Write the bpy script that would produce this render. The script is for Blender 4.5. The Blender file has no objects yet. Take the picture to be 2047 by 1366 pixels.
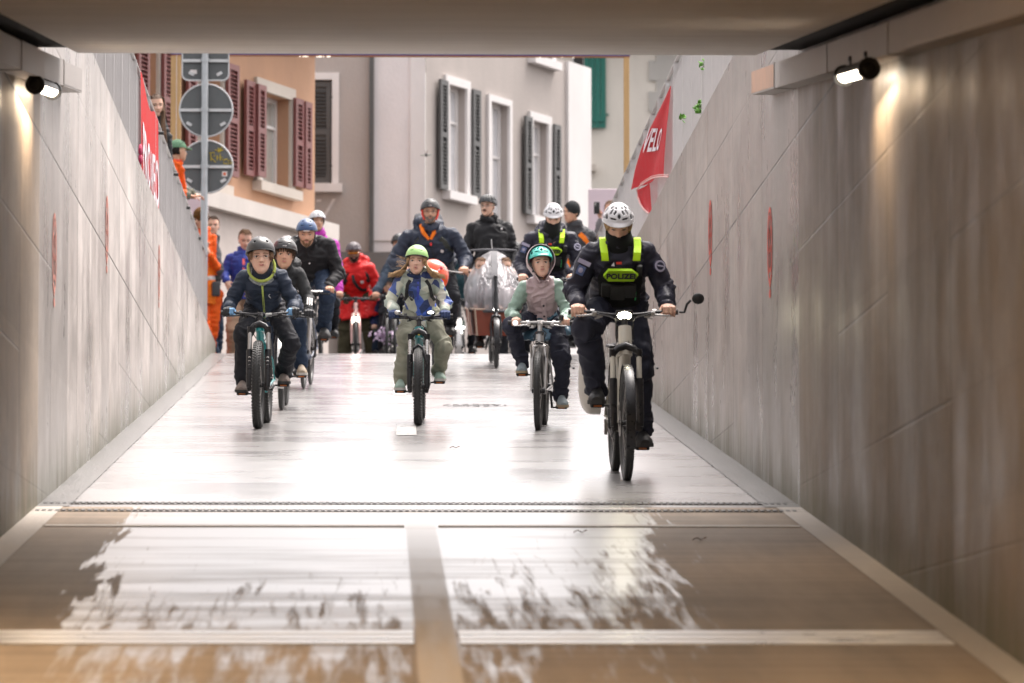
import bpy, bmesh, math, random
import numpy as np
from mathutils import Vector, Matrix

random.seed(7)
S = bpy.context.scene
C = S.collection
R = math.radians

# ------------------------------------------------------------------ camera
F = 10000.0                     # focal length in photograph pixels (2047 wide)
YAW, PITCH = R(1.536), R(4.384)
cd = bpy.data.cameras.new('camera'); cam = bpy.data.objects.new('camera', cd); C.objects.link(cam)
cam.location = (0, 0, 0)
cam.rotation_euler = (R(90) + PITCH, 0, -YAW)
cd.sensor_width = 36; cd.lens = F / 2047 * 36
cd.clip_start = 0.5; cd.clip_end = 3000
cd.dof.use_dof = True; cd.dof.focus_distance = 37.0; cd.dof.aperture_fstop = 4.5
S.camera = cam

# ------------------------------------------------------------------ world, sun, exposure
SUN_EL, SUN_AZ = R(66), R(38)   # azimuth clockwise from +Y
w = bpy.data.worlds.new('World'); S.world = w; w.use_nodes = True
nt = w.node_tree; bg = nt.nodes['Background']
sky = nt.nodes.new('ShaderNodeTexSky'); sky.sky_type = 'NISHITA'; sky.sun_disc = False
sky.sun_elevation = SUN_EL; sky.sun_rotation = SUN_AZ
sky.air_density = 1.0; sky.dust_density = 6.0; sky.ozone_density = 0.6
hs = nt.nodes.new('ShaderNodeHueSaturation'); hs.inputs['Saturation'].default_value = 0.18
nt.links.new(sky.outputs[0], hs.inputs['Color'])
wb = nt.nodes.new('ShaderNodeMix'); wb.data_type = 'RGBA'; wb.blend_type = 'MULTIPLY'; wb.inputs[0].default_value = 1.0
wb.inputs[7].default_value = (1.0, 0.945, 0.915, 1)
nt.links.new(hs.outputs[0], wb.inputs[6]); nt.links.new(wb.outputs[2], bg.inputs['Color'])
bg.inputs['Strength'].default_value = 0.15
sd = bpy.data.lights.new('sun', 'SUN'); sd.energy = 0.6; sd.angle = R(40); sd.color = (1.0, 0.96, 0.92)
sun = bpy.data.objects.new('sun', sd); C.objects.link(sun)
sun.rotation_euler = (R(90) - SUN_EL, 0, math.pi - SUN_AZ)
S.view_settings.view_transform = 'Standard'; S.view_settings.look = 'None'
S.view_settings.exposure = 1.72; S.view_settings.gamma = 1
cy = S.cycles
cy.use_denoising = True; cy.max_bounces = 7; cy.diffuse_bounces = 4; cy.glossy_bounces = 4; cy.transmission_bounces = 5
cy.transparent_max_bounces = 12; cy.caustics_reflective = False; cy.caustics_refractive = False
cy.sample_clamp_indirect = 6.0
cy.use_adaptive_sampling = True; cy.adaptive_threshold = 0.02

# ------------------------------------------------------------------ measuring helpers
_M = cam.rotation_euler.to_matrix()
def P(u, v, Y):
    """world point seen at photograph pixel (u, v) on the plane y = Y"""
    d = _M @ Vector(((u - 1023.5) / F, -(v - 683) / F, -1.0))
    return d * (Y / d.y)
SL = 0.1037; H0 = 1.70
def gz(y): return -H0 + SL * min(y, 57.8)
def G(u, v):
    """point of the sloping floor seen at pixel"""
    d = _M @ Vector(((u - 1023.5) / F, -(v - 683) / F, -1.0))
    t = -H0 / (d.z - SL * d.y)
    return d * t
def onplane(u, v, p0, n):
    d = _M @ Vector(((u - 1023.5) / F, -(v - 683) / F, -1.0))
    return d * (p0.dot(n) / d.dot(n))

# ------------------------------------------------------------------ materials
MT = {}
def mat(name, col, rough=0.6, metal=0.0, var=0.12, scale=6.0, bump=0.0, bscale=60.0, emit=0.0, ecol=None,
        stretch=(1, 1, 1), coat=0.0, sss=0.0, spec=0.5, sheen=0.0, alpha=1.0, trans=0.0):
    if name in MT: return MT[name]
    m = bpy.data.materials.new(name); m.use_nodes = True
    n = m.node_tree; b = n.nodes['Principled BSDF']; L = n.links.new
    b.inputs['Roughness'].default_value = rough; b.inputs['Metallic'].default_value = metal
    b.inputs['Specular IOR Level'].default_value = spec
    b.inputs['Coat Weight'].default_value = coat; b.inputs['Coat Roughness'].default_value = 0.15
    b.inputs['Sheen Weight'].default_value = sheen
    if sss: b.inputs['Subsurface Weight'].default_value = sss; b.inputs['Subsurface Scale'].default_value = 0.02
    if trans: b.inputs['Transmission Weight'].default_value = trans
    b.inputs['Alpha'].default_value = alpha
    tc = n.nodes.new('ShaderNodeTexCoord'); mp = n.nodes.new('ShaderNodeMapping')
    mp.inputs['Scale'].default_value = stretch; L(tc.outputs['Object'], mp.inputs[0])
    nz = n.nodes.new('ShaderNodeTexNoise'); nz.inputs['Scale'].default_value = scale; nz.inputs['Detail'].default_value = 6
    nz.inputs['Roughness'].default_value = 0.6
    L(mp.outputs[0], nz.inputs['Vector'])
    mr = n.nodes.new('ShaderNodeMapRange'); mr.inputs[1].default_value = 0.25; mr.inputs[2].default_value = 0.75
    mr.inputs[3].default_value = 1 - var; mr.inputs[4].default_value = 1 + var; L(nz.outputs[0], mr.inputs[0])
    mx = n.nodes.new('ShaderNodeVectorMath'); mx.operation = 'SCALE'
    mx.inputs[0].default_value = col[:3]; L(mr.outputs[0], mx.inputs['Scale']); L(mx.outputs[0], b.inputs['Base Color'])
    rr = n.nodes.new('ShaderNodeMapRange'); rr.inputs[1].default_value = 0.2; rr.inputs[2].default_value = 0.8
    rr.inputs[3].default_value = max(0.03, rough - 0.08); rr.inputs[4].default_value = min(1, rough + 0.08)
    L(nz.outputs[0], rr.inputs[0]); L(rr.outputs[0], b.inputs['Roughness'])
    if bump:
        n2 = n.nodes.new('ShaderNodeTexNoise'); n2.inputs['Scale'].default_value = bscale; n2.inputs['Detail'].default_value = 4
        L(mp.outputs[0], n2.inputs['Vector'])
        bp = n.nodes.new('ShaderNodeBump'); bp.inputs['Strength'].default_value = bump; bp.inputs['Distance'].default_value = 0.02
        L(n2.outputs[0], bp.inputs['Height']); L(bp.outputs[0], b.inputs['Normal'])
    if emit:
        b.inputs['Emission Color'].default_value = (*(ecol or col)[:3], 1); b.inputs['Emission Strength'].default_value = emit
    MT[name] = m
    return m

# ------------------------------------------------------------------ mesh builder
OFF = {}
def tag(o, label=None, cat=None, group=None, kind=None):
    if label: o['label'] = label
    if cat: o['category'] = cat
    if group: o['group'] = group
    if kind: o['kind'] = kind
    return o
def thing(name, label, cat, loc=(0, 0, 0), group=None, mtx=None):
    o = bpy.data.objects.new(name, None); C.objects.link(o); o.empty_display_size = 0.2
    if mtx is not None: o.matrix_world = mtx; OFF[o.name] = Vector((0, 0, 0))
    else: o.location = loc; OFF[o.name] = Vector(loc)
    return tag(o, label, cat, group)

def frame_of(d, ref=None):
    d = d.normalized()
    ref = Vector(ref) if ref is not None else (Vector((0, 0, 1)) if abs(d.z) < 0.9 else Vector((1, 0, 0)))
    x = ref.cross(d)
    if x.length < 1e-6: x = Vector((1, 0, 0)).cross(d)
    x.normalize(); y = d.cross(x).normalized()
    return x, y
class MB:
    def __init__(s): s.v = []; s.f = []; s.m = []; s.cur = 0
    def mi(s, i): s.cur = i; return s
    def add(s, vs, fs):
        k = len(s.v); s.v += [tuple(p) for p in vs]
        s.f += [tuple(i + k for i in f) for f in fs]; s.m += [s.cur] * len(fs)
        return s
    def box(s, c, sz, rot=None, ax=None):
        c = Vector(c); hx, hy, hz = sz[0] / 2, sz[1] / 2, sz[2] / 2
        if ax is None: ax = (Vector((1, 0, 0)), Vector((0, 1, 0)), Vector((0, 0, 1)))
        if rot is not None: ax = [rot @ a for a in ax]
        vs = [c + ax[0] * (hx * i) + ax[1] * (hy * j) + ax[2] * (hz * k) for i in (-1, 1) for j in (-1, 1) for k in (-1, 1)]
        return s.add(vs, [(0, 1, 3, 2), (4, 6, 7, 5), (0, 4, 5, 1), (2, 3, 7, 6), (0, 2, 6, 4), (1, 5, 7, 3)])
    def bb(s, x0, x1, y0, y1, z0, z1): return s.box(((x0 + x1) / 2, (y0 + y1) / 2, (z0 + z1) / 2), (abs(x1 - x0), abs(y1 - y0), abs(z1 - z0)))
    def bbox(s, c, sz, b, ax=None):
        """box with chamfered edges"""
        c = Vector(c)
        if ax is None: ax = (Vector((1, 0, 0)), Vector((0, 1, 0)), Vector((0, 0, 1)))
        bm = bmesh.new(); bmesh.ops.create_cube(bm, size=1)
        for v in bm.verts: v.co = Vector((v.co.x * sz[0], v.co.y * sz[1], v.co.z * sz[2]))
        bmesh.ops.bevel(bm, geom=bm.edges[:], offset=b, segments=2, affect='EDGES', profile=0.5)
        bm.verts.index_update()
        vs = [c + ax[0] * v.co.x + ax[1] * v.co.y + ax[2] * v.co.z for v in bm.verts]
        fs = [[v.index for v in f.verts] for f in bm.faces]; bm.free()
        return s.add(vs, fs)
    def rings(s, rs, cap=True, close=True):
        k = len(rs[0]); vs = [p for r in rs for p in r]; fs = []
        for i in range(len(rs) - 1):
            for j in range(k if close else k - 1):
                a = i * k + j; b = i * k + (j + 1) % k
                fs.append((a, b, b + k, a + k))
        if cap: fs.append(tuple(range(k))[::-1]); fs.append(tuple(range((len(rs) - 1) * k, len(rs) * k)))
        return s.add(vs, fs)
    def tube(s, pts, r, n=8, cap=True, ref=None, sy=1.0):
        pts = [Vector(p) for p in pts]
        if not isinstance(r, (list, tuple)): r = [r] * len(pts)
        rs = []
        for i, p in enumerate(pts):
            d = (pts[min(i + 1, len(pts) - 1)] - pts[max(i - 1, 0)])
            if d.length < 1e-9: d = Vector((0, 0, 1))
            x, y = frame_of(d, ref)
            rs.append([p + x * (r[i] * math.cos(2 * math.pi * j / n)) + y * (sy * r[i] * math.sin(2 * math.pi * j / n)) for j in range(n)])
        return s.rings(rs, cap)
    def cap(s, p0, p1, r0, r1, n=12):
        """capsule with round ends"""
        p0 = Vector(p0); p1 = Vector(p1); d = (p1 - p0)
        if d.length < 1e-6: d = Vector((0, 0, 1e-4))
        u = d.normalized(); pts = []; rr = []
        for a in (-80, -50, -20): pts.append(p0 + u * (r0 * math.sin(R(a)))); rr.append(r0 * math.cos(R(a)))
        for a in (20, 50, 80): pts.append(p1 + u * (r1 * math.sin(R(a)))); rr.append(r1 * math.cos(R(a)))
        return s.tube(pts, rr, n)
    def ell(s, c, r, n=16, m=10, ax=None):
        c = Vector(c)
        if ax is None: ax = (Vector((1, 0, 0)), Vector((0, 1, 0)), Vector((0, 0, 1)))
        if not isinstance(r, (list, tuple)): r = (r, r, r)
        rs = []
        for i in range(m + 1):
            t = math.pi * (i + 0.001) / (m + 0.002); sz = -math.cos(t); sr = math.sin(t)
            rs.append([c + ax[0] * (r[0] * sr * math.cos(2 * math.pi * j / n)) + ax[1] * (r[1] * sr * math.sin(2 * math.pi * j / n)) + ax[2] * (r[2] * sz) for j in range(n)])
        return s.rings(rs)
    def torus(s, c, R0, r, axis='x', n=64, k=12, sq=1.0):
        c = Vector(c); rs = []
        for i in range(n):
            a = 2 * math.pi * i / n; rg = []
            for j in range(k):
                b = 2 * math.pi * j / k; rad = R0 + r * math.cos(b) ; off = r * sq * math.sin(b)
                if axis == 'x': rg.append(c + Vector((off, rad * math.cos(a), rad * math.sin(a))))
                elif axis == 'y': rg.append(c + Vector((rad * math.cos(a), off, rad * math.sin(a))))
                else: rg.append(c + Vector((rad * math.cos(a), rad * math.sin(a), off)))
            rs.append(rg)
        vs = [p for r_ in rs for p in r_]; fs = []
        for i in range(n):
            for j in range(k):
                fs.append((i * k + j, i * k + (j + 1) % k, ((i + 1) % n) * k + (j + 1) % k, ((i + 1) % n) * k + j))
        return s.add(vs, fs)
    def disc(s, c, r, nrm, n=32, th=0.004):
        c = Vector(c); nrm = Vector(nrm).normalized()
        return s.tube([c - nrm * th / 2, c + nrm * th / 2], r, n)
    def prism(s, pts, ext):
        """outline pts (3D) extruded by vector ext"""
        pts = [Vector(p) for p in pts]; e = Vector(ext); n = len(pts)
        return s.add(pts + [p + e for p in pts], [tuple(range(n)), tuple(range(n, 2 * n))[::-1]] + [(i, i + n, (i + 1) % n + n, (i + 1) % n) for i in range(n)])
    def ribbon(s, pts, wdir, width, nrm, th):
        """flat strap along pts, width along wdir, thickness along nrm"""
        pts = [Vector(p) for p in pts]; rs = []
        n = len(pts)
        for i, p in enumerate(pts):
            wd = (wdir[i] if isinstance(wdir, list) else Vector(wdir)); nn = (nrm[i] if isinstance(nrm, list) else Vector(nrm))
            wd = Vector(wd).normalized() * width / 2; nn = Vector(nn).normalized() * th / 2
            rs.append([p - wd - nn, p + wd - nn, p + wd + nn, p - wd + nn])
        return s.rings(rs)
    def build(s, name, mats, parent=None, smooth=True, ang=40, recalc=True):
        if not isinstance(mats, (list, tuple)): mats = [mats]
        off = OFF[parent.name] if parent is not None else Vector((0, 0, 0))
        me = bpy.data.meshes.new(name)
        me.from_pydata([(p[0] - off.x, p[1] - off.y, p[2] - off.z) for p in s.v], [], s.f)
        for m in mats: me.materials.append(m)
        me.polygons.foreach_set('material_index', s.m)
        if recalc:
            bm = bmesh.new(); bm.from_mesh(me); bmesh.ops.recalc_face_normals(bm, faces=bm.faces[:]); bm.to_mesh(me); bm.free()
        if smooth:
            me.polygons.foreach_set('use_smooth', [True] * len(me.polygons))
            try: me.set_sharp_from_angle(angle=R(ang))
            except Exception: pass
        me.update()
        o = bpy.data.objects.new(name, me); C.objects.link(o)
        if parent is not None: o.parent = parent; OFF[o.name] = off.copy()
        else: OFF[o.name] = Vector((0, 0, 0))
        return o
def single(o, label, cat, group=None, kind=None):
    """a thing that is one mesh: put its origin at its middle base"""
    me = o.data; co = np.empty(len(me.vertices) * 3); me.vertices.foreach_get('co', co); co = co.reshape(-1, 3)
    c = Vector(((co[:, 0].min() + co[:, 0].max()) / 2, (co[:, 1].min() + co[:, 1].max()) / 2, co[:, 2].min()))
    me.transform(Matrix.Translation(-c)); o.location = o.location + c; OFF[o.name] = c.copy()
    return tag(o, label, cat, group, kind)
def text_mb(mb, txt, org, xa, ya, size, th=0.004, bold=0.0, sx=1.0, align='CENTER'):
    """add flat letters with thickness to a builder; org = centre, xa / ya = reading and up directions"""
    cu = bpy.data.curves.new('t', 'FONT'); cu.body = txt; cu.size = size; cu.align_x = align; cu.align_y = 'CENTER'
    cu.extrude = th / 2; cu.offset = bold; cu.resolution_u = 3
    o = bpy.data.objects.new('t', cu); C.objects.link(o)
    dg = bpy.context.evaluated_depsgraph_get(); me = bpy.data.meshes.new_from_object(o.evaluated_get(dg))
    xa = Vector(xa).normalized(); ya = Vector(ya).normalized(); za = xa.cross(ya)
    org = Vector(org)
    mb.add([org + xa * (v.co.x * sx) + ya * v.co.y + za * v.co.z for v in me.vertices], [tuple(p.vertices) for p in me.polygons])
    bpy.data.objects.remove(o); bpy.data.curves.remove(cu); bpy.data.meshes.remove(me)
    return mb

# ------------------------------------------------------------------ vectorised value noise and voxel union
def _hash(i, j, k):
    h = (i * 374761393 + j * 668265263 + k * 2147483647 + 1274126177) & 0xffffffff
    h = ((h ^ (h >> 13)) * 1274126177) & 0xffffffff
    h = h ^ (h >> 16)
    return (h & 0xffff) / 65535.0
def vnoise(p):
    i = np.floor(p).astype(np.int64); f = p - i; f = f * f * (3 - 2 * f); r = 0
    for a in (0, 1):
        for b in (0, 1):
            for c in (0, 1):
                wgt = (f[:, 0] if a else 1 - f[:, 0]) * (f[:, 1] if b else 1 - f[:, 1]) * (f[:, 2] if c else 1 - f[:, 2])
                r = r + wgt * _hash(i[:, 0] + a, i[:, 1] + b, i[:, 2] + c)
    return r * 2 - 1
def bake(mb, voxel, sm=6, fac=0.5):
    me = bpy.data.meshes.new('tmp'); me.from_pydata(mb.v, [], mb.f)
    bm = bmesh.new(); bm.from_mesh(me); bmesh.ops.recalc_face_normals(bm, faces=bm.faces[:]); bm.to_mesh(me); bm.free()
    o = bpy.data.objects.new('tmp', me); C.objects.link(o)
    md = o.modifiers.new('r', 'REMESH'); md.mode = 'VOXEL'; md.voxel_size = voxel
    if sm:
        m2 = o.modifiers.new('s', 'SMOOTH'); m2.factor = fac; m2.iterations = sm
    dg = bpy.context.evaluated_depsgraph_get(); e = bpy.data.meshes.new_from_object(o.evaluated_get(dg))
    bpy.data.objects.remove(o); bpy.data.meshes.remove(me)
    return e
def mesh_np(me):
    n = len(me.vertices); co = np.empty(n * 3); me.vertices.foreach_get('co', co)
    no = np.empty(n * 3); me.vertex_normals.foreach_get('vector', no)
    return co.reshape(-1, 3), no.reshape(-1, 3)
# ================================================================== THE SETTING
XL, XR = -1.92, 2.388           # faces of the two side walls
YP = 28.2                       # tunnel mouth
YC = 57.8                       # top of the ramp
ZW = 4.50                       # top of the side walls
ZS = gz(YC)                     # street level

def node_mat(name):
    m = bpy.data.materials.new(name); m.use_nodes = True
    return m, m.node_tree, m.node_tree.nodes['Principled BSDF']
def N(t, ty, **kw):
    n = t.nodes.new(ty)
    for k, v in kw.items(): setattr(n, k, v)
    return n
def math_(t, op, a, b=None, c=None, clamp=False):
    n = t.nodes.new('ShaderNodeMath'); n.operation = op; n.use_clamp = clamp
    for i, x in enumerate((a, b, c)):
        if x is None: continue
        if isinstance(x, (int, float)): n.inputs[i].default_value = x
        else: t.links.new(x, n.inputs[i])
    return n.outputs[0]
def mixc(t, f, a, b, blend='MIX'):
    n = t.nodes.new('ShaderNodeMix'); n.data_type = 'RGBA'; n.blend_type = blend
    for i, x in ((0, f), (6, a), (7, b)):
        if isinstance(x, (int, float)): n.inputs[i].default_value = x
        elif isinstance(x, tuple): n.inputs[i].default_value = (*x[:3], 1)
        else: t.links.new(x, n.inputs[i])
    return n.outputs[2]
def nz(t, vec, sc, det=5, scale=(1, 1, 1), rough=0.6, loc=(0, 0, 0), dist=0.0):
    mp = t.nodes.new('ShaderNodeMapping'); mp.inputs['Scale'].default_value = scale; mp.inputs['Location'].default_value = loc
    t.links.new(vec, mp.inputs[0]); n = t.nodes.new('ShaderNodeTexNoise')
    n.inputs['Scale'].default_value = sc; n.inputs['Detail'].default_value = det; n.inputs['Roughness'].default_value = rough
    n.inputs['Distortion'].default_value = dist
    t.links.new(mp.outputs[0], n.inputs['Vector']); return n.outputs[0]
def mr(t, x, a, b, c, d, clamp=True, smooth=False):
    n = t.nodes.new('ShaderNodeMapRange'); n.clamp = clamp
    if smooth: n.interpolation_type = 'SMOOTHSTEP'
    t.links.new(x, n.inputs[0])
    for i, v in enumerate((a, b, c, d)): n.inputs[i + 1].default_value = v
    return n.outputs[0]

def wall_mat(name, joint0, base, seed, inner):
    m, t, b = node_mat(name)
    geo = N(t, 'ShaderNodeNewGeometry'); pos = geo.outputs['Position']
    sp = N(t, 'ShaderNodeSeparateXYZ'); t.links.new(pos, sp.inputs[0]); y, z = sp.outputs[1], sp.outputs[2]
    st = nz(t, pos, 3.0, 6, (1, 1, 0.10), 0.65, (seed, seed, 0))           # run-down streaks
    st2 = nz(t, pos, 14.0, 4, (1, 1, 0.035), 0.6, (0, seed, 3))
    bl = nz(t, pos, 1.3, 8, (1, 1, .7), 0.6, (seed, 2, 0))
    fine = nz(t, pos, 45, 3); mot = nz(t, pos, 4.0, 8, (1, .5, 1), 0.7, (3, seed, 1))
    v = math_(t, 'ADD', mr(t, st, 0.3, 0.72, -0.12, 0.10), mr(t, st2, 0.3, 0.7, -0.12, 0.10))
    v = math_(t, 'ADD', v, mr(t, bl, 0.3, 0.7, -0.22, 0.20))
    v = math_(t, 'ADD', v, mr(t, fine, 0.3, 0.7, -0.04, 0.04)); v = math_(t, 'ADD', v, mr(t, mot, 0.32, 0.68, -0.16, 0.14))
    v = math_(t, 'ADD', v, 1.0)
    # each cast panel its own tone
    py = math_(t, 'FLOOR', math_(t, 'DIVIDE', math_(t, 'ADD', y, 1.3 + seed), 2.55)); pz = math_(t, 'FLOOR', math_(t, 'DIVIDE', math_(t, 'SUBTRACT', z, joint0), 1.25))
    wn = N(t, 'ShaderNodeTexWhiteNoise', noise_dimensions='2D'); cb = N(t, 'ShaderNodeCombineXYZ')
    t.links.new(py, cb.inputs[0]); t.links.new(pz, cb.inputs[1]); t.links.new(cb.outputs[0], wn.inputs['Vector'])
    v = math_(t, 'MULTIPLY', v, mr(t, wn.outputs['Value'], 0, 1, 0.88, 1.08))
    # joints between the panels
    def line(x, per, off, wd):
        f = math_(t, 'FRACT', math_(t, 'DIVIDE', math_(t, 'ADD', x, off), per))
        d = math_(t, 'MULTIPLY', math_(t, 'MINIMUM', f, math_(t, 'SUBTRACT', 1.0, f)), per)
        return mr(t, d, wd * 0.4, wd, 1.0, 0.0)
    ph = math_(t, 'FLOOR', math_(t, 'ADD', math_(t, 'DIVIDE', math_(t, 'SUBTRACT', z, joint0), 0.67), 0.5))
    wn2 = N(t, 'ShaderNodeTexWhiteNoise', noise_dimensions='2D'); cb2 = N(t, 'ShaderNodeCombineXYZ')
    t.links.new(py, cb2.inputs[0]); t.links.new(ph, cb2.inputs[1]); t.links.new(cb2.outputs[0], wn2.inputs['Vector'])
    main = math_(t, 'LESS_THAN', math_(t, 'ABSOLUTE', math_(t, 'SUBTRACT', z, joint0 + 2.5)), 0.1)
    pres = math_(t, 'MAXIMUM', mr(t, wn2.outputs['Value'], 0.1, 0.9, 0.0, 0.65), main)
    j = math_(t, 'MAXIMUM', math_(t, 'MULTIPLY', line(y, 2.55, 1.3 + seed, 0.022), 0.6), math_(t, 'MULTIPLY', line(z, 0.67, -(joint0 + 2.5), 0.010), pres))
    # smooth strip at the tunnel mouth
    band = math_(t, 'MULTIPLY', mr(t, y, 28.25, 28.3, 0, 1), mr(t, y, 30.9, 30.95, 1, 0))
    # damp foot of the wall with moss
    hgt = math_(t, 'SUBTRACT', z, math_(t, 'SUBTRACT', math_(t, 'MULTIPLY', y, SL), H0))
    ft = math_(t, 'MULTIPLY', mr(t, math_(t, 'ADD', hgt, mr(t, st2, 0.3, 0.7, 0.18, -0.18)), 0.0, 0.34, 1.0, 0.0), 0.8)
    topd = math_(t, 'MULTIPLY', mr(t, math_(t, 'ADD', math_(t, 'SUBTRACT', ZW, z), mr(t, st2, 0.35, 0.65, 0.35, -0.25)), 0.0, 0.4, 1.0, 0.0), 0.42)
    vm = N(t, 'ShaderNodeVectorMath', operation='SCALE'); vm.inputs[0].default_value = base; t.links.new(v, vm.inputs['Scale'])
    # browner inside the tunnel: warm lamplight and missing daylight put into the colour
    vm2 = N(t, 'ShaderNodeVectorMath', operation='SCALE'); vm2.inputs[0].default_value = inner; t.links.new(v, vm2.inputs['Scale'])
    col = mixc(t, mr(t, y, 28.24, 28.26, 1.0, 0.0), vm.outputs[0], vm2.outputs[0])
    col = mixc(t, math_(t, 'MULTIPLY', band, 0.55), col, (0.25, 0.235, 0.225))
    rust = nz(t, pos, 2.2, 5, (1, 1, 0.25), 0.7, (9 + seed, 0, 0))
    col = mixc(t, mr(t, rust, 0.55, 0.8, 0, 0.35), col, (0.30, 0.20, 0.13))
    col = mixc(t, j, col, (0.10, 0.085, 0.075))
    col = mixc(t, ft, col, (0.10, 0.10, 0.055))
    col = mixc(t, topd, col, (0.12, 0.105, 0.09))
    t.links.new(col, b.inputs['Base Color'])
    t.links.new(math_(t, 'ADD', mr(t, bl, 0.35, 0.65, 0.24, 0.50), mr(t, y, 28.24, 28.26, 0.12, 0.0)), b.inputs['Roughness'])
    b.inputs['Specular IOR Level'].default_value = 0.35
    bp = N(t, 'ShaderNodeBump'); bp.inputs['Strength'].default_value = 0.5; bp.inputs['Distance'].default_value = 0.012
    h = math_(t, 'ADD', math_(t, 'MULTIPLY', j, -1.0), math_(t, 'ADD', math_(t, 'MULTIPLY', bl, 0.9), math_(t, 'MULTIPLY', st2, 0.12)))
    t.links.new(h, bp.inputs['Height']); t.links.new(bp.outputs[0], b.inputs['Normal'])
    return m
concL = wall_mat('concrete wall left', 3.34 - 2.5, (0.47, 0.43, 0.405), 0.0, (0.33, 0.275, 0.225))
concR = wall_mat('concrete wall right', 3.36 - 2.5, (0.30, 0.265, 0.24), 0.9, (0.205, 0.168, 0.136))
conc = mat('plain concrete', (0.36, 0.34, 0.32), 0.8, var=0.15, scale=3, bump=0.2, bscale=40)
concdk = mat('dark concrete', (0.05, 0.045, 0.04), 0.9)

def structure(mb, name, m, smooth=False):
    o = mb.build(name, m, smooth=smooth); o['kind'] = 'structure'; return o

# street level sheet with the cutting left open
g = MB()
for q in (((-400, -60), (-2.2, 400)), ((2.66, -60), (400, 400)), ((-2.2, YC + .25), (2.66, 400)), ((-2.2, -60), (2.66, YP - .05))):
    (x0, y0), (x1, y1) = q
    g.add([(x0, y0, ZS), (x1, y0, ZS), (x1, y1, ZS), (x0, y1, ZS)], [(0, 1, 2, 3)])
asph = mat('street asphalt', (0.075, 0.072, 0.07), 0.5, var=0.2, scale=2, bump=0.2, bscale=90)
structure(g, 'ground', asph)

# ramp
def ramp_mat():
    m, t, b = node_mat('wet ramp concrete')
    geo = N(t, 'ShaderNodeNewGeometry'); pos = geo.outputs['Position']
    s1 = nz(t, pos, 2.2, 6, (0.35, 1.0, 1), 0.6)
    s2 = nz(t, pos, 14, 4, (0.3, 1.2, 1), 0.6)
    s3 = nz(t, pos, 0.8, 4, (1, .6, 1), 0.6, (3, 3, 0))
    v = math_(t, 'ADD', mr(t, s1, 0.3, 0.7, 0.85, 1.12), mr(t, s3, 0.3, 0.7, -0.15, 0.15))
    vm = N(t, 'ShaderNodeVectorMath', operation='SCALE'); vm.inputs[0].default_value = (0.25, 0.24, 0.235); t.links.new(v, vm.inputs['Scale'])
    t.links.new(vm.outputs[0], b.inputs['Base Color'])
    t.links.new(math_(t, 'ADD', mr(t, s1, 0.3, 0.7, 0.22, 0.34), mr(t, s3, 0.35, 0.65, -0.05, 0.06)), b.inputs['Roughness'])
    b.inputs['IOR'].default_value = 1.6; b.inputs['Specular IOR Level'].default_value = 0.8
    b.inputs['Coat Weight'].default_value = 0.8; b.inputs['Coat Roughness'].default_value = 0.22; b.inputs['Coat IOR'].default_value = 1.6
    bp = N(t, 'ShaderNodeBump'); bp.inputs['Strength'].default_value = 0.35; bp.inputs['Distance'].default_value = 0.01
    t.links.new(math_(t, 'ADD', s2, math_(t, 'MULTIPLY', s1, 0.5)), bp.inputs['Height']); t.links.new(bp.outputs[0], b.inputs['Normal'])
    return m
ys = [YP] + [YP + (YC - YP) * i / 12 for i in range(1, 13)]
r_ = MB(); rs = []
prof = [(y, gz(y)) for y in ys[:-1]] + [(YC - .25, gz(YC - .25)), (YC, ZS - .006), (YC + .3, ZS)]
for y, z in prof: rs.append([(XL, y, z), (XR, y, z)])
r_.rings([[Vector(p) for p in r] for r in rs], cap=False, close=False)
structure(r_, 'ramp', ramp_mat())

# gutter strips beside the ramp walls
gut = mat('gutter concrete', (0.13, 0.125, 0.12), 0.4, var=0.5, scale=9, stretch=(1, .4, 1), bump=0.4, bscale=50, coat=0.35)
for x0, x1 in ((XL, XL + .18), (XR - .20, XR)):
    s_ = MB(); s_.add([(x0, YP, gz(YP) + .004), (x1, YP, gz(YP) + .004), (x1, YC - .3, gz(YC - .3) + .004), (x0, YC - .3, gz(YC - .3) + .004)], [(0, 1, 2, 3)])
    structure(s_, 'gutter', gut)

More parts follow.
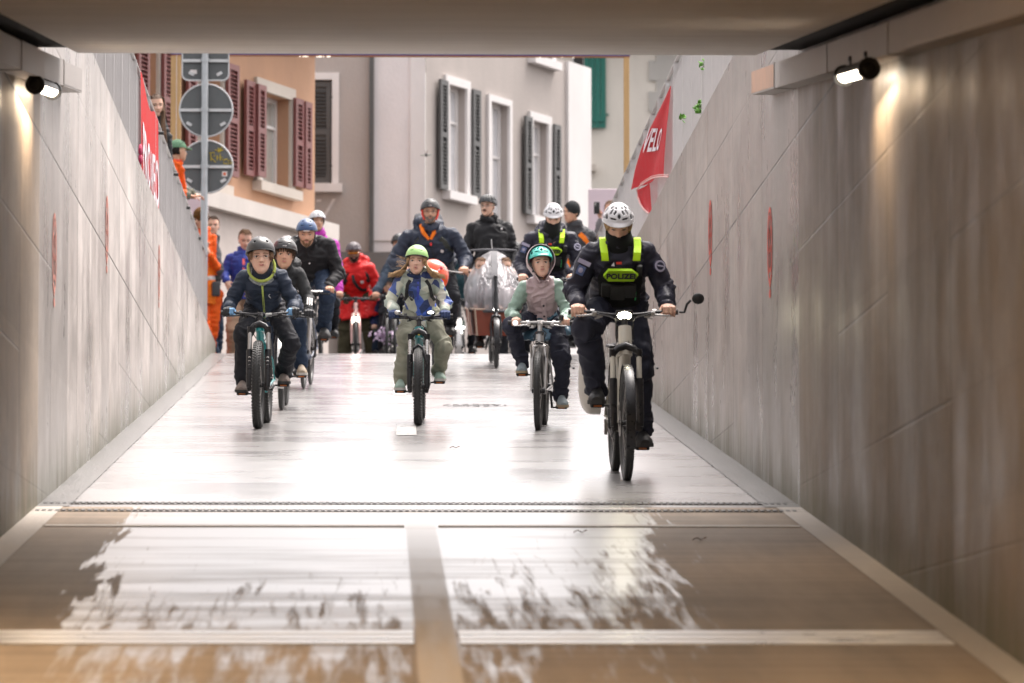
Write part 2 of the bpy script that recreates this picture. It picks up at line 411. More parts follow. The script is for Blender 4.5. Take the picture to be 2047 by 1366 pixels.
# tunnel floor
def floor_mat():
    m, t, b = node_mat('tunnel floor')
    geo = N(t, 'ShaderNodeNewGeometry'); pos = geo.outputs['Position']
    sp = N(t, 'ShaderNodeSeparateXYZ'); t.links.new(pos, sp.inputs[0]); x, y = sp.outputs[0], sp.outputs[1]
    # water trails running down the slope, thinning out away from the mouth
    w1 = nz(t, pos, 3.0, 6, (3.4, 0.10, 1), 0.62, (0, 0, 0), 0.6)
    w2 = nz(t, pos, 8.0, 5, (2.6, 0.06, 1), 0.6, (5, 2, 0), 0.5)
    wet = math_(t, 'ADD', math_(t, 'MULTIPLY', w1, 0.5), math_(t, 'MULTIPLY', w2, 0.5))
    dist = mr(t, y, 17.0, 28.2, 0.55, 0.18, False)
    side = math_(t, 'ADD', mr(t, x, 0.25, 1.75, 0.0, 0.16, False), 0.0)
    side = math_(t, 'MAXIMUM', side, 0.0)
    edgeL = mr(t, math_(t, 'ADD', x, mr(t, w1, .3, .7, -.12, .12)), -1.42, -1.22, 0.5, 0.0)
    edgeR = mr(t, math_(t, 'ADD', x, mr(t, w1, .3, .7, -.25, .25)), 1.35, 1.75, 0.0, 0.5)
    th = math_(t, 'ADD', math_(t, 'ADD', dist, side), math_(t, 'ADD', edgeL, edgeR))
    mask = mr(t, math_(t, 'SUBTRACT', wet, th), -0.05, 0.08, 0.0, 1.0)
    # dry strips: down the middle
    c = math_(t, 'MULTIPLY', mr(t, x, 0.14, 0.155, 0, 1), mr(t, x, 0.30, 0.315, 1, 0))
    mask = math_(t, 'MULTIPLY', mask, math_(t, 'SUBTRACT', 1.0, math_(t, 'MULTIPLY', c, mr(t, y, 20.5, 27.5, 0.85, 0.25))))
    st = nz(t, pos, 3.0, 6, (0.15, 2.5, 1), 0.6)
    bnd = nz(t, pos, 2.2, 5, (0.22, 1.1, 1), 0.65, (2, 7, 0))
    mask = math_(t, 'MULTIPLY', mask, mr(t, math_(t, 'ADD', bnd, mr(t, y, 19, 27, -0.08, 0.12)), 0.38, 0.58, 0.55, 1.0))
    tr = nz(t, pos, 2.4, 5, (1.6, 0.15, 1), 0.6, (8, 0, 0))
    v = math_(t, 'ADD', mr(t, st, 0.3, 0.7, 0.82, 1.16), mr(t, tr, 0.35, 0.7, 0.12, -0.22))
    vm = N(t, 'ShaderNodeVectorMath', operation='SCALE'); vm.inputs[0].default_value = (0.265, 0.205, 0.148); t.links.new(v, vm.inputs['Scale'])
    col = mixc(t, c, vm.outputs[0], (0.46, 0.40, 0.34))
    col = mixc(t, math_(t, 'MULTIPLY', mask, 0.55), col, (0.09, 0.08, 0.07))
    t.links.new(col, b.inputs['Base Color'])
    rg = mixc(t, mask, (0.62, 0.62, 0.62), (0.30, 0.30, 0.30)); t.links.new(rg, b.inputs['Roughness'])
    t.links.new(mr(t, mask, 0, 1, 0.25, 1.0), b.inputs['Specular IOR Level'])
    t.links.new(math_(t, 'MULTIPLY', mask, 0.85), b.inputs['Coat Weight']); b.inputs['Coat Roughness'].default_value = 0.28; b.inputs['Coat IOR'].default_value = 1.7
    bp = N(t, 'ShaderNodeBump'); bp.inputs['Strength'].default_value = 0.25; bp.inputs['Distance'].default_value = 0.006
    t.links.new(math_(t, 'ADD', math_(t, 'MULTIPLY', mask, -0.6), st), bp.inputs['Height']); t.links.new(bp.outputs[0], b.inputs['Normal'])
    return m
fl = MB(); fl.add([(XL, -20, gz(-20)), (XR, -20, gz(-20)), (XR, YP, gz(YP)), (XL, YP, gz(YP))], [(0, 1, 2, 3)])
structure(fl, 'tunnel_floor', floor_mat())
kerb = mat('pale edge concrete', (0.44, 0.40, 0.36), 0.6, var=0.12, scale=5, stretch=(1, .3, 1), bump=.2, bscale=40)
for x0, x1 in ((XL, XL + .15), (XR - .14, XR)):
    s_ = MB(); s_.add([(x0, -20, gz(-20) + .004), (x1, -20, gz(-20) + .004), (x1, YP - .02, gz(YP - .02) + .004), (x0, YP - .02, gz(YP - .02) + .004)], [(0, 1, 2, 3)])
    structure(s_, 'floor_edge_strip', kerb)

# side walls
def sidewall(name, x0, x1, m, label):
    b = MB(); y0, y1 = -20, 59.0
    b.bb(x0, x1, y0, y1, -5, ZW); o = b.build(name, m, smooth=False)
    single(o, label, 'wall'); return o
def trk(n): return tuple(n)
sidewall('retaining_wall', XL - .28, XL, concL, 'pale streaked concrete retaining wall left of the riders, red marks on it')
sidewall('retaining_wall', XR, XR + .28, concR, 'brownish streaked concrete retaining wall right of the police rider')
eb = MB(); eb.bb(XL, XR, -20.3, -20, -6, 3); structure(eb, 'unseen_light_block', concdk)  # unseen wall added behind the camera to keep light out of the tunnel

# ceiling slab with a shadow gap either side
cm = mat('ceiling concrete', (0.76, 0.745, 0.74), 0.7, var=0.14, scale=3.0, stretch=(0.3, 3, 1), bump=0.15, bscale=30)
def zc(y): return 0.87 + SL * y
cs = MB(); x0, x1 = -1.70, 2.135
ring = lambda y, a, bq: [Vector((x0, y, zc(y) + a)), Vector((x1, y, zc(y) + a)), Vector((x1, y, zc(y) + bq)), Vector((x0, y, zc(y) + bq))]
cs.rings([ring(-20, 0, .22), ring(YP - .1, 0, .22)])
structure(cs, 'ceiling', cm)
c2 = MB(); x0_, x1_ = x0, x1  # near-black filler keeps light out; the gaps' shade is put into its colour
for xa, xb in ((XL - .02, x0_ - .002), (x1_ + .002, XR + .02)):
    x0, x1 = xa, xb; c2.rings([ring(-20, .03, .5), ring(YP - .14, .03, .5)])
x0, x1 = x0_, x1_; c2.rings([ring(-20, .224, .5), ring(YP - .14, .224, .5)])
structure(c2, 'gap_shade_backing', mat('black gap shade', (0.012, 0.010, 0.010), .95))

# ducts along the walls, lamps on them
metal_d = mat('duct sheet metal', (0.34, 0.31, 0.29), 0.5, 0.2, var=0.15, scale=4, bump=0.1, bscale=8)
copper_d = mat('duct end rusty', (0.50, 0.30, 0.20), 0.55, 0.2, var=0.2, scale=6)
black = mat('black plastic', (0.012, 0.012, 0.013), 0.45, var=0.2, scale=20)
lampglow = mat('lamp glow', (1, 0.92, 0.8), 0.4, emit=5, ecol=(1.0, 0.86, 0.68))
def zd(y, h): return h + SL * y
def duct(x0, x1, wall, side, label, endm):
    root = thing('cable_duct', label, 'duct', (wall, 15, zd(15, .69)), 'ducts under the ceiling')
    a = MB()
    def rg(y, zb, zt): return [Vector((x0, y, zd(y, zb))), Vector((x1, y, zd(y, zb))), Vector((x1, y, zd(y, zt))), Vector((x0, y, zd(y, zt)))]
    a.rings([rg(-18, .69, .835), rg(30.1, .69, .835)]); a.build('casing', metal_d, root, smooth=False)
    e = MB(); xi = x0 if side > 0 else x1
    e.add([(xi - .003 * side, 28.4, zd(28.4, .70)), (xi - .003 * side, 30.08, zd(30.08, .70)), (xi - .003 * side, 30.08, zd(30.08, .83)), (xi - .003 * side, 28.4, zd(28.4, .83))], [(0, 1, 2, 3)])
    e.build('end_panel', endm, root, smooth=False)
    for y in (22, 25, 28.35):
        l = MB(); l.rings([[Vector((p.x, p.y, p.z)) for p in [Vector((x0 - .004, y + q, zd(y, .686))), Vector((x1 + .004, y + q, zd(y, .686))), Vector((x1 + .004, y + q, zd(y, .839))), Vector((x0 - .004, y + q, zd(y, .839)))]] for q in (0, .02)])
        l.build('seam', metal_d, root, smooth=False)
duct(2.262, XR - .002, XR, 1, 'grey duct with rusty orange end under the ceiling, right wall', copper_d)
duct(XL + .002, -1.795, XL, -1, 'grey sheet duct under the ceiling, left wall', metal_d)

def lamp(x, y0, y1, side, label, group='tubular lamps in the tunnel', power=6):
    z0, z1 = zd(y0, .645), zd(y1, .645)
    root = thing('tunnel_lamp', label, 'lamp', (x, y0, z0), group)
    d = Vector((0, y1 - y0, z1 - z0)).normalized(); a = Vector((x, y0, z0)); b_ = Vector((x, y1, z1))
    m = MB(); m.tube([a + d * .04, b_ - d * .04], 0.034, 16); m.build('glass_tube', lampglow, root)
    m = MB(); m.tube([a + d * .03, b_ - d * .03], 0.0, 4) if False else None
    m = MB(); rr = []
    for q in (a + d * .035, b_ - d * .035):
        rr.append([q + Vector((.043 * math.cos(R(an)), 0, .043 * math.sin(R(an)))) for an in range(0, 181, 20)] + [q + Vector((.036 * math.cos(R(an)), 0, .036 * math.sin(R(an)))) for an in range(180, -1, -20)])
    m.rings(rr); m.build('housing', black, root)
    for q, s_ in ((a, 1), (b_, -1)):
        m = MB(); m.tube([q - d * .02 * s_, q + d * .045 * s_], [.052, .052], 20); m.ell(q - d * .02 * s_, (.03, .012, .03)); m.build('end_cap', black, root)
    m = MB()
    for f_ in (.2, .8):
        q = a.lerp(b_, f_); m.box(q + Vector((0.02 * side, 0, .055)), (.03, .04, .06)); m.box(q + Vector((.05 * side, 0, .075)), (.1, .05, .02))
    m.build('bracket', black, root)
    ld = bpy.data.lights.new('lamp light', 'AREA'); ld.shape = 'RECTANGLE'; ld.size = .05; ld.size_y = (y1 - y0) * .8
    ld.energy = power; ld.color = (1.0, 0.74, 0.48)
    lo = bpy.data.objects.new('lamp_light', ld); C.objects.link(lo); lo.parent = root
    lo.location = ((0, (y1 - y0) / 2, (z1 - z0) / 2 - .06)); lo.rotation_euler = (0, R(14) * side, 0)
    return root
lamp(2.25, 22.75, 24.0, 1, 'lit tubular lamp with black end cap on the right duct')
lamp(-1.815, 26.3, 27.7, -1, 'lit tubular lamp with black end cap on the left duct')
for y in (14.5, 5.5, -4): lamp(2.25, y, y + 1.3, 1, 'lit tubular lamp further down the tunnel, beside or behind the camera', 'tubular lamps nearer the camera', 36)
for y in (17.5, 8.5, -1): lamp(-1.815, y, y + 1.3, -1, 'lit tubular lamp further down the tunnel, beside or behind the camera', 'tubular lamps nearer the camera', 36)

# drain channels across the mouth
dmetal = mat('drain frame', (0.30, 0.28, 0.27), 0.3, 0.6, var=.2)
for v_, lb in ((1007.5, 'upper dark slotted drain line across the tunnel mouth'), (1022, 'lower dark slotted drain line across the tunnel mouth')):
    y = G(900, v_).y; root = thing('drain_channel', lb, 'drain', (0.2, y, gz(y)), 'drain lines at the tunnel mouth')
    a = MB(); sv = Vector((0, 1, SL)).normalized()
    for dy in (-.09, .09): a.box((.234, y + dy, gz(y + dy) + .001), (4.3, .015, .006))
    a.build('frame', gut, root, smooth=False)
    b = MB(); k = 0; x = XL + .03
    while x < XR - .03:
        b.box((x, y, gz(y) + .001), (.021, .13, .010), rot=Matrix.Rotation(math.atan(SL), 3, 'X')); x += .036
    b.build('slots', black, root, smooth=False)

# metal joint strips across the tunnel floor
jm = mat('joint metal', (0.66, 0.64, 0.62), 0.3, 0.8, var=.35, scale=3)
for v0, v1, lb in ((1262, 1290, 'broad pale metal joint strip across the tunnel floor near the camera'), (1051, 1055, 'thin pale joint strip across the floor just inside the mouth')):
    ya, yb = G(900, v1).y, G(900, v0).y; m_ = MB()
    n3 = 3 if v0 > 1200 else 1
    for i in range(n3):
        a = ya + (yb - ya) * (i + .08) / n3; b = ya + (yb - ya) * (i + .86) / n3
        for xa, xb in ((XL + .16, .14), (.32, XR - .15)):
            m_.add([(xa, a, gz(a) + .006), (xb, a, gz(a) + .006), (xb, b, gz(b) + .006), (xa, b, gz(b) + .006), (xa, a, gz(a) + .001), (xb, a, gz(a) + .001), (xb, b, gz(b) + .001), (xa, b, gz(b) + .001)],
                   [(0, 1, 2, 3), (0, 1, 5, 4), (1, 2, 6, 5), (2, 3, 7, 6), (3, 0, 4, 7)])
    o = m_.build('floor_joint_strip', jm if v0 > 1200 else kerb, smooth=False); single(o, lb, 'joint strip')

# white lane dashes, manhole cover, leaves
whitep = mat('worn white road paint', (0.42, 0.41, 0.40), 0.3, var=.12, scale=12)
for (u0, u1, v0, v1) in ((792, 833, 848, 871), (786, 812, 716, 790)):
    m_ = MB(); a, b, c_, d = G(u0, v1), G(u1, v1), G(u1 - 2, v0), G(u0 + 2, v0)
    m_.add([Vector((p.x, p.y, p.z + .004)) for p in (a, b, c_, d)], [(0, 1, 2, 3)]); o = m_.build('lane_marking', whitep, smooth=False); o['kind'] = 'structure'
ctr = G(944, 811); m_ = MB()
iron = mat('cast iron', (0.05, 0.048, 0.045), 0.45, 0.7, var=.3, scale=30)
rt = Matrix.Rotation(math.atan(SL), 3, 'X')
root = thing('manhole_cover', 'round cast iron manhole cover with broken slot pattern in the wet ramp', 'manhole cover', ctr)
m_.tube([ctr + rt @ Vector((0, 0, -.004)), ctr + rt @ Vector((0, 0, .0015))], .30, 40)
o = m_.build('lid', bpy.data.materials['wet ramp concrete'], root, smooth=False)
m_ = MB()
for i in range(-6, 7):
    for j in range(-6, 7):
        q = Vector((i * .043 + (j % 2) * .02, j * .042, .002))
        if q.length < .29 and (i * 3 + j) % 4 != 0 and (i + 2 * j) % 3: m_.box(ctr + rt @ q, (.028, .009, .003), rot=rt @ Matrix.Rotation(R(35 if (i + j) % 2 else -35), 3, 'Z'))
m_.build('pattern', iron, root, smooth=False)
leafm = mat('brown leaf', (0.20, 0.09, 0.04), .6)
for (u, v_, lb) in ((909, 898, 'brown fallen leaf on the wet ramp below the manhole cover'), (1160, 1068, 'dark red leaf lying inside the tunnel mouth'), (1398, 1083, 'small pale leaf inside the tunnel mouth right')):
    p = G(u, v_) + Vector((0, 0, .006)); m_ = MB(); rs = []
    for i in range(7):
        t_ = i / 6; wv = .022 * math.sin(math.pi * min(.97, t_ + .03)) + .002
        cpt = p + Vector(((t_ - .5) * .07, .01 * math.sin(t_ * 3), .012 * math.sin(t_ * 5) ** 2))
        rs.append([cpt + Vector((0, -wv, .004)), cpt, cpt + Vector((0, wv, .006))])
    m_.rings(rs, cap=False, close=False); o = m_.build('fallen_leaf', leafm); single(o, lb, 'leaf')

# red stencils on the walls
redp = mat('red spray paint', (0.62, 0.10, 0.07), .6, var=.3, scale=25)
redf = mat('faded red spray paint', (0.58, 0.24, 0.19), .65, var=.3, scale=25)
def stencil(u, v0, v1, wallx, side, label, m):
    s_ = (wallx * F) / (u - 755); Y = s_; ztop = P(u, v0, Y).z; zbot = P(u, v1, Y).z
    Hh = ztop - zbot; cz = ztop - Hh * .42; x = wallx - .003 * side
    mb = MB(); ry, rz = Hh * .34, Hh * .42
    def loop(cy, cz_, a, b_, wd, k0=0, k1=360):
        pts = []
        rg = []
        for q in range(k0, k1 + 1, 12):
            c_, s2 = math.cos(R(q)), math.sin(R(q))
            rg.append([Vector((x, cy + c_ * a, cz_ + s2 * b_)), Vector((x, cy + c_ * (a - wd), cz_ + s2 * (b_ - wd)))])
        vs = [p_ for r in rg for p_ in r]; n_ = len(rg)
        mb.add(vs + [p_ - Vector((.002 * side, 0, 0)) for p_ in vs], [(2 * i, 2 * i + 1, 2 * i + 3, 2 * i + 2) for i in range(n_ - 1)] + [(2 * i + 2 * n_, 2 * i + 1 + 2 * n_, 2 * i + 3 + 2 * n_, 2 * i + 2 + 2 * n_) for i in range(n_ - 1)])
    loop(Y, cz, ry, rz, .030); 
    for a in (0, 72, 144, 216, 288):
        loop(Y + math.sin(R(a)) * ry * .45, cz + math.cos(R(a)) * rz * .45, ry * .36, rz * .34, .022)
    loop(Y, zbot + Hh * .06, ry * .35, Hh * .05, Hh * .045)
    for sgn in (-1, 1): mb.ribbon([(x, Y + sgn * ry * .6, cz - rz * .8), (x, Y, zbot + Hh * .12)], (0, 1, 0), .03, (1, 0, 0), .003)
    o = mb.build('wall_stencil', m, smooth=False, recalc=False); single(o, label, 'stencil', 'red stencils on the walls')
stencil(1423, 400, 552, XR, 1, 'bright red stencil on the right wall, further of the two there', redp)
stencil(1543, 414, 598, XR, 1, 'larger dark red stencil on the right wall, nearer the tunnel mouth', redp)
stencil(105, 426, 616, XL, -1, 'blurred red stencil on the left wall, nearest the tunnel mouth', redf)
stencil(210, 392, 548, XL, -1, 'pale red stencil in the middle of the left wall', redf)
stencil(315, 490, 617, XL, -1, 'pale red stencil on the left wall, nearest the people', redf)

# railings
railm = mat('pale railing paint', (0.50, 0.48, 0.475), 0.45, 0.1, var=.06)
railp = mat('railing steel', (0.33, 0.32, 0.31), 0.4, 0.4, var=.1)
def railing(x, label, y0=26, y1=59.3, face=1):
    root = thing('railing', label, 'railing', (x, (y0 + y1) / 2, ZW))
    a = MB(); a.tube([(x, y0, 5.56), (x, y1, 5.56)], .021, 12); a.build('top_rail', railp, root)
    a = MB(); a.tube([(x, y0, ZW + .06), (x, y1, ZW + .06)], .012, 8); a.tube([(x, y0, 5.47), (x, y1, 5.47)], .012, 8); a.build('rail', railp, root)
    bay = 1.2; y = y0
    while y < y1 - .1:
        p_ = MB(); p_.bb(x - .034, x + .034, y - .012, y + .012, ZW - .001, 5.545); p_.build('post', railm, root, smooth=False)
        q = MB(); yy = y + .1
        while yy < min(y + bay - .04, y1): q.bb(x - .022, x + .022, yy - .004, yy + .004, ZW + .05, 5.48); yy += .16
        q.build('slat_panel', railm, root, smooth=False); y += bay
    return root
railing(-2.055, 'pale vertical slat railing on top of the left wall')
railing(2.505, 'pale vertical slat railing on top of the right wall')

# small plants growing from the right wall top
lf = mat('fresh leaf green', (0.10, 0.26, 0.03), .5, var=.35, scale=40)
def sprig(u, v_, Y, n, sp, label):
    p = P(u, v_, Y); root = thing('wall_plant', label, 'plant', p, 'weeds in the right railing'); a = MB(); b = MB(); rn = random.Random(int(u))
    for i in range(n):
        tip = p + Vector((rn.uniform(-sp, sp * .6), rn.uniform(-sp, sp), rn.uniform(.0, sp * 2.0)))
        a.tube([p, p.lerp(tip, .5) + Vector((.01, .01, .01)), tip], .002, 5)
        for j in range(3):
            q = tip + Vector((rn.uniform(-.02, .02), rn.uniform(-.02, .02), rn.uniform(-.03, .02)))
            ax = [Vector((rn.uniform(-1, 1), rn.uniform(-1, 1), rn.uniform(-1, 1))).normalized()]; y_ = ax[0].orthogonal().normalized(); ax += [y_, ax[0].cross(y_)]
            b.ell(q, (rn.uniform(.012, .024), rn.uniform(.009, .016), .003), 7, 4, ax)
    a.build('stem', mat('stem', (0.12, .18, .05), .6), root); b.build('leaves', lf, root)
sprig(1404, 226, 38.2, 20, .045, 'bushier green weed growing at the foot of the right railing')
sprig(1366, 238, 40.2, 4, .022, 'small green weed left of the bushier one on the right wall')
sprig(1407, 136, 37.9, 4, .025, 'thin green sprig high in the right railing')
# ================================================================== BUILDINGS BEYOND THE RAMP
def rmat(name, col, rough=.85, var=.09, sc=1.6, bump=.25, bs=35, **k): return mat(name, col, rough, var=max(var, .09), scale=sc, bump=bump, bscale=bs, stretch=(1, 1, .45), **k)
orange = rmat('orange render', (0.475, 0.275, 0.17), var=.12)
beige = rmat('pinkish concrete', (0.60, 0.53, 0.49), var=.1, bump=.4)
greyr = rmat('warm grey render', (0.42, 0.375, 0.35), var=.06)
whiter = rmat('white render', (0.74, 0.70, 0.70), var=.05)
creamr = rmat('cream render', (0.72, 0.67, 0.60), var=.05)
trimw = rmat('white window trim', (0.72, 0.69, 0.68), .6, bump=.1)
trims = rmat('sandstone trim', (0.55, 0.49, 0.43), .8)
redsh = mat('dark red shutter paint', (0.19, 0.062, 0.058), .5, var=.15, scale=4)
gysh = mat('grey shutter paint', (0.085, 0.085, 0.085), .5, var=.15, scale=4)
gnsh = mat('green shutter paint', (0.012, 0.15, 0.115), .5, var=.1, scale=4)
gnsh2 = mat('dark green shutter paint', (0.02, 0.12, 0.085), .5, var=.1, scale=4)
pane = mat('window glass', (0.06, 0.07, 0.075), .06, var=.1, spec=.8)
curt = mat('pale curtain', (0.40, 0.40, 0.37), .25, var=.2, scale=6, stretch=(8, 8, .3), coat=.8)
darkg = rmat('dark plinth', (0.16, 0.15, 0.145))
UP = Vector((0, 0, 1))
class Facade:
    """vertical wall plane through photograph column u_ref at depth Y, running away at an angle (degrees from the view axis Y; 90 = facing us)"""
    def __init__(s, root, u_ref, Y, ang):
        s.p0 = P(u_ref, 683, Y); s.p0.z = 0; s.d = Vector((math.sin(R(ang)), math.cos(R(ang)), 0)); s.n = Vector((s.d.y, -s.d.x, 0))
        if s.n.y > 0: s.n = -s.n
        s.root = root
    def tz(s, u, v):
        q = onplane(u, v, s.p0, s.n); return (q - s.p0).dot(s.d), q.z
    def pt(s, t, z, o=0.0): return s.p0 + s.d * t + UP * z + s.n * o
    def slab(s, mb, t0, t1, z0, z1, o0, o1):
        return mb.box(s.pt((t0 + t1) / 2, (z0 + z1) / 2, (o0 + o1) / 2), (abs(t1 - t0), abs(o1 - o0), abs(z1 - z0)), ax=(s.d, s.n, UP))
    def wall(s, t0, t1, z0, z1, holes, m, name='wall', depth=.3):
        ts = sorted({t0, t1, *[h[0] for h in holes], *[h[1] for h in holes]}); zs = sorted({z0, z1, *[h[2] for h in holes], *[h[3] for h in holes]})
        ts = [t for t in ts if t0 <= t <= t1]; zs = [z for z in zs if z0 <= z <= z1]; mb = MB()
        for i in range(len(ts) - 1):
            for j in range(len(zs) - 1):
                tc, zc_ = (ts[i] + ts[i + 1]) / 2, (zs[j] + zs[j + 1]) / 2
                if any(h[0] < tc < h[1] and h[2] < zc_ < h[3] for h in holes): continue
                mb.add([s.pt(ts[i], zs[j]), s.pt(ts[i + 1], zs[j]), s.pt(ts[i + 1], zs[j + 1]), s.pt(ts[i], zs[j + 1])], [(0, 1, 2, 3)])
        for h in holes:
            a = [s.pt(h[0], h[2]), s.pt(h[1], h[2]), s.pt(h[1], h[3]), s.pt(h[0], h[3])]; b = [p - s.n * depth for p in a]
            mb.add(a + b, [(i, (i + 1) % 4, (i + 1) % 4 + 4, i + 4) for i in range(4)])
        return mb.build(name, m, s.root, smooth=False, recalc=False)
    def window(s, h, trim, frame=None, glass=None, tw=.12, sill=True, deep=.22, mull=True):
        t0, t1, z0, z1 = h; frame = frame or trimw; glass = glass or pane
        w_ = MB(); o = -deep; f = .06
        s.slab(w_, t0, t0 + f, z0, z1, o, o + .05); s.slab(w_, t1 - f, t1, z0, z1, o, o + .05)
        s.slab(w_, t0 + f, t1 - f, z1 - f, z1, o, o + .05); s.slab(w_, t0 + f, t1 - f, z0, z0 + f, o, o + .05)
        if mull: s.slab(w_, (t0 + t1) / 2 - .04, (t0 + t1) / 2 + .04, z0 + f, z1 - f, o, o + .055)
        s.slab(w_, t0 + f, t1 - f, z0 + (z1 - z0) * .66, z0 + (z1 - z0) * .66 + .04, o, o + .05) if mull else None
        wo = w_.build('window', frame, s.root, smooth=False)
        g_ = MB(); s.slab(g_, t0 + f, t1 - f, z0 + f, z1 - f, o - .012, o + .012); g_.build('pane', glass, wo, smooth=False)
        tr = MB()
        s.slab(tr, t0 - tw, t0, z0 - .0, z1 + tw, .002, .05); s.slab(tr, t1, t1 + tw, z0 - .0, z1 + tw, .002, .05); s.slab(tr, t0, t1, z1, z1 + tw, .002, .05)
        tr.build('surround', trim, wo, smooth=False)
        if sill:
            sl = MB(); s.slab(sl, t0 - tw - .05, t1 + tw + .05, z0 - .13, z0, -.05, .14); sl.build('sill', trim, wo, smooth=False)
        return wo
    def shutter(s, t0, t1, z0, z1, m, o=.04, solid=False, par=None, tilt=0.0):
        mb = MB(); th = .045; a, b = min(t0, t1), max(t0, t1)
        if solid:
            n_ = 4
            for i in range(n_): s.slab(mb, a + (b - a) * i / n_ + .004, a + (b - a) * (i + 1) / n_ - .004, z0, z1, o, o + th)
            for zz in (z0 + .12, z1 - .2): s.slab(mb, a, b, zz, zz + .09, o + th, o + th + .02)
        else:
            s.slab(mb, a, a + .07, z0, z1, o, o + th); s.slab(mb, b - .07, b, z0, z1, o, o + th)
            zm = (z0 + z1) / 2
            for zz in (z0, zm - .04, z1 - .08): s.slab(mb, a + .07, b - .07, zz, zz + .08, o, o + th)
            z = z0 + .12
            while z < z1 - .1:
                if abs(z - zm) > .06:
                    c = s.pt((a + b) / 2, z, o + th / 2); ax = (s.d, (s.n + UP * -.8).normalized(), (UP + s.n * .8).normalized())
                    mb.box(c, (b - a - .14, .055, .01), ax=ax)
                z += .055
            s.slab(mb, a + .07, b - .07, z0 + .08, z1 - .08, o + .001, o + .006)
        for zz in (z0 + .25, z1 - .25): s.slab(mb, b - .01, b + .05, zz, zz + .03, o - .03, o + .02)
        return mb.build('shutter', m, par or s.root, smooth=False)
def hole(f, u0, u1, v0, v1):
    """opening from photograph columns u0..u1 and the rows of its top and bottom at the left side"""
    t0, _ = f.tz(u0, v0); t1, _ = f.tz(u1, v0); _, z1 = f.tz(u0, v0); _, z0 = f.tz(u0, v1)
    return (t0, t1, z0, z1)

# --- orange house
YO = 70.0
root = thing('orange_house', 'orange rendered house with dark red louvred shutters, behind the round signs', 'house', P(628, 1000, YO))
f = Facade(root, 628, YO, 19.7)
h1 = hole(f, 516, 577, 180, 364); h2 = hole(f, 286, 312, 60, 420); h3 = hole(f, 383, 440, 120, 356)
tl, _ = f.tz(180, 300); _, zcap = f.tz(420, 390)
f.wall(tl, 0, zcap, 9.9, [h1, h3, (h2[0], h2[1], h1[2] - .1, h1[3] + .35)], orange)
f.window(h1, trims, trimw, curt, tw=.16, mull=True)
f.window(h3, trims, trimw, curt, tw=.12)
f.window((h2[0], h2[1], h1[2] - .1, h1[3] + .35), trims, trimw, curt, tw=.1)
wd = h1[1] - h1[0]
def sp(u, v=300): return f.tz(u, v)[0]
def zz_(u, v): return f.tz(u, v)[1]
f.shutter(sp(479), sp(496), zz_(480, 350), zz_(480, 160), redsh, o=.06)
f.shutter(sp(497), sp(513), zz_(497, 352), zz_(497, 168), redsh, o=.10)
f.shutter(sp(578), sp(594), zz_(578, 372), zz_(578, 196), redsh, o=.06)
f.shutter(sp(595), sp(608), zz_(595, 377), zz_(595, 203), redsh, o=.08)
for a, b in ((362, 380), (442, 464), (313, 338), (262, 284)): f.shutter(sp(a), sp(b), h1[2] - .05, h1[3] + .2, redsh, o=.06)
m_ = MB(); m_.add([f.pt(0, zcap), f.pt(0, zcap) + Vector((-1.6, 8, 0)), f.pt(0, 9.9) + Vector((-1.6, 8, 0)), f.pt(0, 9.9)], [(0, 1, 2, 3)]); m_.build('side_wall', orange, root, smooth=False)
m_ = MB(); f.slab(m_, tl, .25, ZS - .3, zcap - .22, -.4, .12); m_.build('base_wall', beige, root, smooth=False)
m_ = MB(); f.slab(m_, tl, .3, zcap - .22, zcap, -.4, .26); m_.build('ledge', rmat('ledge stone', (.62, .57, .53)), root, smooth=False)
m_ = MB(); f.slab(m_, tl, .3, 9.9, 10.1, -6, .6); m_.build('roof', rmat('roof', (.2, .1, .07)), root, smooth=False)
f.slab

# --- grey and white house
YG = 75.0
root = thing('grey_house', 'warm grey and white house with white window surrounds and grey louvred shutters', 'house', P(800, 1000, YG))
f = Facade(root, 748, YG, 90)
f2 = Facade(root, 850, YG, 23.9)
HT = 10.7
hA = hole(f, 630, 664, 160, 368); t748 = f.tz(748, 300)[0]; t850 = f.tz(850, 300)[0]; t560 = f.tz(560, 300)[0]
zpl = f.tz(748, 506)[1]
f.wall(t560, t748, ZS, HT, [(hA[0] - .55, hA[1], hA[2], hA[3])], greyr)
wn_ = f.window((hA[0] - .55, hA[1], hA[2], hA[3]), trimw, tw=.105)
f.shutter(hA[0] - .52, hA[1] - .02, hA[2] + .02, hA[3] - .02, gysh, o=-.06, par=None)
t820 = f.tz(820, 300)[0]
f.wall(t748, t820, ZS, HT, [], whiter, 'white_wall'); m_ = MB(); f.slab(m_, t820, t850 + .0, ZS, HT, -.3, .03); m_.build('corner_band', trimw, root, smooth=False)
m_ = MB(); f.slab(m_, f.tz(738, 300)[0], f.tz(746.5, 300)[0], ZS, HT, .03, .10); m_.build('downpipe', gysh, root, smooth=False)
m_ = MB(); f.slab(m_, f.tz(676, 300)[0], t850, ZS - .2, zpl, .033, .16); m_.build('plinth', darkg, root, smooth=False)
m_ = MB(); f.slab(m_, t748, t820, f.tz(748, 483)[1], f.tz(748, 481)[1], .002, .02); m_.build('seam', greyr, root, smooth=False)
wins = [hole(f2, 893, 929, 168, 383), hole(f2, 977, 1014, 202, 520), hole(f2, 1061, 1092, 240, 432), hole(f2, 1063, 1100, 10, 112)]
t1 = f2.tz(1131, 300)[0]; t0 = 0.0
f2.wall(t0, t1, ZS, HT, wins, greyr)
for i, h in enumerate(wins): f2.window(h, trimw, trimw, mat('bright frosted pane', (.62, .62, .64), .2, coat=.5) , tw=.13 if i != 1 else .1, sill=(i != 1), deep=.16)
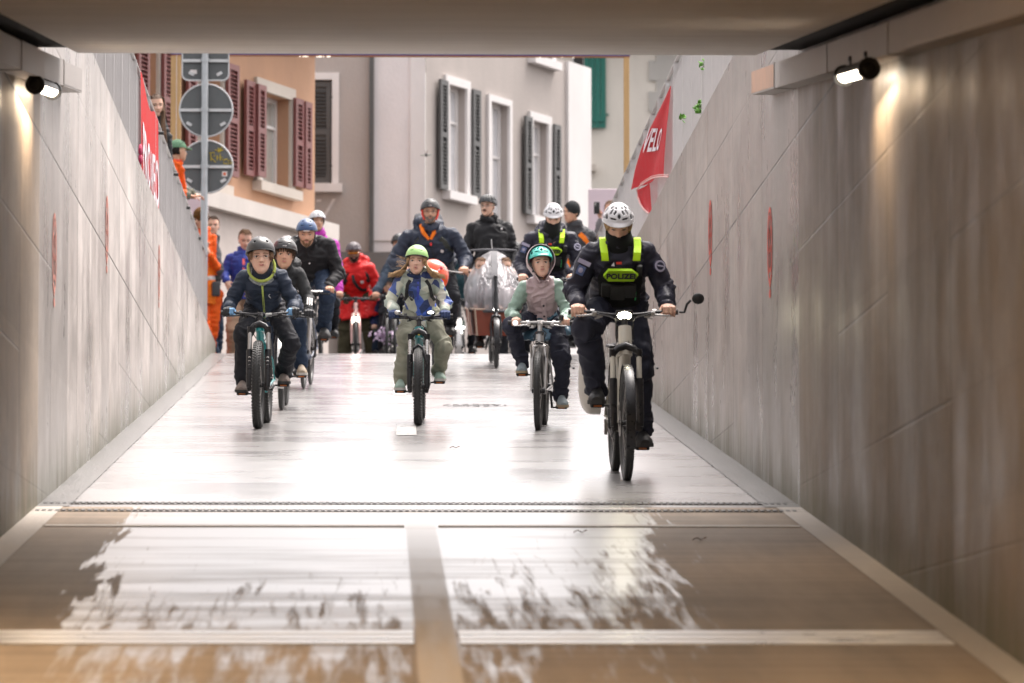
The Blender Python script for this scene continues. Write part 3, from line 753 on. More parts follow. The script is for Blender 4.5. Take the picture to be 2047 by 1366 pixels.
for i in (0, 2):
    h = wins[i]; wsh = (h[1] - h[0]) * .42
    f2.shutter(h[0] - .14 - wsh, h[0] - .14, h[2] + .0, h[3] + .02, gysh, o=.05); f2.shutter(h[1] + .14, h[1] + .14 + wsh, h[2] + .0, h[3] + .02, gysh, o=.05)
m_ = MB(); f2.slab(m_, t1, t1 + 1.0, ZS, HT, -.5, .05); m_.build('corner_band', trimw, root, smooth=False)
m_ = MB(); m_.add([f.pt(t560, HT), f.pt(t850, HT), f2.pt(t1 + 1, HT), f2.pt(t1 + 1, HT) - Vector((9, -2, 0)), f.pt(t560, HT) + Vector((0, 9, 0))], [(0, 1, 2, 3, 4)]); m_.build('roof', rmat('roof2', (.16, .12, .1)), root, smooth=False)
# white spray strokes on the grey wall
sprayw = mat('white spray paint', (.66, .62, .60), .7, var=.15)
m_ = MB()
m_.ribbon([f.pt(*f.tz(u, v), .012) for u, v in ((668, 398), (662, 409), (655, 421), (649, 431), (646, 438), (651, 446), (660, 454))], (1, 0, 0), .05, (0, 1, 0), .006)
m_.ribbon([f.pt(*f.tz(u, v), .012) for u, v in ((632, 402), (642, 401))], (0, 0, 1), .035, (0, 1, 0), .006)
m_.build('graffiti', sprayw, root)

# --- cream house far behind
YC2 = 96.0
root = thing('cream_house', 'cream house far right with bright green shutters and grey corner stones', 'house', P(1250, 1000, YC2))
f = Facade(root, 1153, YC2, 90); ta, tb = f.tz(1110, 300)[0], f.tz(1560, 300)[0]; HT = 13.4
h1 = hole(f, 1146, 1166, 60, 256); h2 = hole(f, 1146, 1163, 352, 470)
f.wall(ta, tb, ZS, HT, [h1, h2], creamr)
f.window(h1, trimw, gysh, pane, tw=.03); f.window(h2, trimw, gysh, pane, tw=.03, sill=False)
f.shutter(f.tz(1167, 200)[0], f.tz(1211, 200)[0], f.tz(1167, 257)[1], f.tz(1167, 70)[1], gnsh, solid=True)
f.shutter(f.tz(1162, 400)[0], f.tz(1180, 400)[0], f.tz(1162, 470)[1], f.tz(1162, 380)[1], gnsh2, solid=True)
m_ = MB(); f.slab(m_, f.tz(1146, 300)[0], f.tz(1190, 300)[0], f.tz(1146, 344)[1], f.tz(1146, 331)[1], 0, .25); f.slab(m_, f.tz(1156, 300)[0], f.tz(1182, 300)[0], f.tz(1146, 352)[1], f.tz(1146, 344)[1], 0, .1); m_.build('lintel', trims, root, smooth=False)
m_ = MB()
for v in range(60, 460, 62): f.slab(m_, f.tz(1297 if (v // 62) % 2 else 1297, 300)[0], f.tz(1420, 300)[0], f.tz(1297, v + 40)[1], f.tz(1297, v)[1], .002, .05)
for v in range(100, 460, 62): f.slab(m_, f.tz(1312, 300)[0], f.tz(1420, 300)[0], f.tz(1297, v + 22)[1], f.tz(1297, v)[1], .002, .04)
m_.build('corner_stones', rmat('quoin', (.47, .45, .42)), root, smooth=False)
m_ = MB(); f.slab(m_, ta - 1, tb, HT, HT + .3, -8, .5); m_.build('roof', rmat('roof3', (.25, .14, .1)), root, smooth=False)
# houses either side of the view that close the street
for (xa, xb, ya, yb, hh, m, lb) in ((-16, -5.2, 38, 64, 12, creamr, 'plain pale house left of the street, out of view'), (7.5, 18, 30, 84, 11, creamr, 'plain pale house right of the street, out of view')):
    pass

# --- timber arch with a violet beam and a string of lights
YA = 61.5
wood = mat('new timber', (0.52, 0.33, 0.15), .7, var=.2, scale=5, stretch=(1, 1, .15), bump=.15)
viol = mat('violet fabric', (0.085, 0.065, 0.21), .6, var=.15)
root = thing('timber_arch', 'timber gateway with violet top beam and tiny lights over the street', 'arch', (P(350, 700, YA).x, YA, ZS))
for u0, u1 in ((341, 361), (1247, 1258)):
    a, b = P(u0, 300, YA).x, P(u1, 300, YA).x; m_ = MB(); m_.bbox(((a + b) / 2, YA, (ZS + P(0, 111, YA).z) / 2), (b - a, .08, P(0, 111, YA).z - ZS), .006); m_.build('post', wood, root, smooth=False)
za, zb = P(700, 111.5, YA).z, P(700, 60, YA).z; xa, xb = P(341, 300, YA).x, P(1259, 300, YA).x
m_ = MB(); m_.bb(xa, xb, YA - .05, YA + .05, za, zb); m_.build('top_beam', viol, root, smooth=False)
m_ = MB(); m_.bb(xa + .0, xb, YA - .04, YA + .04, za - .012, za - .001); m_.build('batten', mat('orange batten', (.5, .2, .08), .6), root, smooth=False)
rn = random.Random(5); bulb = mat('light bulb', (1, .9, .75), .3, emit=1.2)
for k in range(18):
    u = rn.choice([rn.uniform(598, 665), rn.uniform(355, 1240)]); p = P(u, 115, YA); m_ = MB(); m_.ell((p.x, YA - .045, za - .02), .005, 8, 6); m_.build('light_bulb', bulb, root)
m_ = MB(); px = P(352.5, 300, YA).x; m_.tube([(px, YA - .05, za), (px, YA - .05, za - 1.15)], .004, 5); m_.build('cord', trimw, root)

# --- traffic sign post seen from behind
YS = 59.6
galv = mat('galvanised steel', (0.42, 0.44, 0.46), .35, .75, var=.12, scale=14)
sback = mat('sign back grey', (0.11, 0.12, 0.125), .55, .2, var=.12, scale=8)
srim = mat('sign rim', (0.55, 0.56, 0.57), .4, .5)
pc = P(408.5, 400, YS); root = thing('road_sign', 'galvanised post with three grey sign backs, one square above two round ones', 'road sign', (pc.x, YS, ZS))
m_ = MB(); m_.tube([(pc.x, YS, ZS - .02), (pc.x, YS, P(408, 10, YS).z)], .042, 20); m_.build('post', galv, root)
m_ = MB()
def sgn(kind, u, v, ru, rv, extras=()):
    c = P(u, v, YS + .075); rr_ = ru / F * YS; rz = rv / F * YS; pl = MB()
    n = Vector((0, 1, 0))
    if kind == 'o':
        pl.disc(c, rr_ - .004, n, 48, .004); plo = pl.build('sign_plate', sback, root, smooth=False)
        q = MB(); q.torus(c, rr_, .011, 'y', 64, 8, 1.3); q.build('rim', srim, plo)
    else:
        def rrect(a, b, r): return [Vector((c.x + sx * (a - r) + r * math.cos(R(an)), c.y, c.z + sz * (b - r) + r * math.sin(R(an)))) for sx, sz, a0 in ((1, 1, 0), (-1, 1, 90), (-1, -1, 180), (1, -1, 270)) for an in range(a0, a0 + 91, 15)]
        pl.prism([p - n * .002 for p in rrect(rr_, rz, .07)], n * .004); plo = pl.build('sign_plate', sback, root, smooth=False)
        q = MB(); o_ = rrect(rr_ + .012, rz + .012, .08); i_ = rrect(rr_ - .004, rz - .004, .068); k = len(o_)
        q.add([p - n * .014 for p in o_] + [p - n * .014 for p in i_] + [p + n * .01 for p in o_] + [p + n * .01 for p in i_],
              [(j, (j + 1) % k, (j + 1) % k + k, j + k) for j in range(k)] + [(j, (j + 1) % k, (j + 1) % k + 2 * k, j + 2 * k) for j in range(k)] + [(j + k, (j + 1) % k + k, (j + 1) % k + 3 * k, j + 3 * k) for j in range(k)] + [(j + 2 * k, (j + 1) % k + 2 * k, (j + 1) % k + 3 * k, j + 3 * k) for j in range(k)])
        q.build('rim', srim, plo)
    b = MB(); b.box((c.x, c.y - .02, c.z + (0 if kind == 'o' else -.11)), (2 * rr_ - .01, .03, .035)); b.build('crossbar', srim, plo, smooth=False)
    b = MB(); b.tube([(pc.x, YS - .0, c.z - .022 + (0 if kind == 'o' else -.11)), (pc.x, YS, c.z + .022 + (0 if kind == 'o' else -.11))], .052, 20); b.build('clamp', galv, plo)
    b = MB()
    for sx in (-1, 1):
        an = R(-38 if kind == 'o' else -52); L_ = rr_ - .09 if kind == 'o' else None
        q = Vector((c.x + sx * (rr_ - .08) * .86, c.y - .01, c.z - (rr_ * .52 if kind == 'o' else rz * .78)))
        b.box(q, (.07, .012, .035), rot=Matrix.Rotation(R(-30) * sx, 3, 'Y'))
    b.build('clip', srim, plo, smooth=False)
    return c, plo
c1, p1 = sgn('r', 411, 104, 46, 57)
c2, p2 = sgn('o', 412, 221, 53, 53)
c3, p3 = sgn('o', 412.5, 334, 53, 53)
b = MB(); b.box(P(387, 144, YS + .066), (.08, .003, .05)); b.build('sticker', trimw, p1, smooth=False)
b = MB(); q = P(449, 348, YS + .066); b.box(q, (.062, .003, .062)); b.mi(1); b.ell(q - Vector((0, .004, 0)), (.02, .003, .02), 10, 6); b.build('sticker', [trimw, mat('sticker orange', (.7, .15, .06), .5)], p3, smooth=False)
b = MB(); yel = mat('yellow marker', (.55, .42, .03), .5); t = b
def stroke(pts, wd=.012): t.tube([P(u, v, YS + .066) for u, v in pts], wd / 2, 5)
for pts in ([(421, 306), (422, 322)], [(418, 306), (428, 305), (429, 312), (421, 314), (431, 325)], [(434, 311), (434, 321)], [(433, 315), (437, 315)], [(440, 308), (440, 321), (446, 319), (444, 314), (440, 316)],
            [(430, 300), (438, 302), (446, 300)], [(436, 296), (441, 304)], [(444, 294), (436, 305)], [(455, 318), (448, 320), (447, 327), (454, 328)], [(455, 322), (460, 320), (458, 328), (455, 327)], [(461, 328), (463, 321), (465, 328)]): stroke(pts)
b.build('graffiti', yel, p3)

# --- pink boards at street level
pinkb = mat('pale pink board', (.70, .58, .64), .5, var=.05)
for (u0, u1, v0, v1, Y, lb) in ((1176, 1236, 378, 640, 70, 'pale pink display board on the right behind the police riders'), (372, 415, 396, 640, 64, 'pale pink display board behind the sign post')):
    a, b_ = P(u0, v0, Y), P(u1, v1, Y); rt_ = thing('display_board', lb, 'board', ((a.x + b_.x) / 2, Y, ZS)); m_ = MB(); m_.bbox(((a.x + b_.x) / 2, Y, (a.z + ZS + .1) / 2), (b_.x - a.x, .04, a.z - ZS - .1), .008); m_.build('panel', pinkb, rt_, smooth=False)
    m_ = MB(); [m_.bb(x - .02, x + .02, Y - .25, Y + .25, ZS - .001, ZS + .1) for x in (a.x + .05, b_.x - .05)]; m_.build('foot', galv, rt_, smooth=False)

# --- red banners on the railings
redc = mat('red banner cloth', (0.40, 0.003, 0.010), .6, var=.08, scale=3, bump=.12, bscale=160, spec=.08)
redp2 = mat('faded red banner cloth', (0.45, 0.014, 0.016), .6, var=.12, scale=3, bump=.12, bscale=160, spec=.08)
hem = mat('banner hem', (.62, .34, .32), .6)
lettw = mat('banner lettering', (.62, .58, .62), .6)
def sheet(fn, nu, nv, name, m, par):
    mb = MB(); rs = [[fn(i / nu, j / nv) for j in range(nv + 1)] for i in range(nu + 1)]; mb.rings(rs, cap=False, close=False); return mb.build(name, m, par, ang=80)
# left: hung from y=42.1 to 45.7
root = thing('banner', 'red banner with white lettering tied to the left railing, below the woman', 'banner', (-2.0, 44, 4.5), 'red banners on the railings')
def fl_(a, b):
    y = 42.15 + 3.55 * a; z = 5.53 - .13 * math.sin(math.pi * min(1, a * 1.15)) ** 2 * (1 - b) - 1.12 * b
    x = -2.018 + .004 * math.sin(a * 19 + b * 2) * (.3 + b) + .006 * math.sin(a * 5) + .012 * b
    return Vector((x, y, z))
bo = sheet(fl_, 60, 14, 'cloth', redp2, root)
def letters(txt, fn, a0, a1, b0, b1, m, par, off, flip=False):
    """letters laid on the cloth surface"""
    cu = bpy.data.curves.new('t', 'FONT'); cu.body = txt; cu.size = 1; cu.resolution_u = 3; cu.offset = .02
    o = bpy.data.objects.new('t', cu); C.objects.link(o); dg = bpy.context.evaluated_depsgraph_get(); me = bpy.data.meshes.new_from_object(o.evaluated_get(dg))
    bm = bmesh.new(); bm.from_mesh(me); bmesh.ops.subdivide_edges(bm, edges=[e for e in bm.edges if e.calc_length() > .15], cuts=2)
    xs = [v.co.x for v in bm.verts]; ys_ = [v.co.y for v in bm.verts]; x0, x1, y0, y1 = min(xs), max(xs), min(ys_), max(ys_); bm.verts.index_update(); mb = MB(); pts = []
    for v in bm.verts:
        s_ = (v.co.x - x0) / (x1 - x0); q = (v.co.y - y0) / (y1 - y0); pts.append(fn(a0 + (a1 - a0) * s_, b1 + (b0 - b1) * q) + off)
    mb.add(pts, [[v.index for v in f_.verts] for f_ in bm.faces]); bm.free(); bpy.data.objects.remove(o)
    return mb.build('lettering', m, par, smooth=False, recalc=False)
letters('PRO VELO', fl_, 0.05, .97, .36, .76, lettw, bo, Vector((.007, 0, 0)))
m_ = MB(); q = P(281, 300, 42.2); m_.ell(q, (.02, .12, .05), 10, 6); m_.ell(q - Vector((0, 0, .08)), (.02, .09, .045), 10, 6); m_.build('ribbon_knot', mat('crimson ribbon', (.35, .005, .06), .6), root)
# right: hangs from one point and folds over itself
root = thing('banner', 'red banner with white letters hanging folded from the right railing', 'banner', (2.4, 44, 4.5), 'red banners on the railings')
def q_(u, v, Y): return P(u, v, Y)
rows = []
for i in range(25):
    a = i / 24
    L0 = [(1335, 172), (1325, 200), (1312, 232), (1300, 262), (1288, 300), (1280, 335), (1273, 380)]
    k = a * 6; j = min(5, int(k)); f_ = k - j; lu, lv = L0[j][0] + (L0[j + 1][0] - L0[j][0]) * f_, L0[j][1] + (L0[j + 1][1] - L0[j][1]) * f_
    ru, rv = 1336.5, 172 + (352 - 172) * a
    row = []
    for j in range(17):
        b = j / 16; u = lu + (ru - lu) * b; v = lv + (rv - lv) * (b ** .8 if a > .9 else b)
        x = 2.462 - .03 * math.sin(b * 7 + a * 2) * a - .05 * a
        Yd = x * F / (u - 755) if u > 760 else 43
        p = P(u, v, 2.44 * F / (u - 755)); p.x = x + (p.x - 2.44)
        row.append(p)
    rows.append(row)
def frr(a, b):
    i = min(23, int(a * 24)); f_ = a * 24 - i; j = min(15, int(b * 16)); g_ = b * 16 - j
    return (rows[i][j] * (1 - f_) + rows[i + 1][j] * f_) * (1 - g_) + (rows[i][j + 1] * (1 - f_) + rows[i + 1][j + 1] * f_) * g_
mb = MB(); mb.rings(rows, cap=False, close=False); bo = mb.build('cloth', redc, root, ang=80)
letters('VELO', lambda a, b: frr(b, a), .06, .70, .47, .70, lettw, bo, Vector((-.012, 0, 0)))
mb = MB(); fold = []
Lc = [(1273, 380), (1275, 395), (1280, 408), (1287, 419), (1297, 427)]; Rc = [(1297, 364), (1299, 380), (1300, 396), (1300, 412), (1299, 426)]
for i in range(5):
    rw = []
    for j in range(7):
        b = j / 6; u = Lc[i][0] + (Rc[i][0] - Lc[i][0]) * b; v = Lc[i][1] + (Rc[i][1] - Lc[i][1]) * b
        rw.append(P(u, v, 2.40 * F / (u - 755)) + Vector((.03 * math.sin(b * 3), 0, 0)))
    fold.append(rw)
mb.rings(fold, cap=False, close=False); mb.build('folded_corner', redc, root, ang=80)
mb = MB(); mb.tube([P(u, v, 2.385 * F / (u - 755)) for u, v in [(1336, 354), (1318, 353), (1302, 357), (1290, 364), (1280, 371), (1273, 380)] + Lc[1:]], .008, 6); mb.tube([P(u, v - 4, 2.38 * F / (u - 755)) for u, v in [(1336, 354), (1318, 353), (1302, 357), (1290, 364), (1280, 371)]], .003, 5); mb.build('hem', hem, root)
mb = MB(); mb.tube([P(1335, 172, 42.3), P(1334, 167, 42.3)], .012, 6); mb.build('tie', srim, root)

# --- small winged thing in the air before the grey house
c = P(852, 309, 66); root = thing('flying_insect', 'small dark winged insect shape in the air before the grey house', 'insect', c)
m_ = MB(); m_.ell(c, (.018, .03, .016), 10, 8); m_.ell(c + Vector((0, .0, -.022)), (.012, .02, .014), 8, 6); m_.build('body', black, root)
m_ = MB(); m_.ell(c + Vector((-.04, 0, -.012)), (.035, .02, .007), 10, 5); m_.ell(c + Vector((.04, 0, -.008)), (.035, .02, .008), 10, 5); m_.build('wings', mat('wing', (.15, .18, .14), .3), root)
m_ = MB()
for sx in (-1, 1): m_.tube([c + Vector((.006 * sx, 0, .012)), c + Vector((.02 * sx, 0, .055))], .003, 5)
m_.build('antennae', mat('feeler', (.15, .08, .07), .6), root)
# ================================================================== BICYCLES
chrome = mat('brushed alloy', (0.55, 0.54, 0.53), .28, .9, var=.1, scale=30)
alloy = mat('satin alloy', (0.36, 0.35, 0.34), .35, .8, var=.1, scale=30)
tyrem = mat('tyre rubber', (0.018, 0.019, 0.019), .55, var=.35, scale=60)
rubber = mat('grip rubber', (0.014, 0.014, 0.015), .6, var=.2)
blackm = mat('black anodised metal', (0.02, 0.02, 0.022), .3, .4, var=.15, scale=30)
amber = mat('amber reflector', (0.50, 0.13, 0.02), .3, coat=.6)
redrefl = mat('red reflector', (0.55, 0.02, 0.02), .25, coat=.6)
headl = mat('headlight lit', (1, .97, .9), .3, emit=20, ecol=(1.0, .95, .85))
headw = mat('headlight lit warm', (1, .9, .7), .3, emit=40, ecol=(1.0, .90, .62))

class Bike:
    def __init__(s, name, label, front, rear_u, wb, Rw, tyre, col, bar, cat='bicycle', group=None, **k):
        """front: photograph pixel of the front tyre on the ground; rear_u: pixel column of the rear one;
        bar: pixel (u, v) of the middle of the handlebar, half width in metres"""
        flat = k.get('flat')                 # standing on street level instead of the ramp
        if flat: fr = P(front[0], 683, flat); fr.z = ZS
        else: fr = G(*front)
        # rear contact: on the ground, wb behind
        rr = None; Yr = fr.y + wb
        for _ in range(3):
            xr = P(rear_u, 683, Yr).x; rr = Vector((xr, Yr, gz(Yr) if not flat else ZS)); d = rr - fr; Yr = fr.y + wb * (Yr - fr.y) / d.length
        ey = (rr - fr).normalized(); ex = Vector((1, 0, 0)) - ey * ey.x; ex.normalize(); ez = ex.cross(ey)
        lean = R(k.get('lean', 0)); rot = Matrix.Rotation(lean, 3, ey); ex = rot @ ex; ez = rot @ ez
        Mx = Matrix(((ex.x, ey.x, ez.x, fr.x), (ex.y, ey.y, ez.y, fr.y), (ex.z, ey.z, ez.z, fr.z), (0, 0, 0, 1)))
        s.M = Mx; s.root = thing(name, label, cat, group=group, mtx=Mx); s.R = Rw; s.wb = wb; s.k = k; s.loc = fr
        yb = k.get('bar_y', .12 + .38 * (Rw + .25))
        # bar centre in local space from its pixel
        pw = P(bar[0], bar[1], fr.y + yb); s.bar = Mx.inverted() @ pw; s.bar = Vector((0, yb, s.bar.z)); s.bw = bar[2]
        s.make(col, tyre)
    def W(s, p): return s.M @ Vector(p)
    def make(s, col, tw):
        k = s.k; Rw = s.R; root = s.root; wb = s.wb; fm = mat(*col) if isinstance(col, tuple) else col
        V = Vector; knob = k.get('knob', False); ht = .012
        rimm = k.get('rim', blackm)
        axf = V((0, 0, Rw)); axr = V((0, wb, Rw)); bb = V((0, wb - .435 * (wb / 1.07), k.get('bbz', .275)))
        crown = V((0, .075 + .28 * (Rw * 1.0), 2 * Rw + (.035 if not k.get('susp') else .055)))
        bar = s.bar; hd = (V((0, crown.y + .05, bar.z - .05)) - crown); hd = V((0, .34, 1)).normalized()
        htop = crown + hd * max(.08, min(.26, (bar.z - .07 - crown.z) / hd.z))
        s.bb = bb; st = R(k.get('steer', 0)); ST = Matrix.Translation(crown) @ Matrix.Rotation(st, 4, hd) @ Matrix.Translation(-crown)
        def wheel(c, name, steer):
            X = (lambda p: ST @ V(p)) if steer else (lambda p: V(p))
            m = MB(); m.torus(c, Rw - tw / 2, tw / 2, 'x', 84, 12)
            if knob:
                n = int(2 * math.pi * Rw / .028)
                for i in range(n):
                    a = 2 * math.pi * i / n
                    for q, off in ((-.36, .5), (-.12, 0), (.12, .5), (.36, 0), (-.52, 0), (.52, .5)):
                        aa = a + off * 2 * math.pi / n; rad = Rw - tw / 2 + tw / 2 * math.sqrt(max(0, 1 - (q * 1.7) ** 2)) + .0015
                        rx = Matrix.Rotation(aa, 3, 'X'); m.box(c + V((q * tw * .95, rad * math.cos(aa), rad * math.sin(aa))), (tw * .15, .008, .013), ax=(V((1, 0, 0)), V((0, math.cos(aa), math.sin(aa))), V((0, -math.sin(aa), math.cos(aa)))))
            elif k.get('tread'):
                n = int(2 * math.pi * Rw / .02)
                for i in range(n):
                    aa = 2 * math.pi * i / n
                    for q in (-.22, .22): m.box(c + V((q * tw, (Rw - .0015) * math.cos(aa), (Rw - .0015) * math.sin(aa))), (tw * .36, .006, .008), ax=(V((1, 0, 0)), V((0, math.cos(aa), math.sin(aa))), V((0, -math.sin(aa), math.cos(aa)))))
            m.v = [tuple(X(p)) for p in m.v]; w = m.build(name, tyrem, root, ang=50)
            r = MB(); r.torus(c, Rw - tw - .004, .013, 'x', 72, 8, .9); r.v = [tuple(X(p)) for p in r.v]; r.build('rim', rimm, w)
            h = MB(); h.tube([c - V((.05, 0, 0)), c + V((.05, 0, 0))], .022, 12)
            h.v = [tuple(X(p)) for p in h.v]; h.build('hub', blackm, w)
            sp_ = MB()
            for i in range(24):
                a = 2 * math.pi * i / 24; sx = .028 if i % 2 else -.028
                sp_.tube([c + V((sx, .02 * math.cos(a + .6), .02 * math.sin(a + .6))), c + V((0, (Rw - tw - .01) * math.cos(a), (Rw - tw - .01) * math.sin(a)))], .0013, 4, cap=False)
            sp_.v = [tuple(X(p)) for p in sp_.v]; sp_.build('spokes', alloy, w)
            if k.get('disc', True):
                dd = MB(); dd.torus(c + V((-.045, 0, 0)), .075, .006, 'x', 40, 6, .3)
                for i in range(5): a = R(72 * i); dd.tube([c + V((-.045, .02 * math.cos(a), .02 * math.sin(a))), c + V((-.045, .073 * math.cos(a + .5), .073 * math.sin(a + .5)))], .004, 4)
                dd.v = [tuple(X(p)) for p in dd.v]; dd.build('brake_disc', alloy, w)
            return w
        wheel(axf, 'front_wheel', True); wheel(axr, 'rear_wheel', False)
        def sb(mb, name, m, par=None, **kw): mb.v = [tuple(ST @ V(p)) for p in mb.v]; return mb.build(name, m, par or root, **kw)
        # fork
        hx = .056 + (tw - .05) * .4 if tw > .05 else .052
        fkm = k.get('forkm', blackm); fo = MB()
        if k.get('susp'):
            hx = k.get('forkx', .066)
            for sx in (-1, 1):
                top = V((hx * sx, crown.y - .035, crown.z + .02)); mid = top.lerp(V((hx * sx, .01, Rw)), .36); low = V((hx * sx, .0, Rw - .02))
                fo.tube([mid, low + V((0, .01, .05)), low], [.026, .024, .021], 14); fo.tube([low, low - V((0, 0, .03))], [.018, .012], 10)
                fo.box(low + V((-.012 * sx, 0, .0)), (.03, .035, .05))
            f_ = sb(fo, 'fork', fkm)
            for sx in (-1, 1): a = MB(); top = V((hx * sx, crown.y - .035, crown.z + .02)); mid = top.lerp(V((hx * sx, .01, Rw)), .38); a.tube([top, mid], .0165, 14); sb(a, 'stanchion', k.get('stanm', blackm), f_)
            a = MB(); top = V((0, crown.y - .035, crown.z + .02))
            a.tube([top + V((-hx, 0, 0)), top + V((-hx * .6, .012, .035)), top + V((0, .022, .05)), top + V((hx * .6, .012, .035)), top + V((hx, 0, 0))], [.02, .022, .028, .022, .02], 12)
            for sx in (-1, 1): a.tube([top + V((hx * sx, 0, -.02)), top + V((hx * sx, 0, .032))], .021, 12)
            sb(a, 'fork_crown', fkm, f_)
            a = MB(); zz = Rw + .03
            arc = [V((-hx, -.02, Rw + .16)), V((-hx * .9, -.045, 2 * Rw * .82)), V((-hx * .5, -.03, 2 * Rw + .0)), V((0, -.02, 2 * Rw + .022)), V((hx * .5, -.03, 2 * Rw + .0)), V((hx * .9, -.045, 2 * Rw * .82)), V((hx, -.02, Rw + .16))]
            if k.get('arch', False): a.tube(arc, .012, 8); sb(a, 'fork_brace', fkm, f_)
            if k.get('decal'):
                a = MB()
                for sx in (-1, 1):
                    for q in range(6):
                        c_ = V((hx * sx, 0, 0)) + V((0, crown.y - .035, crown.z + .02)).lerp(V((0, .01, Rw)), .5 + q * .07) + V((0, -.026, 0)); a.torus(c_, .007, .0025, 'y', 12, 5)
                sb(a, 'fork_lettering', trimw, f_)
        else:
            for sx in (-1, 1): fo.tube([V((hx * .75 * sx, crown.y - .01, crown.z - .01)), V((hx * sx, crown.y * .72, Rw + (crown.z - Rw) * .72)), V((hx * sx, crown.y * .3, Rw + (crown.z - Rw) * .32)), V((hx * sx, 0, Rw))], [.015, .016, .013, .009], 12)
            fo.tube([V((-hx * .8, crown.y - .01, crown.z - .01)), V((0, crown.y, crown.z + .01)), V((hx * .8, crown.y - .01, crown.z - .01))], .018, 10)
            f_ = sb(fo, 'fork', fkm)
        if k.get('vbrake'):
            a = MB()
            for sx in (-1, 1): a.tube([V((hx * sx * 1.1, crown.y - .05, crown.z - .09)), V((hx * sx * 1.25, crown.y - .055, crown.z + .01))], .009, 8); a.box(V((hx * .62 * sx, crown.y - .04, crown.z - .07)), (.02, .05, .014))
            a.tube([V((-hx * 1.25, crown.y - .055, crown.z + .01)), V((0, crown.y - .06, crown.z + .035)), V((hx * 1.25, crown.y - .055, crown.z + .01))], .003, 5)
            sb(a, 'brake', alloy)
        # frame
        fr = MB(); seatc = V((0, wb - k.get('sty', .235) * wb / 1.07, k.get('seatz', .82))); s.saddle = V((0, seatc.y, k.get('saddle', .93))); fat = k.get('fat', 1.0)
        fr.tube([crown + hd * .01, htop], [.025 * fat, .024 * fat], 18)
        ttz = k.get('ttz', 1.0); stop = V((0, bb.y + (seatc.y - bb.y) * .8, bb.z + (seatc.z - bb.z) * .82))
        fr.tube([crown + hd * .035, crown.lerp(bb, .3) - V((0, 0, .01)), bb], [.02 * fat, .023 * fat, .022 * fat], 14)
        if k.get('step'): fr.tube([htop - hd * .07, V((0, htop.y + .18, htop.z - .22)), V((0, bb.y - .05, bb.z + .22)), bb.lerp(stop, .5)], .017 * fat, 12)
        else: fr.tube([htop - hd * .03, stop], [.019 * fat, .015 * fat], 12)
        fr.tube([bb, stop, stop + (stop - bb).normalized() * .03], .017, 12)
        for sx in (-1, 1):
            fr.tube([bb + V((.03 * sx, 0, 0)), axr + V((.06 * sx, -.1, 0)), axr + V((.065 * sx, 0, 0))], .010, 8)
            fr.tube([stop + V((.015 * sx, 0, -.03)), axr + V((.055 * sx, -.1, .16)), axr + V((.065 * sx, 0, 0))], .008, 8)
        fr.tube([bb - V((.035, 0, 0)), bb + V((.035, 0, 0))], .024, 14); fo_ = fr.build('frame', fm, root)
        if k.get('band'):
            a = MB(); q = crown.lerp(htop, .5); a.tube([crown + hd * .005, crown + hd * .03], .027 * fat, 18); a.tube([htop - hd * .02, htop], .027 * fat, 18); a.build('headset', blackm, fo_)
        if k.get('badge'):
            a = MB(); q = crown.lerp(htop, .55) + V((0, -.03 * fat, 0)); a.ell(q, (.012, .004, .018), 10, 6); a.build('badge', k['badge'], fo_)
        # seat
        a = MB(); a.tube([stop, V((0, seatc.y - .01, s.saddle.z - .04))], .0145, 12); a.build('seat_post', blackm, root)
        a = MB(); rs = []; y0 = s.saddle.y - .13
        for t_, wd, th in ((0, .018, .015), (.15, .026, .025), (.45, .035, .03), (.7, .065, .035), (.88, .078, .035), (1, .06, .02)):
            c = V((0, y0 + .27 * t_, s.saddle.z - .015 + .012 * (t_ - .5) ** 2)); rs.append([c + V((wd * math.cos(b), 0, th * math.sin(b) * (1 if math.sin(b) > 0 else .8))) for b in [2 * math.pi * j / 14 for j in range(14)]])
        a.rings(rs); a.build('saddle', rubber, root)
        # cranks
        al = R(k.get('crank', 20)); L = k.get('clen', .165); s.ped = {}
        a = MB(); a.torus(bb + V((-.05, 0, 0)), .07, .006, 'x', 40, 6, .5)
        for j in range(5): a.tube([bb + V((-.05, 0, 0)), bb + V((-.05, .068 * math.cos(R(72 * j)), .068 * math.sin(R(72 * j))))], .006, 5)
        a.build('chainring', blackm, root)
        for sx in (-1, 1):
            e = bb + V((.075 * sx, -L * math.cos(al) * (-sx), L * math.sin(al) * (sx)))
            # image-left crank: forward at al = 0
            a = MB(); a.tube([bb + V((.045 * sx, 0, 0)), bb + V((.065 * sx, 0, 0)), e], [.014, .012, .010], 8); a.tube([e, e + V((.03 * sx, 0, 0))], .007, 8)
            cr = a.build('crank', k.get('crankm', blackm), root)
            pc_ = e + V((.075 * sx, 0, 0)); a = MB(); a.bbox(pc_, (.085, .075, .022), .005); a.box(pc_ + V((0, 0, .006)), (.09, .05, .02)); pd = a.build('pedal', rubber, cr)
            a = MB(); a.box(pc_ + V((0, -.0385, 0)), (.05, .006, .011)); a.build('reflector', k.get('pref', amber), pd)
            s.ped[sx] = pc_ + V((0, 0, .015))
        if k.get('chain', True):
            a = MB(); a.tube([bb + V((-.05, 0, .07)), axr + V((-.05, 0, .035))], .004, 5); a.tube([bb + V((-.05, 0, -.07)), axr + V((-.05, 0, -.06)), axr + V((-.05, .0, -.1)), axr + V((-.05, .03, -.03))], .004, 5); a.build('chain', blackm, root)
            a = MB(); a.torus(axr + V((-.05, 0, 0)), .04, .01, 'x', 24, 6); a.box(axr + V((-.06, 0, -.07)), (.02, .03, .1)); a.build('rear_gear', alloy, root)
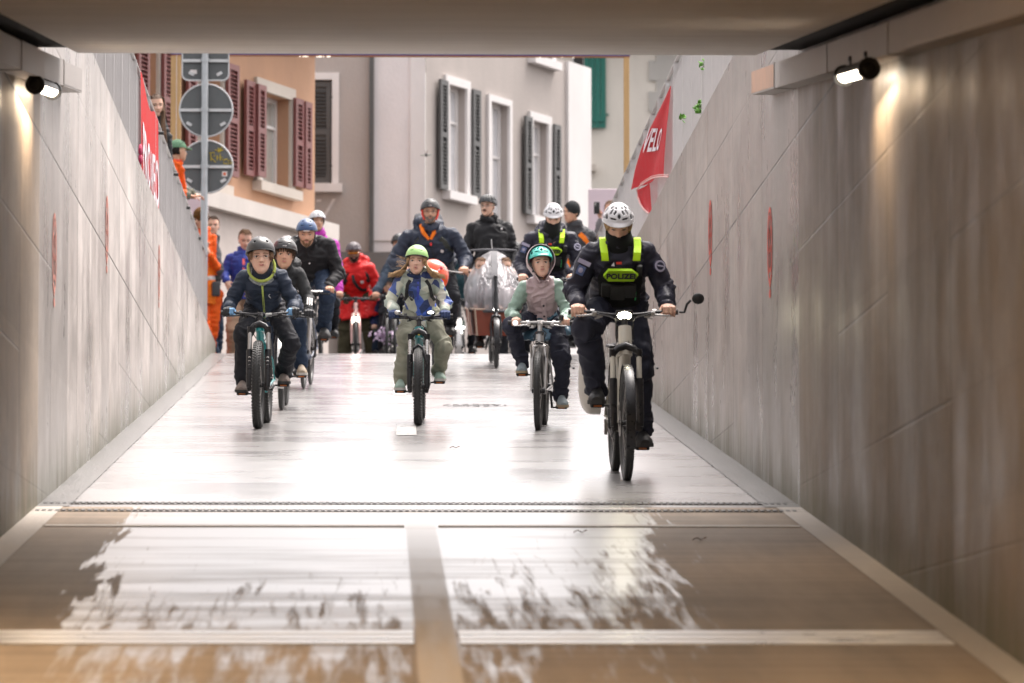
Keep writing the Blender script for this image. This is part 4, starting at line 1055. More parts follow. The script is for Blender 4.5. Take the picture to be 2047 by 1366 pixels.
        # stem + bar
        a = MB(); spacer = htop + hd * .02; a.tube([htop, spacer + hd * max(0.01, (bar.z - spacer.z - .02))], .018, 14); a.tube([htop + hd * max(.01, (bar.z - htop.z - .015)), bar], [.02, .018], 12); a.tube([bar - V((.026, 0, 0)), bar + V((.026, 0, 0))], .022, 14)
        sb(a, 'stem', k.get('barm', blackm))
        bw = s.bw; rise = k.get('rise', .0); back = k.get('back', .03); hb = MB()
        pts = [V((-bw, back, rise)), V((-bw * .62, back * .5, rise)), V((-bw * .3, 0, rise * .25)), V((-.04, 0, 0)), V((.04, 0, 0)), V((bw * .3, 0, rise * .25)), V((bw * .62, back * .5, rise)), V((bw, back, rise))]
        hb.tube([bar + p for p in pts], [.0115, .0115, .0125, .015, .015, .0125, .0115, .0115], 10); hbo = sb(hb, 'handlebar', k.get('barm', blackm))
        s.grip = {}
        for sx in (-1, 1):
            e = bar + V((bw * sx, back, rise)); i_ = bar + V(((bw - .12) * sx, back * .78, rise))
            a = MB(); a.tube([i_, e], .0165, 12); a.tube([e, e + V((.006 * sx, 0, 0))], .018, 12); sb(a, 'grip', rubber, hbo)
            s.grip[sx] = (ST @ (i_ + (e - i_) * .55), (ST @ e - ST @ i_).normalized())
            a = MB(); c = bar + V(((bw - .145) * sx, back * .7, rise)); a.tube([c - V((.012 * sx, 0, 0)), c + V((.012 * sx, 0, 0))], .02, 10); a.bbox(c + V((-.01 * sx, -.03, -.012)), (.03, .045, .03), .006)
            a.tube([c + V((-.005 * sx, -.045, -.015)), c + V((.05 * sx, -.06, -.02)), c + V((.105 * sx, -.045, -.022))], [.007, .006, .005], 8)
            sb(a, 'brake_lever', k.get('leverm', blackm), hbo)
            a = MB(); c = bar + V(((bw - .19) * sx, back * .6, rise)); a.bbox(c + V((0, -.012, -.02)), (.04, .04, .03), .008); a.tube([c + V((.0, -.02, -.035)), c + V((.03 * sx, -.035, -.04))], .006, 6); sb(a, 'shifter', k.get('leverm', blackm), hbo)
        # cables
        if k.get('cables', True):
            a = MB()
            for q, (sx, dn, yy) in enumerate(((-1, .13, -.09), (1, .11, -.095), (-1, .20, -.08), (1, .22, -.075))):
                c0 = bar + V(((bw - .16) * sx, back * .6 - .03, rise - .01)); c1 = bar + V(((bw - .26) * sx * .8, yy, -.02)); c2 = bar + V((.05 * sx, yy + .0, -dn * .75)); c3 = bar + V((-.02 * sx, yy + .02, -dn)); c4 = V((-.05 * sx if q < 2 else -.02 * sx, crown.y - .01, crown.z + .05 if q % 2 else crown.z + .1))
                cc = [c0, c1, c2, c3, c4]; pts_ = []
                for j in range(4):
                    p_1 = cc[max(0, j - 1)]; p0_, p1_, p2_ = cc[j], cc[j + 1], cc[min(4, j + 2)]
                    for t_ in (0, .25, .5, .75): pts_.append(0.5 * ((2 * p0_) + (p1_ - p_1) * t_ + (2 * p_1 - 5 * p0_ + 4 * p1_ - p2_) * t_ ** 2 + (-p_1 + 3 * p0_ - 3 * p1_ + p2_) * t_ ** 3))
                pts_.append(c4); a.tube(pts_, .0036, 6)
            sb(a, 'cables', rubber, hbo)
        if k.get('fender'):
            a = MB(); fmn = k['fender']
            rs = []
            for an in range(-20, 165, 6):
                rr_ = Rw + .018; rs.append([axf + V((x_, -rr_ * math.cos(R(an)) * .999, rr_ * math.sin(R(an)) - (abs(x_) * .25))) for x_ in (-.028, -.018, 0, .018, .028)])
            rs = [r for r in rs if r[2].z > Rw * .5]
            th_ = [[p + (p - axf).normalized() * .002 for p in r][::-1] for r in rs]; a.rings([r + t__ for r, t__ in zip(rs, th_)])
            for sx in (-1, 1): a.tube([axf + V((.05 * sx, 0, 0)), axf + V((.028 * sx, Rw + .01, .1))], .0025, 5)
            sb(a, 'front_mudguard', fmn)
            a = MB(); rs = []
            for an in range(10, 190, 8):
                rr_ = Rw + .02; rs.append([axr + V((x_, -rr_ * math.cos(R(an)), rr_ * math.sin(R(an)) - (abs(x_) * .25))) for x_ in (-.028, -.018, 0, .018, .028)])
            th_ = [[p + (p - axr).normalized() * .002 for p in r][::-1] for r in rs]; a.rings([r + t__ for r, t__ in zip(rs, th_)]); a.build('rear_mudguard', fmn, root)
        if k.get('light'):
            dz, sz, m_, wx = k['light']; c = bar + V((k.get('lightx', 0), -.07, dz)); a = MB(); a.bbox(c + V((0, .015, 0)), (wx * 1.25, .05, sz * 1.5), .008); lo = sb(a, 'headlight', blackm)
            a = MB(); a.ell(c + V((0, -.014, 0)), (wx / 2, .014, sz / 2), 20, 10); sb(a, 'lens', m_, lo)

def kb(*a, **k): return Bike(*a, **k)
# ================================================================== PEOPLE
V = Vector
def skinm(name, c): return mat(name, c, .5, var=.07, scale=14, sss=.12, bump=.04, bscale=120)
skin_l = skinm('fair skin', (0.62, 0.38, 0.28)); skin_m = skinm('light tan skin', (0.52, 0.29, 0.19)); skin_d = skinm('brown skin', (0.22, 0.10, 0.055))
lipm = mat('lips', (0.45, 0.18, 0.15), .4); eyew = mat('eye white', (0.42, 0.38, 0.35), .3); eyed = mat('eye dark', (0.025, 0.018, 0.014), .25)
nostril = mat('nostril', (.24, .10, .07), .6)
def hairm(name, c): return mat(name, c, .6, spec=.15, var=.35, scale=60, stretch=(1, 1, .2), bump=.4, bscale=150)
h_brown = hairm('brown hair', (0.055, 0.032, 0.02)); h_dark = hairm('dark hair', (0.018, 0.014, 0.012)); h_blond = hairm('blond hair', (0.40, 0.26, 0.14)); h_lbrown = hairm('light brown hair', (0.17, 0.10, 0.06)); h_grey = hairm('greying beard', (0.16, 0.13, 0.11))
def cloth(name, c, rough=.62, **k): return mat(name, c, rough, var=k.pop('var', .14), scale=9, bump=k.pop('bump', .22), bscale=k.pop('bscale', 170), spec=k.pop('spec', .18), **k)

ZT = [(.5, .001, -.02, .02), (.485, .10, .11, .14), (.45, .18, .20, .235), (.40, .24, .275, .30), (.33, .285, .33, .36), (.24, .315, .37, .41), (.12, .33, .392, .43), (0, .325, .388, .42), (-.1, .312, .39, .38),
      (-.2, .29, .388, .30), (-.28, .265, .382, .19), (-.35, .232, .372, .10), (-.41, .19, .36, .03), (-.455, .14, .34, -.04), (-.485, .085, .31, -.10), (-.5, .03, .27, -.14)]
def zt(z):
    for i in range(len(ZT) - 1):
        if ZT[i + 1][0] <= z: 
            a, b = ZT[i], ZT[i + 1]; t = (a[0] - z) / (a[0] - b[0]); return [a[j] + (b[j] - a[j]) * t for j in (1, 2, 3)]
    return list(ZT[-1][1:])
def ffront(x, z, H=1, nose=1.0, wide=1.0):
    """depth of the face surface (negative y) at x, z in head units"""
    a, f, b = zt(z); a *= wide; q = min(.999, abs(x) / max(a, .01)); yc = (b - f) / 2; h = (f + b) / 2
    y = yc - h * (1 - q ** 2.3) ** (1 / 2.1)
    g = lambda cx, cz, sx, sz: math.exp(-((x - cx) / sx) ** 2 - ((z - cz) / sz) ** 2)
    y += .040 * (g(-.135, .005, .075, .05) + g(.135, .005, .075, .05))
    y -= .018 * (g(-.13, .09, .11, .035) + g(.13, .09, .11, .035))
    if -.2 < z < .09:
        t = (0.06 - z) / .2; am = (.015 + .085 * max(0, min(1, t)) ** 1.3) * nose
        if z < -.14: am *= max(0, 1 - (-.14 - z) / .045)
        y -= am * math.exp(-(x / (.038 + .022 * max(0, min(1, t)))) ** 2)
    y -= .022 * g(-.055, -.135, .03, .025) * nose + .022 * g(.055, -.135, .03, .025) * nose
    y -= .026 * g(0, -.255, .10, .05); y += .020 * g(0, -.325, .08, .022); y -= .022 * g(0, -.42, .09, .06)
    y -= .012 * (g(-.17, -.12, .07, .08) + g(.17, -.12, .07, .08))
    return y
def head_into(mb, c, Rm, H, skin=0, lip=1, ew=2, ed=3, brow=4, nos=5, nose=1.0, wide=1.0, mouth='closed', eyes=True, squint=1.0, ek=1.0):
    def T(x, y, z): return c + Rm @ V((x * H, y * H, z * H))
    zs = [.5, .493, .478, .455, .42, .37, .31, .25, .19, .14, .10, .07, .045, .02, 0, -.02, -.045, -.07, -.095, -.115, -.135, -.155, -.175, -.2, -.22, -.24, -.255, -.27, -.29, -.31, -.33, -.355, -.385, -.42, -.45, -.475, -.493, -.5]
    n = 56; rs = []
    for z in zs:
        a, f, b = zt(z); a *= wide; yc = (b - f) / 2; h = (f + b) / 2; rg = []
        for j in range(n):
            # more columns in front
            t = 2 * math.pi * j / n; t = t - .38 * math.sin(t) * 1.0
            sx, sy = math.sin(t), -math.cos(t); x = a * (abs(sx) ** .93) * (1 if sx >= 0 else -1)
            if sy < -.05 and abs(x) < a * .97: y = ffront(x, z, nose=nose, wide=wide)
            else: y = yc + h * (abs(sy) ** .95) * (1 if sy >= 0 else -1)
            rg.append(T(x, y, z))
        rs.append(rg)
    mb.mi(skin); mb.rings(rs)
    ax = [Rm @ V((1, 0, 0)), Rm @ V((0, 1, 0)), Rm @ V((0, 0, 1))]
    for sx in (-1, 1):
        mb.mi(skin); mb.ell(T(.325 * wide * sx, .03, -.05), (.03 * H, .06 * H, .11 * H), 10, 8, [ (Rm @ V((1, -.35 * sx, 0))).normalized(), (Rm @ V((.35 * sx, 1, 0))).normalized(), ax[2]])
        if eyes:
            yy = ffront(.135, 0, nose=nose, wide=wide)
            mb.mi(ew); mb.ell(T(.135 * sx, yy + .010, -.002), (.058 * H * ek, .03 * H, .027 * H * squint * ek), 12, 8, ax)
            mb.mi(ed); mb.ell(T(.135 * sx, yy - .010, -.002), (.027 * H * ek, .012 * H, .026 * H * squint * ek), 10, 8, ax)
            pts = [T(.135 * sx + q * .058, ffront(.135 + q * .058 * sx, .02, nose=nose, wide=wide) - .004, .024 - .014 * q * q) for q in (-1, -.5, 0, .5, 1)]
            mb.tube(pts, .0085 * H, 6)
            mb.mi(brow); pts = [T((.135 + q * .085) * sx, ffront(.135 + q * .085, .09, nose=nose, wide=wide) - .004, .082 + .012 * (1 - q * q) - .006 * q) for q in (-1, -.5, 0, .5, 1)]
            mb.tube(pts, [.009 * H, .015 * H, .015 * H, .012 * H, .006 * H], 6)
        mb.mi(nos); mb.ell(T(.03 * sx, ffront(.02, -.15, nose=nose) + .004, -.168), (.014 * H, .014 * H, .009 * H), 8, 5, ax)
    if mouth:
        mb.mi(lip)
        for dz, th, amp in ((.0, .013, 1), (-.026, .016, .8)) if mouth == 'closed' else ((.004, .012, 1), (-.042, .017, .8)):
            pts = [T(q * .088 * amp, ffront(q * .088, -.25, nose=nose) - .002, -.245 + dz + .012 * q * q) for q in (-1, -.6, -.2, .2, .6, 1)]
            mb.tube(pts, [.003 * H, th * .8 * H, th * H, th * H, th * .8 * H, .003 * H], 6)
        mb.mi(ed if mouth != 'closed' else nos); pts = [T(q * .08, ffront(q * .08, -.25) - .003, -.262 - (.008 if mouth == 'open' else 0)) for q in (-1, 0, 1)]; mb.tube(pts, [.002 * H, (.012 if mouth == 'open' else .004) * H, .002 * H], 6)
    mb.mi(0)

def helmet(par, c, Rm, H, style, m, liner=None, m2=None, scale=1.0, strap=True):
    """a shell with real vent holes over a dark liner"""
    liner = liner or black; s = scale
    def T(x, y, z): return c + Rm @ V((x * H, y * H, z * H))
    nx, nz_ = 96, 40
    A, B, Cc = (.435 * s, .53 * s, .49 * s) if style != 'road' else (.43 * s, .56 * s, .47 * s)
    cz = .13; y0 = .035
    def pt(az, el, k=1.0):
        # el 0 top .. 1 rim ; az 0 = front
        rimz = (-.02 + .10 * math.cos(az)) if style == 'skate' else (-.0 + .09 * math.cos(az))     # higher in front
        if style == 'skate': rimz += .0
        th = el * math.pi / 2 * 1.0
        x = A * math.sin(az) * math.sin(th); y = -B * math.cos(az) * math.sin(th)
        z = Cc * math.cos(th)
        zz = z if el < .92 else z
        zz = rimz + (Cc - rimz) * math.cos(th) ** (1.0 if style == 'skate' else 1.0)
        if style == 'road': 
            rd = 1 + .035 * math.cos(az * 10) * math.sin(th * 1.4) ** 2; x *= rd; y *= rd; 
        fl = 1.0 + (.05 if (style == 'mtb' and math.cos(az) > .3 and el > .9) else 0)
        return T(x * k, y0 + y * k * fl, cz + zz * k + (1 - k) * rimz)
    def vent(az, el):
        a = (math.degrees(az) + 180) % 360 - 180; a_ = abs(a)
        def e(ca, ce, wa, we, sl=0): d1 = (a_ - ca - sl * (el - ce)) / wa; d2 = (el - ce) / we; return abs(d1) ** 3 + abs(d2) ** 3 < 1
        if style == 'skate':
            if m2 == 'round': return ((a_ - 32) / 7.5) ** 2 + ((el - .60) / .055) ** 2 < 1 or ((a_ - 22) / 9) ** 2 + ((el - .22) / .06) ** 2 < 1 or e(120, .5, 8, .06)
            return e(27, .70, 12, .028) or e(35, .40, 12, .035, 0) or e(100, .55, 12, .04) or e(150, .6, 10, .04)
        if style == 'mtb':
            return (e(0, .62, 6, .12) or e(26, .74, 13, .045, -60) or e(22, .48, 6, .10, 20) or e(44, .48, 6, .12, 15) or e(58, .74, 8, .10, -25) or e(28, .27, 9, .05) or e(62, .3, 9, .08)
                    or e(85, .55, 8, .13) or e(112, .5, 9, .12) or e(140, .5, 9, .12) or e(168, .5, 8, .12) or e(75, .83, 8, .04))
        # road: long ribs
        k_ = (a_ + 0) / 22.0; fr = abs((k_ % 1) - .5); lim = .30 * min(1, (el + .05) * 1.6)
        return .26 < el < .84 and fr < lim * .62 and a_ < 172
    mb = MB(); vs = []; fs = []
    for i in range(nz_ + 1):
        for j in range(nx): vs.append(pt(2 * math.pi * j / nx, .02 + .98 * i / nz_))
    for i in range(nz_):
        for j in range(nx):
            if vent(2 * math.pi * (j + .5) / nx, .02 + .98 * (i + .5) / nz_): continue
            fs.append((i * nx + j, i * nx + (j + 1) % nx, (i + 1) * nx + (j + 1) % nx, (i + 1) * nx + j))
    fs.append(tuple(range(nx))[::-1]); mb.add(vs, fs)
    o = mb.build('helmet', m, par, ang=70, recalc=True)
    md = o.modifiers.new('thickness', 'SOLIDIFY'); md.thickness = .045 * H; md.offset = -1
    li = MB(); rs = [[pt(2 * math.pi * j / 40, .02 + .98 * i / 12, .90) for j in range(40)] for i in range(13)]; li.rings(rs); li.build('helmet_liner', liner, o)
    rim = MB(); ring = [pt(2 * math.pi * j / 60, 1.0, .985) for j in range(61)]; rim.tube(ring, .018 * H, 6); rim.build('helmet_rim', m if style != 'skate' else black, o)
    if style == 'mtb':
        vz = MB(); rs = []
        for q in (-50, -35, -18, 0, 18, 35, 50):
            a = pt(R(q), .93, 1.0); b_ = pt(R(q), 1.0, 1.0) + Rm @ V((0, -.10 * math.cos(R(q) * 1.5) * H, -.02 * H)); n_ = Rm @ V((0, 0, .022 * H))
            rs.append([a, b_, b_ + n_, a + n_])
        vz.rings(rs); vz.build('helmet_peak', m if m2 is None else m2, o)
    if strap:
        st = MB()
        for sx in (-1, 1):
            top = T(.345 * sx, -.02, .08); st.tube([top, T(.315 * sx, -.06, -.15), T(.25 * sx, -.16, -.36), T(.10 * sx, -.27, -.52), T(0, -.28, -.53)], [.009 * H] * 5, 6, sy=1.6)
        st.build('helmet_strap', black, o)
    return o

def hand_into(mb, grip, axis, wrist, k, side, fist=True):
    """palm behind a bar, four fingers curled round it toward the camera, thumb underneath on the inner side"""
    g = V(grip); a = V(axis).normalized(); wd = (V(wrist) - g); fwd = V((0, -1, 0)); fwd = (fwd - a * fwd.dot(a)).normalized(); up = a.cross(fwd); up = up if up.z > 0 else -up
    wr = V(wrist); knuck = []
    palm_c = g + up * .026 * k + fwd * -.004
    lens = (.95, 1.06, 1.0, .82)
    for i, off in enumerate((-.032, -.011, .011, .032)):
        o_ = off if side > 0 else -off; base = g + a * (-o_ * k)
        r_ = .0092 * k * (1.08 if i in (1, 2) else .98)
        l = lens[i]
        p0 = base + up * .031 * k + fwd * .004 * k; p1 = base + up * .024 * k + fwd * .034 * k * l; p2 = base - up * .006 * k + fwd * .036 * k * l; p3 = base - up * .026 * k + fwd * .016 * k * l
        mb.cap(wr.lerp(p0, .35), p0, .013 * k, .0115 * k, 10)
        mb.cap(p0, p1, r_ * 1.12, r_, 10); mb.cap(p1, p2, r_, r_ * .95, 10); mb.cap(p2, p3, r_ * .95, r_ * .82, 10)
        knuck.append(p0)
    mb.ell((wr + (knuck[1] + knuck[2]) / 2 * 2) / 3, (.040 * k, .024 * k, .018 * k), 14, 8, [a, (wr - palm_c).normalized(), a.cross((wr - palm_c).normalized())])
    # thumb: inner side (toward the stem)
    inn = a * (-1 if True else 1); t0 = wr.lerp(palm_c, .45) + inn * .028 * k; t1 = palm_c + inn * .050 * k - up * .018 * k + fwd * .006 * k; t2 = palm_c + inn * .045 * k - up * .046 * k + fwd * .022 * k
    mb.cap(t0, t1, .014 * k, .011 * k, 10); mb.cap(t1, t2, .011 * k, .009 * k, 10)
    mb.cap(wr, wr.lerp(palm_c, .6), .023 * k, .024 * k, 12)
def hand_open_into(mb, wrist, dirv, palmn, k, side, curl=.35):
    """relaxed hand: dirv along the fingers, palmn out of the palm"""
    w_ = V(wrist); d = V(dirv).normalized(); pn = V(palmn); pn = (pn - d * pn.dot(d)).normalized(); s_ = d.cross(pn)
    c = w_ + d * .05 * k; mb.ell(c, (.05 * k, .038 * k, .016 * k), 14, 8, [d, s_, pn])
    for i, (off, ln) in enumerate(((-.03, .062), (-.01, .074), (.01, .07), (.03, .055))):
        p0 = w_ + d * .088 * k + s_ * off * k; dd = d; p = p0; r_ = .0088 * k
        for j in range(3):
            dd = (dd + pn * curl * (1 + .15 * i)).normalized(); q = p + dd * ln * k * (.5, .3, .2)[j]; mb.cap(p, q, r_, r_ * .93, 8); p = q; r_ *= .93
    t0 = w_ + d * .03 * k - s_ * .028 * k * side; t1 = t0 + (d * .7 - s_ * .7 * side + pn * .3).normalized() * .038 * k; t2 = t1 + (d * .9 - s_ * .3 * side + pn * .4).normalized() * .03 * k
    mb.cap(t0, t1, .013 * k, .010 * k, 8); mb.cap(t1, t2, .010 * k, .008 * k, 8); mb.cap(w_ - d * .03 * k, w_ + d * .04 * k, .024 * k, .022 * k, 10)

def ik(a, b, l1, l2, pole):
    d = (b - a); L = d.length; u = d.normalized()
    if L >= (l1 + l2) * .995: s_ = L / ((l1 + l2) * .995); l1 *= s_; l2 *= s_
    x = (l1 * l1 - l2 * l2 + L * L) / (2 * L); h = math.sqrt(max(0, l1 * l1 - x * x)); p = pole - u * pole.dot(u)
    if p.length < 1e-4: p = V((0, -1, 0))
    return a + u * x + p.normalized() * h

class Human:
    def __init__(s, label, **k):
        s.k = k; sc = k.get('k', 1.0); s.sc = sc
        s.sh = k['sh']; s.hip = k['hip']; s.head = k['head']; s.H = k['H']
        s.cs = (s.sh[-1] + s.sh[1]) / 2
        s.X = (s.sh[1] - s.sh[-1]); s.swid = s.X.length / 2; s.X.normalize()
        s.upv = (s.cs - s.hip).normalized(); s.Fw = s.upv.cross(s.X).normalized()
        if s.Fw.y > 0 and not k.get('backward'): s.Fw = -s.Fw
        foot0 = min((f[0].z for f in k['feet'].values()), default=s.hip.z - .9)
        base = V((s.hip.x, s.hip.y, foot0)); s.root_loc = base
        s.vox = k.get('vox', .009 if base.y < 50 else .012)
        hipw = .085 * sc * k.get('hipw', 1.0); pel = k.get('pelX', s.X)
        s.hj = {sx: s.hip + pel * (hipw * sx) for sx in (-1, 1)}
        s.wr = {}; s.el = {}; s.kn = {}; s.an = {}
        for sx in (-1, 1):
            h = k['hands'][sx]; s.wr[sx] = h['wrist']
            s.el[sx] = h['elbow'] if 'elbow' in h else ik(s.sh[sx], s.wr[sx], .29 * sc, .26 * sc, h.get('pole', V((.42 * sx, .3, -.8))))
            fp, toe = k['feet'][sx]; s.an[sx] = fp - V(toe).normalized() * .055 * sc + V((0, 0, .085 * sc))
            s.kn[sx] = k['knees'][sx] if k.get('knees') and sx in k['knees'] else ik(s.hj[sx], s.an[sx], .45 * sc, .43 * sc, k.get('kpole', {}).get(sx, V((.12 * sx, -1, .35))))
        s.fw_w = s.swid / (.185 * sc)
        s.body(label); 
        if not k.get('nocloth'): s.clothes()
    # ------------------------------------------------ torso surface
    TB = [(-.14, .165, .125), (0, .175, .135), (.25, .165, .125), (.5, .175, .135), (.75, .19, .14), (.92, .175, .125), (1.02, .13, .095), (1.08, .085, .07)]
    def tw(s, t):
        T_ = s.TB
        for i in range(len(T_) - 1):
            if t <= T_[i + 1][0]:
                f = max(0, (t - T_[i][0]) / (T_[i + 1][0] - T_[i][0])); return T_[i][1] * (1 - f) + T_[i + 1][1] * f, T_[i][2] * (1 - f) + T_[i + 1][2] * f
        return T_[-1][1:]
    def tc(s, t): return s.hip.lerp(s.cs, t)
    def front(s, q, t, off=0.0, side=1):
        """point on the chest: q sideways -1..1, t height 0 hips .. 1 shoulders; side -1 = back"""
        a, b = s.tw(t); bk = s.k.get('bulk', 1.0); a *= s.sc * bk * min(1.1, s.fw_w); b *= s.sc * bk * s.k.get('deep', 1.0)
        return s.tc(t) + s.X * (a * q) + s.Fw * side * ((b) * math.sqrt(max(0.02, 1 - (abs(q) * .97) ** 2.2)) + off + .006)
    def torso(s, mb, g=1.0, t0=-.14, t1=1.08):
        n = 28; rs = []; bk = s.k.get('bulk', 1.0) * g
        for i in range(16):
            t = t0 + (t1 - t0) * i / 15; a, b = s.tw(t); a *= s.sc * bk * min(1.1, s.fw_w); b *= s.sc * bk * s.k.get('deep', 1.0)
            c = s.tc(t); rs.append([c + s.X * (a * abs(math.cos(an)) ** .85 * (1 if math.cos(an) > 0 else -1)) + s.Fw * (b * math.sin(an)) for an in [2 * math.pi * j / n for j in range(n)]])
        mb.rings(rs)
    def body(s, label):
        k = s.k; sc = s.sc; skin = k.get('skin', skin_l); mb = MB()
        s.torso(mb, .84); pitch = R(k.get('pitch', 0)); yaw = R(k.get('yaw', 0)); roll = R(k.get('roll', 0))
        s.Rm = Matrix.Rotation(yaw, 3, 'Z') @ Matrix.Rotation(roll, 3, 'Y') @ Matrix.Rotation(pitch, 3, 'X')
        nb = s.tc(.98); nk = s.head + s.Rm @ V((0, .09 * s.H, -.30 * s.H)); mb.cap(nb, nk, .062 * sc, .054 * sc, 16)
        for sx in (-1, 1):
            mb.cap(s.cs.lerp(s.sh[sx], .3) - s.upv * .03 * sc, s.sh[sx] - s.upv * .04 * sc, .05 * sc, .035 * sc); mb.cap(s.sh[sx] - s.upv * .035 * sc, s.el[sx], .035 * sc, .032 * sc); mb.cap(s.el[sx], s.wr[sx], .036 * sc, .024 * sc)
            mb.cap(s.hj[sx], s.kn[sx], .072 * sc, .05 * sc); mb.cap(s.kn[sx], s.an[sx], .048 * sc, .036 * sc)
            mb.cap(s.an[sx], k['feet'][sx][0] + V((0, 0, .035 * sc)), .034 * sc, .028 * sc)
        hb = MB()
        for sx in (-1, 1):
            h = k['hands'][sx]
            tgt = hb if not h.get('glove') else None
            for mm in ([hb] if tgt else []):
                if 'grip' in h: hand_into(mm, h['grip'], h['axis'], s.wr[sx], sc * h.get('ks', 1.0), sx)
                elif 'dir' in h: hand_open_into(mm, s.wr[sx], h['dir'], h['palm'], sc, sx, h.get('curl', .35))
        e = bake(mb, .014, 4); me2 = None; co = [tuple(v.co) for v in e.vertices]; fc = [tuple(p.vertices) for p in e.polygons]; bpy.data.meshes.remove(e)
        B = MB(); B.add(co, fc)
        if hb.v:
            e = bake(hb, .0042 if s.root_loc.y < 50 else .006, 2); B.add([tuple(v.co) for v in e.vertices], [tuple(p.vertices) for p in e.polygons]); bpy.data.meshes.remove(e)
        head_into(B, s.head, s.Rm, s.H, nose=k.get('nose', 1.0), wide=k.get('wide', .90 if sc < .9 else .95), mouth=k.get('mouth', 'closed'), squint=k.get('squint', 1.0), ek=1.18 if sc < .9 else 1.0)
        # the person is the body mesh itself
        o = B.build('person', [skin, lipm, eyew, eyed, k.get('browm', k.get('hairm', h_brown)), nostril], None, ang=75)
        o.data.transform(Matrix.Translation(-s.root_loc)); o.location = s.root_loc; OFF[o.name] = s.root_loc.copy()
        tag(o, label, 'person'); s.o = o
        if k.get('group'): o['group'] = k['group']
    def finish(s, mb, name, mats, segs, amp, sm=3, fr=1.0, colfn=None, seed=0, vox=None):
        """union, smooth, wrinkle, colour"""
        e = bake(mb, vox or s.vox, sm); co, no = mesh_np(e)
        best = np.full(len(co), 1e9); A = np.zeros((len(co), 3)); tt = np.zeros(len(co)); si = np.zeros(len(co), int); ln = np.ones(len(co))
        for q, (p0, p1, r0) in enumerate(segs):
            p0 = np.array(p0); p1 = np.array(p1); d = p1 - p0; L = np.linalg.norm(d); u = d / L
            t = np.clip(((co - p0) @ u) / L, 0, 1); dist = np.linalg.norm(co - (p0 + np.outer(t * L, u)), axis=1) - r0; m_ = dist < best
            best[m_] = dist[m_]; A[m_] = u; tt[m_] = t[m_]; si[m_] = q; ln[m_] = L
        sc = s.sc; al = (co * A).sum(1); per = co - A * al[:, None]
        sd_ = seed + s.root_loc.x * 3.1
        q1 = per * (9 / sc) + A * (al * 24 * fr / sc)[:, None] + vnoise(co * (7 / sc) + sd_)[:, None] * 1.3 + sd_
        n1 = vnoise(q1); n1 = 1 - 2 * np.abs(n1)                       # creases across the limb
        n2 = vnoise(co * (6 / sc) + 5 + sd_); n3 = vnoise(co * (24 / sc) + 9 + sd_)
        bend = np.exp(-((tt - 1) / .28) ** 2) + np.where((si % 2 == 1) & (si > 0), 0.0, 1.0) * np.exp(-(tt / .28) ** 2)   # more at the joints
        dsp = amp * (n1 * (.75 + 1.15 * bend) + n2 * 1.1 + n3 * .5)
        co2 = co + no * dsp[:, None]
        mb2 = MB(); mb2.v = [tuple(p) for p in co2]; mb2.f = [tuple(p.vertices) for p in e.polygons]; bpy.data.meshes.remove(e)
        if colfn: 
            fi = np.array([f[0] for f in mb2.f]); mb2.m = list(colfn(co[fi], si[fi], tt[fi]).astype(int))
        else: mb2.m = [0] * len(mb2.f)
        return mb2.build(name, mats, s.o, ang=180, recalc=False)
    def clothes(s):
        k = s.k; sc = s.sc; bk = k.get('bulk', 1.0); J = k['jacket']; sl = k.get('sleeve', 1.0)
        mb = MB(); hemt = k.get('hem', -.14); s.torso(mb, 1.0, max(hemt, -.14), 1.06); segs = [(s.hip, s.cs, .14 * sc)]
        if hemt < -.14:
            cpt = s.tc(0); dn = V(k.get('skirt', (0, -.04, -1))).normalized(); L_ = -hemt * (s.cs - s.hip).length
            rs = []
            for i in range(8):
                f = i / 7; c = cpt + dn * (L_ * f); a = (.175 + k.get('flare', .03) * f) * sc * bk; b = (.135 + .02 * f) * sc * bk; rs.append([c + s.X * a * math.cos(an) + s.Fw * b * math.sin(an) for an in [2 * math.pi * j / 24 for j in range(24)]])
            mb.rings(rs)
        for sx in (-1, 1):
            w1 = s.el[sx].lerp(s.wr[sx], k.get('cuff', .90)) if not isinstance(k.get('cuff'), dict) else s.el[sx].lerp(s.wr[sx], k['cuff'][sx])
            mb.cap(s.cs.lerp(s.sh[sx], .35) + s.upv * .0, s.sh[sx] - s.upv * .022 * sc, .082 * sc * bk, .066 * sc * bk * sl); mb.cap(s.sh[sx] - s.upv * .02 * sc, s.el[sx], .068 * sc * bk * sl, .060 * sc * bk * sl); mb.cap(s.el[sx], w1, .059 * sc * bk * sl, .046 * sc * bk * sl)
            segs += [(s.sh[sx], s.el[sx], .055 * sc), (s.el[sx], s.wr[sx], .045 * sc)]
        if k.get('collar', True):
            c0 = s.tc(1.02); c1 = s.head + s.Rm @ V((0, .12 * s.H, -.46 * s.H)); r_ = .082 * sc * k.get('collarr', 1.0)
            mb.tube([c0, c0.lerp(c1, .5), c1 - s.upv * .0], [r_ * 1.25, r_ * 1.02, r_], 20)
        if k.get('hood'):
            hc = s.tc(1.0) - s.Fw * .09 * sc + s.upv * .05 * sc
            mb.ell(hc, (.15 * sc, .085 * sc, .08 * sc), 18, 10, [s.X, s.Fw, s.upv])
            for sx in (-1, 1): mb.cap(hc + s.X * .10 * sx * sc, s.tc(1.02) + s.X * .085 * sx * sc + s.Fw * .05 * sc, .05 * sc, .035 * sc)
        s.jacket = s.finish(mb, 'jacket', J if isinstance(J, list) else [J], segs, k.get('wr', .0075) * sc, colfn=k.get('colfn'), seed=1)
        # trousers
        mb = MB(); tl = k.get('tw', 1.0); mb.ell(s.tc(.02), (.165 * sc, .13 * sc, .12 * sc), 20, 12, [s.X, s.Fw, s.upv]); segs = [(s.hip - V((0, 0, .01)), s.hip + V((0, 0, .01)), .16 * sc)]
